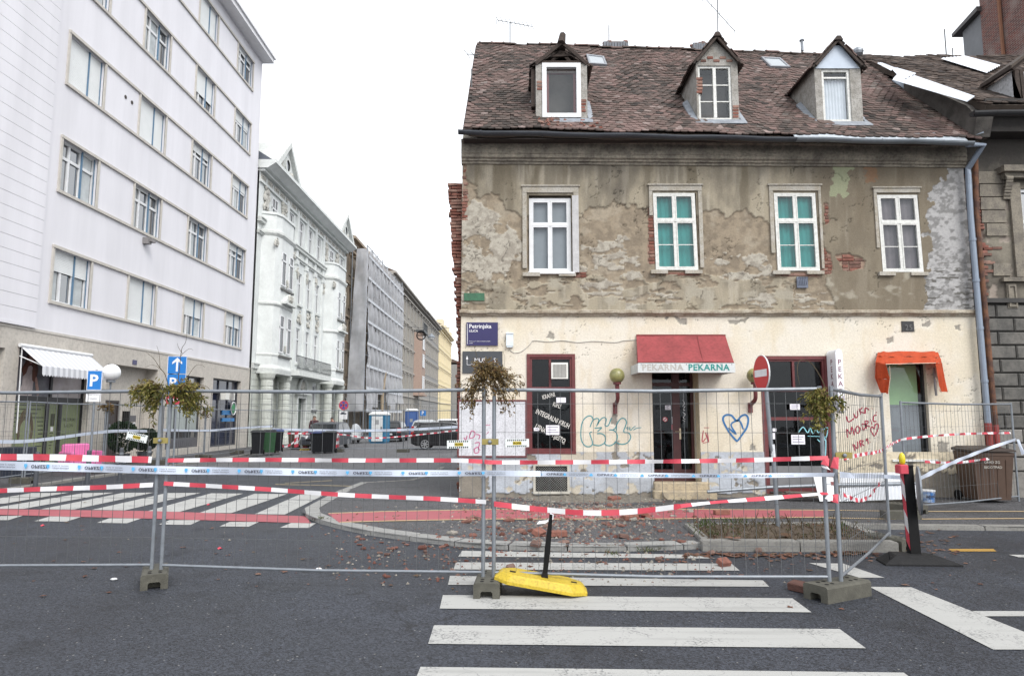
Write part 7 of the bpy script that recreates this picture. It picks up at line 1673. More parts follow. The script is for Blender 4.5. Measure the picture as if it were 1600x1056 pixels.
text_tape([fp(846,740,.034),fp(1000,742,.03),fp(1150,743,.03),fp(1310,741,.03)],(.055,.04),'narrow twisted end of the printed tape before the bakery',False,.52)
text_tape([PY(1312,741,P2.y-.04),r4(1340,743,.4),r4(1380,744,.95),PY(1412,746,9.4)],(.06,.05),'twisted white tape from the right posts to the striped beacon',False,1,False)
text_tape([PY(1436,748,9.4),PY(1490,722,P4.y-.8),PY(1540,702,P5.y-.6),PY(1588,686,P5.y-.05)],(.06,.06),'bundled white tape rising from the beacon to the far right post',False,1,False)
m=MB();a=PY(1588,686,P5.y-.08);m.add([a,a+Vector((.06,0,0)),a+Vector((.14,-.02,-.3)),a+Vector((.09,.01,-.32))],[(0,1,2,3)]);tag(mk('tape_end',m,tape_w),'loose white tape end fluttering at the far right fence post','tape')
# ------------------------------------------------------------------ mistletoe bunches
def leaf_mat(name,cols):
 m=ramp_mat(name,cols,.6,bump=.0,var=.2,ns=30);t=m.node_tree;b=t.nodes['Principled BSDF'];o=[n for n in t.nodes if n.type=='OUTPUT_MATERIAL'][0];tr=N(t,'ShaderNodeBsdfTranslucent');src=b.inputs['Base Color'].links[0].from_socket;t.links.new(src,tr.inputs[0]);ms=N(t,'ShaderNodeMixShader');ms.inputs[0].default_value=.3;t.links.new(b.outputs[0],ms.inputs[1]);t.links.new(tr.outputs[0],ms.inputs[2]);t.links.new(ms.outputs[0],o.inputs[0]);return m
green_l=leaf_mat('mistletoe_green',[(.06,.07,.014),(.12,.12,.026),(.20,.18,.045),(.30,.24,.08),(.10,.065,.025)])
brown_l=leaf_mat('mistletoe_brown',[(.06,.04,.02),(.13,.085,.03),(.21,.14,.05),(.28,.22,.11),(.17,.08,.028)])
twig_m=mat('mistletoe_twig',(.07,.05,.025),.85,.3,12)
def leaf(m,p,d,L,w,rnd):
 d=d.normalized();s=d.cross(Vector((random.uniform(-1,1),random.uniform(-1,1),random.uniform(-1,1)))).normalized();nrm=d.cross(s);m.ca=rnd;c=p+d*L*.5+nrm*L*.12;e=p+d*L
 m.add([p,c+s*w,e,c-s*w,c-nrm*w*.3],[(0,1,4),(1,2,4),(2,3,4),(3,0,4)])
def mistletoe(c,spread,n,label,mt,lobes,twigs=(),L=(.035,.07),droop=.5,lw=.009):
 o=thing('mistletoe_bunch',label,'mistletoe',c);lm_=MB();tm=MB()
 for(ox,oz,rx,rz,wgt)in lobes:
  k=int(n*wgt/6)
  for i in range(k):
   th=random.uniform(0,6.283);ph=math.acos(random.uniform(-1,1));r=random.uniform(.45,1.0)if random.random()<.75 else random.uniform(1.,1.35)
   q=c+Vector((ox+rx*r*math.sin(ph)*math.cos(th),.8*rx*r*math.sin(ph)*math.sin(th),oz+rz*r*math.cos(ph)-.04*r))
   st_=c+Vector((ox*random.uniform(.2,.8),0,oz*random.uniform(.1,.6)));P=curve([st_,st_.lerp(q,.5)+Vector((random.gauss(0,.02),random.gauss(0,.02),.035)),q-Vector((0,0,.02*droop))],4)
   m_=len(P);tm.tube(P,[.0042*(1-.7*j/m_)for j in range(m_)],3,False)
   for j in range(2,m_):
    t_=(P[j]-P[j-1]).normalized()
    for _ in range(random.choice((2,3,4))if j<m_-1 else 6):d=t_*.7+Vector((random.gauss(0,.75),random.gauss(0,.75),random.gauss(0,.6)-droop));leaf(lm_,P[j]+Vector((random.gauss(0,.012),random.gauss(0,.012),random.gauss(0,.01))),d,random.uniform(*L)*random.choice((.6,1,1,1.2)),random.uniform(.6,1.3)*lw,min(1,max(0,random.gauss(.3+.35*(q.z>c.z+oz),.28))))
 for pts,r0 in twigs:
  P=[PY(x,y,c.y-.02*i)for i,(x,y)in enumerate(pts)];P=curve(P,4);k=len(P);tm.tube(P,[r0*(1-.75*i/k)for i in range(k)],4)
 stuff(mk('leaves',lm_,mt,o));mk('twigs',tm,twig_m,o);return o
c=PY(262,610,P0.y-.02)
mistletoe(c,.3,720,'green mistletoe bunch on the left fence posts before the blue sign',green_l,[(-.27,.0,.17,.15,.42),(.2,.0,.20,.17,.36),(.32,-.1,.14,.14,.22),(.05,.03,.16,.08,.1),(-.16,-.17,.07,.1,.08)],
[([(262,600),(258,585),(248,572),(240,560),(228,550)],.005),([(250,575),(249,555),(245,540)],.003),([(278,598),(281,570),(284,545),(290,535),(292,520)],.005),([(283,555),(295,545),(302,547)],.003),([(285,552),(279,543),(277,536)],.003),([(255,580),(240,570),(226,574)],.003),([(292,590),(305,572),(315,570),(320,574)],.003),([(240,600),(230,590),(222,594)],.003),([(310,600),(325,605),(332,618)],.004)])
c=PY(762,592,P1.y-.02)
mistletoe(c,.3,760,'dry brown mistletoe bunch on the middle fence posts',brown_l,[(-.03,.13,.20,.15,.36),(-.1,-.03,.22,.16,.26),(.16,-.02,.19,.22,.3),(-.19,-.2,.09,.16,.12),(.2,-.24,.1,.15,.1)],
[([(752,590),(747,565),(742,545),(739,534)],.005),([(786,580),(789,560),(785,548)],.003),([(800,590),(815,585),(822,600)],.003),([(735,595),(724,596),(722,594)],.003)],L=(.025,.05),lw=.007)
c=PY(1281,622,P2.y-.02)
mistletoe(c,.3,480,'olive mistletoe bunch with a long arching twig on the right fence posts',green_l,[(-.02,.06,.15,.09,.4),(-.02,-.12,.14,.14,.5),(.26,-.02,.09,.05,.08)],
[([(1291,618),(1288,602),(1280,585),(1270,570),(1260,563),(1252,562),(1247,568),(1246,582),(1249,600)],.007),([(1290,612),(1310,610),(1322,606),(1332,614)],.003),([(1310,625),(1325,622),(1333,618)],.003)],L=(.03,.055),droop=.9)
# ------------------------------------------------------------------ toppled beacon base and striped beacon
yb=mat('yellow_plastic',(.50,.36,.025),.55,.15,6,dirt=.35,c2=None)
c=G(846,932);o=thing('beacon_base','yellow base plate lying tilted on the crossing with a black upright post','barrier base',c);M_=Matrix.Translation(Vector((0,.12,.11)))@Matrix.Rotation(R(9),4,'Y')@Matrix.Rotation(R(-3),4,'Z')
m=MB();Ln,Wd,H=.95,.42,.07
def ringp(z,ins):a,b=Ln/2-ins,Wd/2-ins*.5;return[(-a,-b*.45,z),(-a*.72,-b,z),(a*.68,-b,z),(a,-b*.45,z),(a,b*.45,z),(a*.68,b,z),(-a*.72,b,z),(-a,b*.45,z)]
m.rings([ringp(-.03,0),ringp(.0,0),ringp(H-.02,.05),ringp(H-.005,.075)]);m.xf(M_);mk('base_plate',m,yb,o,local=True)
m=MB()
for(x,y)in((-.24,-.2),(.28,-.2)):m.ball((x,y+.02,.03),.014,8,5)
m.box(-.33,-.27,-.06,.0,H-.012,H-.002);m.box(.3,.36,-.05,.0,H-.014,H-.003);m.xf(M_);mk('holes',m,black_m,o,local=True)
m=MB();a=PY(850,912,c.y+.1)-c;b=PY(861,803,c.y+.02)-c;d=(b-a).normalized()
m.tube([a-d*.02,a+d*.12],[.075,.035],4);m.tube([a+d*.1,a.lerp(b,.5),b],[.032,.04,.022],4);mk('post',m,black_m,o,local=True)
m=MB();m.add([b+Vector((0,0,0)),b+Vector((.02,0,-.04)),b+Vector((-.06,-.01,-.09)),b+Vector((-.15,.0,-.10)),b+Vector((-.12,.02,-.07)),b+Vector((-.04,.01,-.06))],[(0,1,2,5),(2,3,4,5)]);m.tube([b+Vector((-.01,-.02,.01)),b+Vector((.02,-.03,.0)),b+Vector((.015,-.03,-.05))],.008,4);mk('tape_scrap',m,whitetape,o,local=True)
c=G(1428,880);o=thing('striped_beacon','red and white striped beacon with yellow lamp on a black rubber foot','traffic beacon',c)
m=MB();wv_=Vector((1,-.12,0)).normalized()
m.rings([[(-.42,-.14,0),(.48,-.2,0),(.44,.14,0),(-.36,.2,0)],[(-.42,-.14,.02),(.48,-.2,.02),(.44,.14,.02),(-.36,.2,.02)],[(-.26,-.1,.12),(.24,-.13,.11),(.22,.1,.11),(-.22,.14,.12)]])
for k in range(5):m.box(-.34+.02*k,-.31+.02*k,-.1+.04*k,-.075+.04*k,.05,.1+.004*k)
mk('rubber_foot',m,mat('foot_rubber',(.014,.014,.015),.75,.25,9,bump=.3,spec=.25),o,local=True)
top=PY(1419,728,c.y)-c;bot=PY(1432,868,c.y)-c
m=MB();th=Vector((.062,.0,0));dp=Vector((0,.09,0));m.hexa([bot-th,bot+th,bot+th+dp,bot-th+dp,top-th,top+th,top+th+dp,top-th+dp]);mk('panel_edge',m,black_m,o,local=True)
m=MB();n=5
for k in range(n):
 m.cm=k%2;lo_,hi_=bot.lerp(top,.06+.9*k/n),bot.lerp(top,.06+.9*(k+1)/n);s=-th*1.05;off=Vector((0,0,.10));e=Vector((.0,-.002,0));q0,q1=s+dp*.06,s+dp*.94
 m.add([lo_+q0+e,lo_+q1+off+e,hi_+q1+off+e,hi_+q0+e],[(0,1,2,3)])
mk('stripes',m,[redtape,whitetape],o,local=True)
m=MB();m.tube([bot+dp*.4-Vector((0,0,.1)),bot+dp*.4+Vector((0,0,.05))],.035,8);mk('stem',m,black_m,o,local=True)
m=MB();dc=bot.lerp(top,.72)+th*2.0+dp*.5;ax=Vector((.9,-.43,0)).normalized();uu=Vector((0,0,1));vvv=ax.cross(uu)
m.rings([[dc+ax*t_+(uu*math.cos(k*math.pi/12)+vvv*math.sin(k*math.pi/12))*.30 for k in range(24)]for t_ in(0,.02)]);mk('round_sign_back',m,galv,o,local=True)
m=MB();lt=top+Vector((-.07,0,-.02));m.bbox(lt.x-.06,lt.x+.05,lt.y-.05,lt.y+.08,lt.z-.07,lt.z+.04,.012);mk('lamp_box',m,redtape,o,local=True);m=MB();m.lathe([(.022,.04),(.034,.07),(.038,.11),(.03,.16),(.012,.185)],lt-Vector((.0,0,0)),12);mk('lamp_lens',m,mat('amber_lens',(.62,.50,.02),.2,.08),o,local=True,smooth=True);m=MB();m.tube([top+Vector((-.03,0,.0)),top+Vector((.06,0,.0))],.015,6);mk('bracket',m,black_m,o,local=True)
# ------------------------------------------------------------------ traffic signs
def pole_sign(base,top,r=.03):m=MB();m.tube([base,top],r,10);return m
b=G(1216,822,.12);t=PY(1193,560,b.y-.02);o=thing('no_entry_sign','round red no entry sign on a bent leaning pole','traffic sign',b);k1=b.lerp(t,.42)+Vector((.02,0,0))
m=MB();m.tube([b-Vector((0,0,.1)),k1,b.lerp(t,.48),t],.032,10);mk('pole',m,galv,o)
m=MB();m.tube([k1-(t-b).normalized()*.1,k1+(t-b).normalized()*.16],.036,8);mk('pole_sticker',m,mat('sticker_white',(.6,.62,.65),.6,.2,20),o)
c=PY(1191,583,b.y-.06);ax=Vector((-.995,-.07,0)).normalized();ux=Vector((-ax.y,ax.x,0));rr=.285
def disc(m,r,off,th_=.012):m.rings([[c+ax*(off+s)+(ux*math.cos(k*math.pi/16)+F3*math.sin(k*math.pi/16))*r for k in range(32)]for s in(0,th_)])
m=MB();disc(m,rr,0,.02);mk('rim',m,mat('sign_rim',(.55,.55,.56),.5),o);m=MB();disc(m,rr-.012,.021,.003);mk('face',m,mat('sign_red',(.50,.012,.02),.4,.05),o)
m=MB();
pq=[c+ax*.026+ux*a_+F3*b_ for a_,b_ in((-.22,-.055),(.22,-.055),(.22,.055),(-.22,.055))];m.prism(pq,ax*.002);mk('bar',m,mat('sign_bar_white',(.70,.70,.72),.5),o)
signblue=mat('sign_blue_face',(.01,.17,.52),.4,.05)
def panel(o,c,w,h,rz,mt,nm='panel',back=True):
 ux=Vector((math.cos(rz),math.sin(rz),0));n=Vector((math.sin(rz),-math.cos(rz),0));m=MB()
 f=lambda x,y,d=0.:c+ux*x+F3*y+n*d
 m.hexa([f(-w/2,-h/2),f(w/2,-h/2),f(w/2,-h/2,.012),f(-w/2,-h/2,.012),f(-w/2,h/2),f(w/2,h/2),f(w/2,h/2,.012),f(-w/2,h/2,.012)]);mk(nm,m,mt,o);return f
KX=-11.9
p=PX(277,570,KX);b=Vector((KX,p.y,0));o=thing('one_way_sign','blue one way arrow sign above a blue parking panel on a pole','traffic sign',b);m=MB();m.tube([Vector((KX+.02,p.y+.06,0)),Vector((KX,p.y+.06,p.z+.3))],.035,8);mk('pole',m,galv,o)
f=panel(o,p+Vector((0,0,.0)),.66,.62,R(4),signblue,'arrow_panel');m=MB();m.prism([f(x,y,.014)for x,y in((-.035,-.24),(.035,-.24),(.035,.12),(.17,.02),(.17,.1),(0,.26),(-.17,.1),(-.17,.02),(-.035,.12))],(0,-.002,0));mk('arrow',m,wt,o)
f=panel(o,p-Vector((0,0,.70)),.66,.72,R(4),signblue,'parking_panel');q=MB();text(q,'P',.5,lambda u,v:f(u-.25,v-.1,.014),bold=.02);text(q,'1. ZONA',.13,lambda u,v:f(u-.28,v-.3,.014));mk('lettering',q,wt,o);m=MB();bars(m,lambda u,v,d:f(u,v,d),-.33,.33,-.36,1.01,.015,.0125,.0135);mk('rim',m,wt,o)
f=panel(o,p-Vector((0,0,1.24)),.62,.3,R(4),redtape,'red_panel');m=MB();m.prism([f(x,y,.014)for x,y in((-.25,-.04),(.25,-.04),(.25,.04),(-.25,.04))],(0,-.002,0));mk('white_bar',m,wt,o)
p=PX(148,594,KX);o=thing('parking_sign','blue parking sign with a small white text plate on a leaning pole','traffic sign',Vector((KX,p.y,0)));m=MB();m.tube([Vector((KX,p.y+.05,0)),p+Vector((0,.05,.3))],.032,8);mk('pole',m,galv,o);f=panel(o,p,.40,.56,R(6),signblue);q=MB();text(q,'P',.46,lambda u,v:f(u-.14,v-.16,.014),bold=.03);mk('lettering',q,wt,o);m=MB();bars(m,lambda u,v,d:f(u,v,d),-.2,.2,-.28,.28,.014,.0125,.0135);mk('rim',m,wt,o);f=panel(o,p-Vector((0,0,.46)),.40,.30,R(6),wt,'text_plate');q=MB();text(q,'Rezervirano',.065,lambda u,v:f(u-.17,v+.04,.014));text(q,'1 mjesto',.065,lambda u,v:f(u-.13,v-.08,.014));mk('plate_lettering',q,dki,o)
p=PX(537,633,-11.5);o=thing('no_stopping_sign','round blue and red no stopping sign with white plate beside the scaffold','traffic sign',Vector((-11.5,p.y,0)));m=MB();m.tube([Vector((-11.5,p.y+.05,0)),p+Vector((0,.05,.3))],.04,8);mk('pole',m,galv,o)
for(r_,d_,mt_,nm)in((.33,0,redtape,'rim'),(.25,.012,mat('purple_blue',(.06,.06,.30),.5),'face')):m=MB();m.lathe([(0,0),(r_,0),(r_,.012),(0,.012)],p-Vector((0,d_+.012,0)),20,'y');mk(nm,m,mt_,o)
m=MB()
for s in(-1,1):m.hexa([p+Vector((s*a_*.18+b_*.03,-.028+e,a_*.18-s*b_*.03))for a_,b_,e in((-1,-1,0),(1,-1,0),(1,1,0),(-1,1,0),(-1,-1,.004),(1,-1,.004),(1,1,.004),(-1,1,.004))])
mk('cross',m,redtape,o);f=panel(o,p-Vector((0,0,.68)),.55,.55,0,wt,'plate');m=MB();m.box(p.x-.2,p.x+.2,p.y-.018,p.y-.014,p.z-.62,p.z-.52);m.box(p.x-.14,p.x+.08,p.y-.018,p.y-.014,p.z-.54,p.z-.46);mk('tow_symbol',m,dki,o)
for(x,y,lab)in((661,645,'small blue parking sign far down the side street'),):p=PX(x,y,-11.6);o=thing('parking_sign',lab,'traffic sign',Vector((-11.6,p.y,0)));f=panel(o,p,.75,.75,0,signblue);q=MB();text(q,'P',.6,lambda u,v:f(u-.2,v-.2,.014),bold=.03);mk('lettering',q,wt,o);m=MB();m.tube([Vector((-11.6,p.y+.05,0)),p],.05,6);mk('pole',m,galv,o)
# ================================================================== left pavement things
SFx=-12.75
ys=[14.6,18.1,21.6,25.1,28.6]
labs=['wire fence along the far pavement, nearest the left picture edge','wire fence in front of the green salon panels','wire fence in front of the apartment entrance','wire fence in front of the frosted shopfront']
for i in range(4):fence_panel((SFx,ys[i]+.05),(SFx,ys[i+1]-.05),labs[i],.22,.22,False)
for i,l in enumerate(('concrete block under the far pavement fence left of the salon','concrete block under the far pavement fence by the parking sign','concrete block under the far pavement fence by the entrance','concrete block under the far pavement fence by the frosted shopfront')):fence_foot(Vector((SFx,ys[i+1],PZ)),R(80),l)
far=[(-12.75,28.65),(-12.6,31.6),(-12.0,34.6),(-8.75,34.7),(-5.45,34.6),(-2.3,34.2)]
labs=['wire fence in front of the dark blue shopfront','short wire fence beside the black bins','wire fence across the side street in front of the parked grey car','wire fence across the side street in front of the portable toilet','wire fence across the side street in front of the black car']
for i in range(5):fence_panel(far[i],far[i+1],labs[i],.14,.14,False)
for i,l in enumerate(('concrete block at the black bins','concrete block left of the parked grey car','concrete block right of the parked grey car','concrete block in the middle of the side street')):fence_foot(Vector((far[i+1][0],far[i+1][1],.1 if i==0 else 0.005)),R(85),l)
text_tape([(SFx+.04,16,1.25),(SFx+.04,18.1,1.15),(SFx+.04,21.6,1.32),(SFx+.04,24,1.28)],(.09,.09),'pale tape along the far pavement fence before the salon',True,1,False)
text_tape([(SFx+.04,25.1,1.3),(SFx+.04,28.6,1.2),(-12.6,31.6,1.25),(-12,34.5,1.3)],(.09,.09),'pale tape along the far pavement fence before the shopfronts',True,1,False)
text_tape([(-12,34.5,1.15),(-8.75,34.55,1.08),(-5.45,34.5,1.12),(-2.3,34.1,1.3)],(.12,.12),'white tape stretched across the side street fences',True,1,False)
rw_tape([(-12,34.5,.95),(-8.75,34.55,.9),(-7.2,34.5,.72),(-5.45,34.5,.8),(-2.3,34.1,1.15)],'red and white tape across the side street fences',.07,twist=.4)
rw_tape([(-12,34.4,.9),(-11.3,34.3,.3),(-10.6,34.2,.7)],'white looped tape hanging between the bins',.1)
for k,(c,lab)in enumerate(((Vector((SFx,21.6,2.05)),'small dry mistletoe bunch on the fence post by the apartment entrance'),(Vector((SFx,28.6,2.05)),'small dry mistletoe bunch on the fence post by the blue shopfront'))):mistletoe(c,.2,170 if k==0 else 100,lab,brown_l,[(0,.05,.2,.17,1)]if k==0 else[(0,-.1,.14,.2,1)],L=(.05,.09),lw=.016)
boll=mat('bollard_grey',(.055,.06,.07),.5,.1)
for(x,y,l)in((55,762,'dark steel bollard nearest the zebra crossing at far left'),(136,757,'dark steel bollard below the parking sign'),(187,750,'dark steel bollard before the pink armchair planters'),(231,745,'dark steel bollard left of the green mistletoe posts')):
 p=G(x,y,0);o=thing('bollard',l,'bollard',p,'bollards along the kerb');m=MB();m.lathe([(.055,0),(.055,.86),(.045,.9),(.01,.915)],(0,0,0),12);mk('post',m,boll,o,local=True);m=MB();m.lathe([(.058,.72),(.058,.78)],(0,0,0),12,cap=False);mk('reflective_band',m,galv,o,local=True)
 # pink armchair, planters, crate
c=PX(128,708,-13.9);c.z=PZ;pk=mat('pink_fabric',(.62,.16,.36),.8,.08,4);o=thing('pink_armchair','bright pink armchair standing outside the green salon','armchair',c,None,R(60))
m=MB();m.bbox(-.4,.4,-.4,.4,.12,.42,.04);mk('seat',m,pk,o,local=True);m=MB();m.bbox(-.42,.42,.3,.48,.3,.85,.05);mk('backrest',m,pk,o,local=True)
for s in(-1,1):m=MB();m.bbox(min(s*.38,s*.52),max(s*.38,s*.52),-.4,.4,.1,.62,.04);mk('armrest',m,pk,o,local=True)
for sx in(-.35,.35):
 for sy in(-.35,.4):m=MB();m.tube([(sx,sy,0),(sx,sy,.13)],.025,6);mk('leg',m,black_m,o,local=True)
hedge_l=leaf_mat('conifer_green',[(.012,.03,.012),(.02,.045,.018),(.035,.065,.025),(.015,.035,.02)])
for(x,y,r_,h,l)in((190,706,.48,1.15,'dark green potted shrub at the apartment entrance, left of the tilted plate'),(226,704,.45,.85,'dark green potted shrub behind the left fence posts')):
 c=PX(x,y,-14.2);c.z=PZ;o=thing('potted_shrub',l,'potted shrub',c,'potted shrubs at the entrance');m=MB();m.lathe([(.2,0),(.28,.35),(.3,.38),(.24,.38)],(0,0,0),12);mk('pot',m,boll,o,local=True);m=MB()
 for k in range(1300):
  th,ph=random.uniform(0,6.28),math.acos(random.uniform(-1,1));rr=random.uniform(.55,1)**.5;p=Vector((r_*rr*math.sin(ph)*math.cos(th),r_*rr*math.sin(ph)*math.sin(th),.38+h/2+h/2*rr*math.cos(ph)));leaf(m,p,Vector((math.cos(th),math.sin(th),.8)),.11,.045,random.random())
 stuff(mk('foliage',m,hedge_l,o,local=True));m=MB();m.tube([(0,0,.3),(0,0,.8)],.03,6);mk('stem',m,twig_m,o,local=True)
 # wheelie bins
def bin_(p,rz,body,lid,label,w=.58,d=.72,h=1.02,txt=None,group='wheelie bins'):
 o=thing('wheelie_bin',label,'wheelie bin',p,group,rz);m=MB();a,b=w/2*.8,d/2*.78
 m.rings([[(-a,-b,.06),(a,-b,.06),(a,b,.06),(-a,b,.06)],[(-w/2*.97,-d/2*.97,h-.12),(w/2*.97,-d/2*.97,h-.12),(w/2*.97,d/2,h-.12),(-w/2*.97,d/2,h-.12)],[(-w/2,-d/2,h-.115),(w/2,-d/2,h-.115),(w/2,d/2,h-.1),(-w/2,d/2,h-.1)],[(-w/2,-d/2,h-.06),(w/2,-d/2,h-.06),(w/2,d/2,h-.04),(-w/2,d/2,h-.04)]])
 for k in range(4):x=-.75*a+k*.5*a;m.hexa([(x-.012,-b-.01-.0,.12),(x+.012,-b-.01,.12),(x+.012,-b+.03,.12),(x-.012,-b+.03,.12),(x-.012,-d/2*.97-.008,h-.2),(x+.012,-d/2*.97-.008,h-.2),(x+.012,-d/2*.9,h-.2),(x-.012,-d/2*.9,h-.2)])
 mk('body',m,body,o,local=True);m=MB();m.rings([[(-w/2-.02,-d/2-.03,h-.04),(w/2+.02,-d/2-.03,h-.04),(w/2+.02,d/2+.02,h-.03),(-w/2-.02,d/2+.02,h-.03)],[(-w/2-.02,-d/2-.03,h-.01),(w/2+.02,-d/2-.03,h-.01),(w/2+.02,d/2+.02,h+.02),(-w/2-.02,d/2+.02,h+.02)],[(-w/2+.06,-d/2+.05,h+.02),(w/2-.06,-d/2+.05,h+.02),(w/2-.06,d/2-.05,h+.06),(-w/2+.06,d/2-.05,h+.06)]]);mk('lid',m,lid,o,local=True)
 m=MB();m.tube([(-w/2+.05,d/2+.06,h-.06),(w/2-.05,d/2+.06,h-.06)],.018,6);mk('handle',m,body,o,local=True)
 for s in(-1,1):m=MB();m.lathe([(.0,-.03),(.1,-.03),(.1,.03),(0,.03)],(s*(w/2-.02),d/2-.05,.1),12,'x');mk('wheel',m,black_m,o,local=True)
 if txt:q=MB();text(q,txt[0],.07,lambda u,v:(u-.2,-d/2*.98-.0-.012,h-.27+v),bold=.01);text(q,txt[1],.07,lambda u,v:(u-.2,-d/2*.97-.012+.006,h-.37+v),bold=.01);mk('lettering',q,mat('bin_print',(.40,.38,.34),.7),o,local=True)
 return o
bk=mat('black_bin',(.010,.011,.014),.6,.15,spec=.25);gn=mat('green_bin',(.02,.075,.03),.55,.15);bw=mat('brown_bin',(.065,.037,.024),.6,.15,5);bl_=mat('blue_lid',(.03,.05,.16),.5)
bin_(G(402,710,.1),R(20),bk,bk,'black wheelie bin at the left of the bin row by the ornate building');bin_(G(420,708,.1),R(20),gn,bk,'green wheelie bin squeezed between two black bins');bin_(G(432,706,.1),R(20),bk,bl_,'black wheelie bin with blue lid right of the green one');bin_(G(459,701,.0),R(10),bw,bw,'brown wheelie bin beside the parked grey car');bin_(G(496,708,.0),R(0),bk,bl_,'blue lidded black bin before the grey car, left one');bin_(G(514,708,0),R(0),bk,bk,'black bin before the grey car, right one')
p=PY(1541,780,14.3);p.z=PZ;bin_(p,R(-4),bw,mat('brown_lid',(.04,.028,.022),.6,.2),'large brown wheelie bin leaning against the house under the downpipes',.80,.72,1.06,('GRAD ZG','BIOOTPAD'))
m=MB();p=G(22,745,PZ);m.bbox(p.x-.4,p.x+.4,p.y-.3,p.y+.3,PZ,PZ+.85,.02);tag(mk('dark_crate',m,mat('navy_box',(.02,.025,.04),.5)),'dark blue box standing at the left end of the salon window','box')
# small striped posts among the bins
for(x,y,l)in((463,702,'small red and white post right of the brown bin'),(477,703,'small red and white post on a yellow foot'),(526,703,'small red and white post right of the black bins')):
 p=G(x,y,.0);o=thing('striped_post',l,'traffic post',p,'small striped posts');m=MB();n=5
 for k in range(n):m.cm=k%2;m.hexa([(-.11,-.02,.1+.17*k+(0)),(.11,-.02,.1+.17*k+.06),(.11,.02,.1+.17*k+.06),(-.11,.02,.1+.17*k),(-.11,-.02,.27+.17*k),(.11,-.02,.33+.17*k),(.11,.02,.33+.17*k),(-.11,.02,.27+.17*k)])
 mk('striped_panel',m,[redtape,whitetape],o,local=True);m=MB();m.rings([[(-.28,-.2,0),(.28,-.2,0),(.28,.2,0),(-.28,.2,0)],[(-.18,-.12,.12),(.18,-.12,.12),(.18,.12,.12),(-.18,.12,.12)]]);mk('base',m,yb if x==477 else black_m,o,local=True)
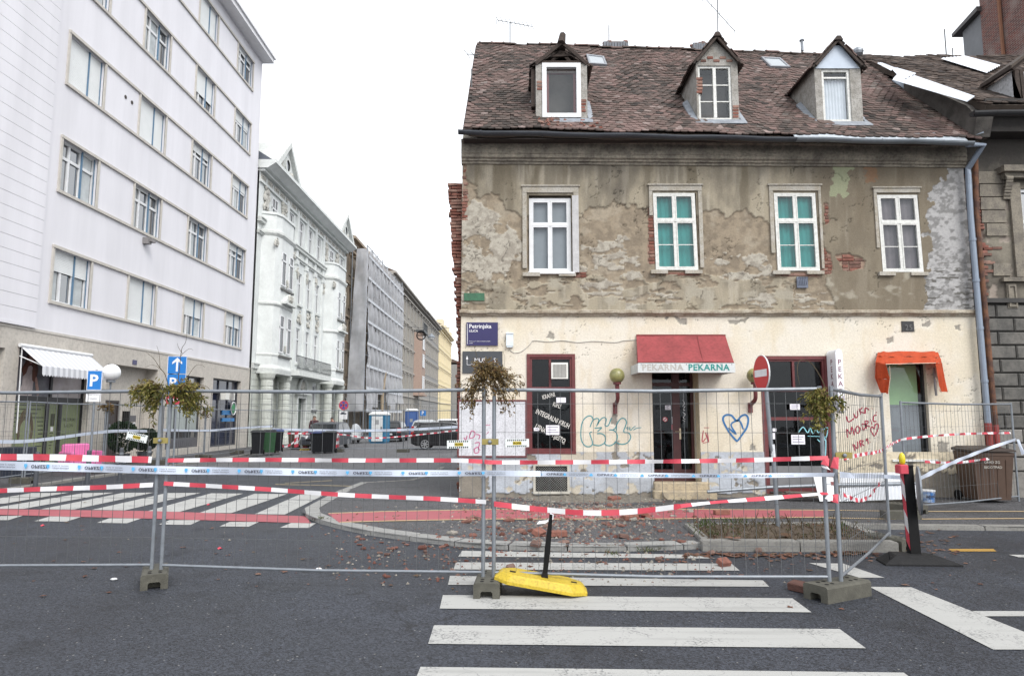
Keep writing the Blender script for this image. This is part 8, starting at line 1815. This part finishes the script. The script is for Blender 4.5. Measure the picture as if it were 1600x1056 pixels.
 # ------------------------------------------------------------------ cars
tyre=mat('tyre',(.018,.018,.018),.8);rim_m=mat('alloy',(.36,.37,.38),.35,metal=.6);carglass=mat('car_glass',(.012,.014,.016),.05,.1,spec=.8);lamp_r=mat('tail_red',(.35,.01,.012),.25);lamp_w=mat('head_lamp',(.55,.57,.58),.15)
def car(p,rz,paint_,label,L=4.0,Wc=1.72,H=1.48,van=False):
 o=thing('parked_car',label,'car',p,'cars parked in the side street',rz);k=L/4.0
 body=[(-1.98,.32),(-2.0,.6),(-1.97,.84),(-1.9,.95),(-.9,.97),(.4,.95),(1.05,.92),(1.6,.82),(1.9,.7),(2.0,.55),(1.97,.3),(1.68,.2),(1.0,.2),(-1.0,.2),(-1.7,.2)]
 m=MB();rs=[]
 for yf,ins in((-1,.10),(-.93,.03),(-.8,0),(.8,0),(.93,.03),(1,.10)):
  rs.append([(x*k*(1-ins*.5),yf*Wc/2,.55+(z-.55)*(1-ins))for x,z in body])
 m.rings(rs);mk('body',m,paint_,o,local=True,smooth=False)
 z1=H;cab=[(-1.88,.94),(-1.62,z1-.12),(-1.4,z1-.03),(-.4,z1),(.15,z1-.03),(.42,z1-.1),(1.12,.9)]if not van else[(-1.95,.94),(-1.93,z1-.08),(-1.8,z1),(.6,z1),(.9,z1-.1),(1.45,.9)]
 m=MB();hw=lambda z:Wc/2*(.97-.16*(z-.92)/(z1-.92));rs=[[(x*k,s*(hw(z)-(0 if abs(s)==1 else .0)),z)for x,z in cab]for s in(-1,-.86,.86,1)];rs[0]=[(x*k,-hw(z)+.0,z-(.03 if z>z1-.15 else 0))for x,z in cab];rs[-1]=[(x,-y,z)for x,y,z in rs[0]];m.rings(rs);mk('cabin',m,paint_,o,local=True)
 def inset(poly,f):
  cx=sum(q[0]for q in poly)/len(poly);cz_=sum(q[1]for q in poly)/len(poly);return[(cx+(x-cx)*f,cz_+(z-cz_)*f)for x,z in poly]
 xa,xb,xm=cab[0][0],cab[-1][0],-.35
 for s in(-1,1):
  for poly in([(-1.6,.98),(-1.45,z1-.14),(xm-.04,z1-.08),(xm-.04,.98)],[(xm+.04,.98),(xm+.04,z1-.08),(.3,z1-.14),(.92,.98)]):
   m=MB();m.poly([(x*k,s*(hw(z)+.006),z)for x,z in poly]);mk('side_window',m,carglass,o,local=True)
  for(x,nm)in((-1.22,'rear'),(1.25,'front')):
   m=MB();m.lathe([(.0,-.1),(.26,-.1),(.31,-.06),(.31,.09),(.26,.1),(0,.1)],(x*k,s*(Wc/2-.10),.31),18,'y');w=mk('wheel',m,tyre,o,local=True);m=MB();yy=s*(Wc/2+.003);m.lathe([(.0,0),(.06,0),(.06,s*.012),(0,s*.012)],(x*k,yy,.31),10,'y')
   for j in range(7):a=j*2*math.pi/7;d=Vector((math.cos(a),0,math.sin(a)));e=Vector((-d.z,0,d.x))*.03;c=Vector((x*k,yy,.31));m.prism([c+d*.04-e,c+d*.2-e*.8,c+d*.2+e*.8,c+d*.04+e],(0,s*.01,0))
   m.lathe([(.19,0),(.225,0),(.225,s*.012),(.19,s*.012)],(x*k,yy,.31),18,'y',False);mk('rim',m,rim_m,w,local=True)
  m=MB();m.hexa([(-2.005*k,s*(Wc/2-.28),.66),(-2.005*k,s*(Wc/2-.04),.66),(-1.80*k,s*(Wc/2+.004),.66),(-1.86*k,s*(Wc/2-.28),.66),(-1.99*k,s*(Wc/2-.26),.98),(-1.98*k,s*(Wc/2-.06),.98),(-1.80*k,s*(Wc/2-.012),.98),(-1.88*k,s*(Wc/2-.26),.98)]);mk('tail_light',m,lamp_r,o,local=True)
  m=MB();m.hexa([(1.9*k,s*(Wc/2-.42),.62),(1.99*k,s*(Wc/2-.36),.62),(1.82*k,s*(Wc/2-.02),.62),(1.7*k,s*(Wc/2-.05),.62),(1.85*k,s*(Wc/2-.42),.78),(1.93*k,s*(Wc/2-.36),.76),(1.76*k,s*(Wc/2-.05),.78),(1.66*k,s*(Wc/2-.06),.78)]);mk('headlight',m,lamp_w,o,local=True)
  m=MB();m.ball((.78*k,s*(Wc/2+.08),1.0),(.07,.1,.07),8,5);mk('mirror',m,paint_,o,local=True)
 a,b=cab[-1],cab[-2];m=MB();m.poly([((a[0]-.03)*k+.012,-hw(a[1])+.1,a[1]+.05),((a[0]-.03)*k+.012,hw(a[1])-.1,a[1]+.05),((b[0]+.04)*k+.012,hw(b[1])-.1,b[1]-.02),((b[0]+.04)*k+.012,-hw(b[1])+.1,b[1]-.02)]);mk('windscreen',m,carglass,o,local=True)
 a,b=cab[0],cab[1];m=MB();m.poly([(a[0]*k+.02,-hw(a[1])+.12,a[1]+.08),(a[0]*k+.02,hw(a[1])-.12,a[1]+.08),(b[0]*k-.04,hw(b[1])-.12,b[1]-.05),(b[0]*k-.04,-hw(b[1])+.12,b[1]-.05)]);mk('rear_window',m,carglass,o,local=True)
 m=MB();m.box(-2.01*k,-1.995*k,-.26,.26,.5,.61);mk('number_plate',m,wt,o,local=True);m=MB();m.box(1.985*k,2.005*k,-.26,.26,.38,.48);mk('number_plate',m,wt,o,local=True);m=MB();m.box(1.95*k,2.0*k,-.5,.5,.5,.6);mk('grille',m,black_m,o,local=True)
 return o
cp=lambda n,c:mat(n,c,.3,.03,spec=.3)
car(Vector((-3.45,38.0,0)),R(0),cp('car_black',(.012,.012,.014)),'black hatchback parked across the side street behind the fence',4.05)
car(Vector((-10.3,38.4,0)),R(-92),cp('car_dark_grey',(.045,.05,.06)),'dark grey car parked behind the black bins')
car(Vector((-8.6,50,0)),R(90),cp('car_blackish',(.015,.016,.02)),'dark car seen from behind, right of the portable toilet')
car(Vector((-7.2,58,0)),R(85),cp('car_silver',(.36,.38,.40)),'silver car in the middle of the row down the street',4.2)
car(Vector((-4.6,52,0)),R(88),cp('car_white',(.62,.63,.64)),'white car partly hidden by the house corner',4.3,1.8,1.6,True)
car(Vector((-6.0,70,0)),R(90),cp('car_navy',(.02,.03,.06)),'navy car far down the side street',4.2);car(Vector((-4.4,63,0)),R(90),cp('car_grey',(.2,.21,.22)),'grey car just behind the white one',4.2)
car(Vector((-8.3,66,0)),R(92),cp('car_pale',(.5,.52,.53)),'pale car far behind the portable toilet',4.2)
# portable toilets
def toilet(p,rz,side,front_,label,w=1.1,h=2.15):
 o=thing('portable_toilet',label,'portable toilet',p,'portable cabins',rz);m=MB();m.box(-w/2,w/2,-w/2,w/2,.1,h-.22);m.box(-w/2+.04,w/2-.04,-w/2+.04,w/2-.04,0,.1)
 for sx in(-1,1):
  for sy in(-1,1):m.tube([(sx*w/2,sy*w/2,.1),(sx*w/2,sy*w/2,h-.22)],.035,6)
 mk('cabin',m,side,o,local=True);m=MB();m.rings([[(-w/2-.05,-w/2-.05,h-.22),(w/2+.05,-w/2-.05,h-.22),(w/2+.05,w/2+.05,h-.22),(-w/2-.05,w/2+.05,h-.22)],[(-w/2-.05,-w/2-.05,h-.14),(w/2+.05,-w/2-.05,h-.14),(w/2+.05,w/2+.05,h-.14),(-w/2-.05,w/2+.05,h-.14)],[(-w/2+.15,-w/2+.15,h),(w/2-.15,-w/2+.15,h),(w/2-.15,w/2-.15,h),(-w/2+.15,w/2-.15,h)]]);mk('roof',m,mat('translucent_roof',(.66,.68,.68),.5),o,local=True)
 m=MB();m.box(-w/2+.16,w/2-.12,-w/2-.03,-w/2-.001,.14,h-.3);d=mk('door',m,front_,o,local=True);m=MB();m.box(.28,.34,-w/2-.06,-w/2-.031,.9,1.1);mk('latch',m,black_m,d,local=True);m=MB();m.box(-.12,.14,-w/2-.036,-w/2-.031,1.25,1.55);mk('notice',m,mat('toilet_notice',(.30,.31,.32),.7,.3,40),d,local=True)
toilet(Vector((-8.95,46.5,0)),R(-8),mat('toilet_blue',(.02,.14,.26),.5),mat('toilet_white',(.62,.64,.65),.5),'white and blue portable toilet standing in the side street',1.05,2.1)
toilet(Vector((-9.6,66,0)),R(0),mat('cabin_blue',(.03,.08,.24),.5),mat('cabin_blue2',(.05,.11,.30),.5),'blue portable cabin with white roof far down the street',1.1,2.5)
# covered scooter
o=thing('covered_scooter','scooter under a crumpled silver cover beside the portable toilet','scooter',(-10.4,46,0));m=MB();n=18;rs=[]
for z,a,b in((.25,.36,.95),(.5,.38,1.0),(.8,.34,.9),(1.0,.26,.7),(1.2,.2,.35),(1.3,.06,.12)):rs.append([(a*math.cos(t)*(1+.12*math.sin(t*5+z*9)),b*math.sin(t)*(1+.1*math.sin(t*7+z*4))-.25*(z>1),z)for t in[2*math.pi*k/n for k in range(n)]])
m.rings(rs);mk('cover',m,mat('silver_cover',(.42,.44,.46),.4,.2,6),o,local=True,smooth=True)
for y in(-.65,.65):m=MB();m.lathe([(.0,-.06),(.24,-.06),(.28,0),(.24,.06),(0,.06)],(0,y,.28),16,'x');mk('wheel',m,tyre,o,local=True)
# ------------------------------------------------------------------ two people behind the parked car
def person(p,rz,hgt,jacket,trousers,hair_c,label,bend=0.,arm=0):
 o=thing('person',label,'person',p,None,rz);s=hgt/1.75
 J=dict(pel=(0,0,.95),sp=(0,-.01-bend*.3,1.18),ch=(0,-.02-bend,1.38),nk=(0,-.03-bend*1.3,1.52),hd=(0,-.05-bend*1.5,1.62),ht=(0,-.045-bend*1.6,1.72))
 V=list(J.values());names=list(J.keys());E_=[(0,1),(1,2),(2,3),(3,4),(4,5)];Rd=[.15,.14,.165,.062,.098,.075]
 def ad_(v,r,par):V.append(v);Rd.append(r);E_.append((par,len(V)-1));return len(V)-1
 for sx in(-1,1):
  a=ad_((sx*.19,-.02-bend,1.43),.075,2)
  if arm and sx==arm:e=ad_((sx*.26,-.08-bend,1.18),.055,a);h=ad_((sx*.12,-.26-bend,1.22),.042,e);ad_((sx*.07,-.32-bend,1.25),.03,h)
  else:e=ad_((sx*.25,.0,1.16),.055,a);h=ad_((sx*.26,-.05,.92),.042,e);ad_((sx*.255,-.07,.83),.03,h)
  k=ad_((sx*.10,0,.86),.10,0);n_=ad_((sx*.11,-.03,.5),.07,k);f=ad_((sx*.11,.02,.09),.05,n_);ad_((sx*.125,-.14,.045),.04,f)
 me=bpy.data.meshes.new('body');me.from_pydata([tuple(c*s for c in v)for v in V],E_,[]);b=bpy.data.objects.new('body',me);COL.objects.link(b);sk=b.modifiers.new('s','SKIN');sk.use_smooth_shade=True;b.modifiers.new('u','SUBSURF').levels=2
 for i,r in enumerate(Rd):me.skin_vertices[0].data[i].radius=(r*s,r*s*(.72 if names[i:i+1]and names[i]in('sp','ch')else 1))
 me.skin_vertices[0].data[0].use_root=True
 bpy.context.view_layer.update();dg=bpy.context.evaluated_depsgraph_get();nm=bpy.data.meshes.new_from_object(b.evaluated_get(dg));bpy.data.objects.remove(b)
 skin=mat('skin',(.46,.27,.20),.6,.05);nm.materials.clear()
 for q in(jacket,trousers,skin,black_m):nm.materials.append(q)
 for q in nm.polygons:z=q.center.z/s;q.material_index=2 if z>1.50 or(z<.9 and abs(q.center.x)>.2*s and z>.7)else(0 if z>.86 else(3 if z<.09 else 1))
 ob_=bpy.data.objects.new('body',nm);COL.objects.link(ob_);ob_.parent=o
 hd=Vector(J['hd'])*s;m=MB();m.ball(hd+Vector((0,.018,.045))*s,(.098*s,.105*s,.095*s),14,9);m.v=[(x,y,max(z,hd.z+(.035 if y<hd.y-.02 else-.04)*s))for x,y,z in m.v];mk('hair',m,mat('hair_'+label[:5],hair_c,.7,.3,40),o,local=True,smooth=True)
 m=MB();m.ball(hd+Vector((0,-.098,.0))*s,(.014*s,.022*s,.026*s),8,6);mk('nose',m,skin,o,local=True,smooth=True)
 for sx in(-1,1):m=MB();m.ball(hd+Vector((sx*.036,-.086,.022))*s,.011*s,6,4);mk('eye',m,dki,o,local=True);m=MB();m.ball(hd+Vector((sx*.098,.0,.0))*s,(.012*s,.022*s,.032*s),7,5);mk('ear',m,skin,o,local=True,smooth=True)
 m=MB();m.box(hd.x-.028*s,hd.x+.028*s,hd.y-.095*s,hd.y-.08*s,hd.z-.05*s,hd.z-.042*s);mk('mouth',m,mat('lips',(.25,.08,.07),.6),o,local=True)
person(PX(490,690,-11.4)*1,R(25),1.76,mat('jacket_maroon_black',(.035,.02,.024),.8,c2=(.10,.02,.03),ns=5),mat('trousers_dark',(.03,.03,.035),.8),(.12,.10,.08),'person in a dark jacket with short greying hair behind the parked car',.0,1)
person(PX(519,688,-11.0)*1,R(-20),1.66,mat('jacket_black_red',(.03,.02,.022),.8,c2=(.22,.02,.03),ns=4),mat('trousers_dark',(.03,.03,.035),.8),(.03,.02,.018),'dark haired person in a dark red jacket behind the parked car',.03,0)
for o in bpy.data.objects:
 if o.get('category')=='person':o.location.z=PZ
 # ------------------------------------------------------------------ things dumped at the foot of the wall, right
b0=PY(1276,748,14.35);b1=PY(1312,782,14.0);o=thing('leaning_board','white board with printed symbols leaning under the blade sign','board',(b1.x,14.1,PZ));m=MB();q0,q1,q2,q3=PY(1271,744,14.5),PY(1306,746,14.5),PY(1314,783,14.05),PY(1281,783,14.05);m.prism([q0,q1,q2,q3],(0,.02,.005));mk('panel',m,mat('board_white',(.60,.61,.62),.6,.06,5,dirt=.15),o)
m=MB()
for(x,y,w_,h)in((1284,752,5,5),(1296,751,6,6),(1300,758,5,5),(1291,773,6,4)):
 a=lambda u,v:q0.lerp(q1,u).lerp(q3.lerp(q2,u),v);u0_=(x-1271)/35;v0_=(y-744)/39;m.poly([a(u0_,v0_)-Vector((0,.006,0)),a(u0_+w_/35,v0_)-Vector((0,.006,0)),a(u0_+w_/35,v0_+h/39)-Vector((0,.006,0)),a(u0_,v0_+h/39)-Vector((0,.006,0))])
mk('symbols',m,mat('board_ink',(.16,.05,.05),.7),o)
def ribbed(pts,label,n=40):
 A,B,C_,E_=[Vector(p)for p in pts];m=MB();rs=[]
 for i in range(n+1):t=i/n;w=Vector((0,-.018 if i%2 else 0,0));rs.append((A.lerp(B,t)+w,E_.lerp(C_,t)+w))
 for a,b in zip(rs[:-1],rs[1:]):m.add([a[0],b[0],b[1],a[1]],[(0,1,2,3)])
 tag(mk('ribbed_sheet',m,mat('ribbed_white',(.52,.54,.57),.5,.06,3)),label,'metal sheet','ribbed sheets at the wall')
ribbed([PY(1312,739,14.75),PY(1420,737,14.75),PY(1424,757,14.5),PY(1312,759,14.5)],'upper white ribbed sheet propped against the wall behind the fence');ribbed([PY(1312,760,14.45),PY(1432,757,14.45),PY(1432,779,14.1),PY(1314,783,14.1)],'lower white ribbed sheet propped against the wall behind the fence')
m=MB();m.tube([PY(1105,768,14.3),PY(1200,761,14.35),PY(1310,757,14.4),PY(1430,755,14.45)],.035,8);tag(mk('loose_pipe',m,galv),'long grey pipe lying slanted in front of the wide shop window','pipe')
m=MB()
for k,(x,y,x1,y1)in enumerate(((1200,776,1228,773),(1205,780,1262,778),(1228,770,1275,771),(1240,776,1280,775))):m=MB();a,b=PY(x,y,14.5-.1*k),PY(x1,y1,14.5-.1*k);m.hexa([a+Vector(v)for v in((0,0,0),(0,.1,0),(0,.1,.03),(0,0,.03))]+[b+Vector(v)for v in((0,0,0),(0,.1,0),(0,.1,.03),(0,0,.03))]);tag(mk('broken_plank',m,mat('grey_plank',(.14,.12,.10),.9,.3,9)),['short broken plank below the wide shop window, left end','longest broken plank below the wide shop window','broken plank lying nearest the window sill','broken plank beside the white board'][k],'plank','broken planks')
a=PY(1440,765,14.2);b=PY(1461,784,14.2);b.z=PZ;o=thing('paint_bucket','blue and white paint bucket standing by the wall behind the beacon','bucket',((a.x+b.x)/2,14.2,PZ));w_=(b.x-a.x)/2;h=a.z-PZ;m=MB();m.lathe([(w_*.86,0),(w_*.97,h*.9)],(0,0,0),20);mk('tub',m,mat('bucket_blue',(.03,.13,.36),.4,c2=(.5,.55,.6),ns=6),o,local=True);m=MB();m.lathe([(w_*1.02,h*.88),(w_*1.04,h),(w_*.9,h*1.01)],(0,0,0),20);mk('lid',m,white_p,o,local=True);q=MB();text(q,'apol',.10,lambda u,v:(u-.1,-math.sqrt(max(.0001,(w_*.96)**2-(u-.1)**2))-.006,h*.4+v),bold=.02);mk('lettering',q,dki,o,local=True)
m=MB();p0=G(1385,812,.06);m.box(p0.x,p0.x+.6,p0.y,p0.y+.2,.02,.2);tag(mk('kerb_block',m,foot_m),'single dark kerb block lying behind the turned fence','kerb block')
# ------------------------------------------------------------------ rubble
def frag(L,rnd,mt):
 m=MB();m.ca=rnd;q=lambda:random.uniform(.65,1.15)
 a,b,h=L/2,L/2*random.uniform(.5,.9),L*random.uniform(.28,.5)
 lo_=[(-a*q(),-b*q(),0),(a*q(),-b*q(),0),(a*q(),b*q(),0),(-a*q(),b*q(),0)];mi=[(x*1.06,y*1.05,h*.55*q())for x,y,z in lo_];hi_=[(x*.8*q(),y*.78*q(),h*q())for x,y,z in lo_];m.rings([lo_,mi,hi_])
 me=bpy.data.meshes.new('brick_fragment');me.from_pydata(m.v,[],m.f);me.materials.append(mt);at=me.attributes.new('rnd','FLOAT','FACE');at.data.foreach_set('value',m.a);return me
rub_m=ramp_mat('brick_rubble',[(.105,.045,.035),(.15,.065,.05),(.19,.095,.075),(.18,.12,.10),(.12,.07,.058)],.9,bump=.7,bs=60);pls_m=ramp_mat('plaster_rubble',[(.15,.135,.115),(.21,.195,.17),(.27,.25,.22),(.13,.115,.10)],.95,bump=.6,bs=60)
fv=[frag(1,(k+.5)/12,rub_m)for k in range(12)];pv_=[frag(1,(k+.5)/6,pls_m)for k in range(6)]
def gz(x,y):
 p=G(x,y,PZ);
 on=inpoly(np.array([p.x]),np.array([p.y]),[(v.x,v.y)for v in outline])[0]
 return(p if on else G(x,y,.004))
def scatter(n,fn,sizes,meshes,label,cat,group,name):
 for k in range(n):
  x,y=fn();p=gz(x,y);s=random.choice(sizes)*random.uniform(.7,1.25);o=inst(name,random.choice(meshes),p,(random.uniform(-.2,.2),random.uniform(-.2,.2),random.uniform(0,6.3)),(s,s,s*random.uniform(.6,1.1)));tag(o,label,cat,group)
def heap():
 while True:
  x,y=random.gauss(915,90),random.triangular(781,862,800)
  if 690<x<1130:return x,y
scatter(150,heap,(.05,.07,.09,.13),fv,'broken red brick piece in the rubble strewn below the bakery wall','brick piece','brick pieces in front of the bakery','brick_fragment')
scatter(42,lambda:(random.uniform(545,800),random.triangular(800,905,845)),(.05,.07,.10),fv,'red brick crumb scattered on the pavement corner left of the middle posts','brick piece','brick crumbs left of the middle posts','brick_fragment')
scatter(30,lambda:(random.uniform(1000,1440),random.triangular(795,880,850)),(.06,.08,.10),fv,'red brick piece lying around the planting bed','brick piece','brick pieces around the planting bed','brick_fragment')
scatter(60,lambda:(random.gauss(890,70),random.triangular(779,850,785)),(.06,.09,.12),pv_,'pale lump of fallen plaster in the rubble below the bakery wall','plaster lump','plaster lumps in the rubble','plaster_lump')
full=brick_mesh(.27,.075,.13,.35,.012,'fallen_brick');full2=brick_mesh(.27,.075,.13,.99,.012,'fallen_brick')
for(x,y,rz,rx,l)in((872,838,.1,0,'whole fallen brick lying right behind the black post'),(842,836,1.2,.5,'tilted fallen brick left of the black post'),(960,782,.6,.2,'fallen brick near the foot of the wall left of the steps'),(1003,808,2.2,.6,'fallen brick tipped on edge beside the red lane'),(985,812,.4,.1,'fallen brick lying flat on the red lane'),(1128,804,0.1,0,'brownish whole brick on the far edge of the planting bed'),(1131,884,.5,.5,'pale broken brick on the zebra stripe'),(1255,924,-.9,.12,'dark brick beside the sideways concrete block'),(695,655,0,0,'')):
 if not l:continue
 p=gz(x,y);o=inst('fallen_brick',full if x!=1255 else full2,p+Vector((0,0,.045)),(rx,0,rz),(.55,.8,.9)if x==1131 else(1,1,1));tag(o,l,'brick')
m=MB()
for k in range(4600):
 if k<3100:
  x,y=random.gauss(890,95),776+abs(random.gauss(0,32))
  if x<700:x=random.uniform(760,1000)
 elif k<4000:x,y=random.uniform(520,1150),random.uniform(790,905)
 else:x,y=random.gauss(850,230),random.uniform(830,915)
 p=gz(x,y);s=random.choice((.008,.012,.018,.028))*random.uniform(.6,1.4)*(.7 if k>4000 else 1);red=random.random()<(.38 if k<3100 else .6);m.ca=random.random();m.cm=0 if red else 1;a=random.uniform(0,6.3);ca,sa=math.cos(a)*s,math.sin(a)*s
 m.add([p+Vector((ca,sa,0)),p+Vector((-sa,ca,0)),p+Vector((-ca*.8,-sa,0)),p+Vector((sa,-ca*.9,0)),p+Vector((ca*.2,sa*.1,s*random.uniform(.5,1.1)))],[(0,1,4),(1,2,4),(2,3,4),(3,0,4)])
o=mk('rubble_crumbs',m,[rub_m,pls_m],org=(0,12,0));o['label']='brick and plaster crumbs scattered over pavement and road';o['category']='rubble';stuff(o)
# dust of plaster on the pavement: a low drift against the wall
m=MB();vv=[];nx,ny=60,10
for j in range(ny+1):
 for i in range(nx+1):
  x=.05+3.4*i/nx;y=14.97-1.1*j/ny;e=math.sin(math.pi*i/nx)*(1-j/ny);vv.append((x+random.uniform(-.02,.02),y,PZ-.012+.085*e*random.uniform(.5,1.2)))
m.add(vv,[(j*(nx+1)+i,j*(nx+1)+i+1,(j+1)*(nx+1)+i+1,(j+1)*(nx+1)+i)for j in range(ny)for i in range(nx)]);m.ca=None
o=mk('plaster_dust',m,mat('plaster_dust',(.16,.145,.12),.95,.35,14,bump=1.,bs=35),org=(1.5,14.5,0));o['label']='drift of grey plaster dust along the foot of the bakery wall';o['category']='dust';stuff(o)
# ------------------------------------------------------------------ fallen leaves, bed shrubs
dry=leaf_mat('fallen_leaf',[(.12,.055,.035),(.19,.09,.06),(.25,.15,.11),(.10,.05,.035),(.17,.12,.07)])
m=MB()
def dleaf(x,y,s,z=None):
 p=gz(x,y)if z is None else G(x,y,z);a=random.uniform(0,6.3);n=9;m.ca=random.random();pts=[]
 for i in range(n):t=2*math.pi*i/n;r=s*(1 if i%2 else .55)*random.uniform(.8,1.2);pts.append(p+Vector((r*math.cos(t+a),r*math.sin(t+a),random.uniform(.004,.35*s))))
 c=p+Vector((0,0,.2*s));m.add(pts+[c],[(i,(i+1)%n,n)for i in range(n)])
for k in range(130):dleaf(random.uniform(1070,1300),865+abs(random.gauss(0,3.2)),random.uniform(.03,.065))
for k in range(80):dleaf(random.gauss(1335,22),random.gauss(860,4),random.uniform(.04,.08))
for k in range(120):dleaf(random.uniform(1300,1500),random.uniform(830,880),random.uniform(.025,.05))
for k in range(170):dleaf(random.uniform(20,1560),random.triangular(770,960,850),random.uniform(.018,.05))
o=mk('fallen_leaves',m,dry,org=(2,9,0));o['label']='dry brown leaves in the gutter and scattered on the road';o['category']='leaves';stuff(o)
big=[]
for(x,y,l)in((1228,838,'big curled reddish leaf standing in the planting bed'),(1148,843,'pale flat dry leaf at the front edge of the planting bed'),(1308,833,'dry leaf at the right end of the planting bed')):
 m=MB();dleaf(x,y,.12,.14);tag(mk('dry_leaf',m,dry),l,'leaf')
for(x,y,l,s)in((341,858,'small scrap of bright red paper on the road right of the left posts',.045),(324,789,'scrap of red paper on the far zebra crossing',.05),(64,822,'red scrap on the road near the left picture edge',.045)):
 p=G(x,y,.003);m=MB();m.add([p,p+Vector((s,.0,.02)),p+Vector((s*.9,s,.005)),p+Vector((.1*s,s*.8,.03)),p+Vector((-s*.5,.4*s,.015))],[(0,1,2,3),(0,3,4)]);tag(mk('paper_scrap',m,redtape),l,'litter')
for(x,y,l)in((178,906,'crumpled white paper on the road left of the lone concrete block'),(498,890,'small white litter on the road under the fence rail')):p=G(x,y,.003);m=MB();m.ball(p+Vector((0,0,.012)),(.04,.03,.015),7,4);tag(mk('litter',m,white_p),l,'litter')
tw=MB();lv=MB()
for k in range(230):
 s_,t_=random.uniform(.03,.97),random.uniform(.06,.94);p=(bed_fl*(1-s_)+bed_fr*s_)*(1-t_)+(bed_bl*(1-s_)+bed_br*s_)*t_;p.z=.10;h=random.uniform(.05,.25)*(.6+.6*math.sin(s_*9+t_*5)**2);q=p+Vector((random.gauss(0,.07),random.gauss(0,.07),h));md=p.lerp(q,.5)+Vector((random.gauss(0,.02),random.gauss(0,.02),0));tw.tube([p,md,q],[.007,.005,.002],3,False);e=md+Vector((random.gauss(0,.06),random.gauss(0,.06),h*.4));tw.tube([md,e],[.003,.0015],3,False)
 if random.random()<.35:
  for _ in range(3):leaf(lv,q.lerp(md,random.random()),Vector((random.gauss(0,1),random.gauss(0,1),.4)),random.uniform(.02,.045),.009,random.random())
stuff(mk('shrub_twigs',tw,twig_m,bed));
for(cx,cy)in((2.85,10.6),(2.75,9.9),(3.5,10.9),(4.9,10.4),(3.0,10.8)):
 for k in range(18):leaf(lv,Vector((cx+random.gauss(0,.08),cy+random.gauss(0,.06),.12)),Vector((random.gauss(0,.6),random.gauss(0,.6),1)),random.uniform(.08,.18),.008,.2)
stuff(mk('shrub_leaves',lv,leaf_mat('bed_green',[(.03,.05,.012),(.06,.09,.02),(.09,.10,.03),(.08,.06,.03)]),bed))
m=MB()
for k in range(500):s_,t_=random.uniform(.02,.98),random.uniform(.04,.96);p=(bed_fl*(1-s_)+bed_fr*s_)*(1-t_)+(bed_bl*(1-s_)+bed_br*s_)*t_;leaf(m,p+Vector((0,0,.13)),Vector((random.gauss(0,1),random.gauss(0,1),.1)),random.uniform(.03,.08),.014,random.random())
stuff(mk('bed_litter',m,leaf_mat('bed_dry',[(.10,.075,.05),(.16,.13,.09),(.07,.05,.035),(.2,.10,.06)]),bed))
# weeds along the kerb at the crossing
m=MB()
for(x,y,n)in((1030,858,60),(1010,861,40),(1105,852,40),(955,866,30),(500,812,25),(1060,783,20)):
 for k in range(n):leaf(m,gz(x+random.gauss(0,7),y+random.gauss(0,1.5)),Vector((random.gauss(0,.7),random.gauss(0,.7),1)),random.uniform(.03,.10),.006,random.random())
o=mk('kerb_weeds',m,MT['bed_green'],org=(1,10,0));o['label']='small green weeds growing along the kerb joints';o['category']='weeds';stuff(o)
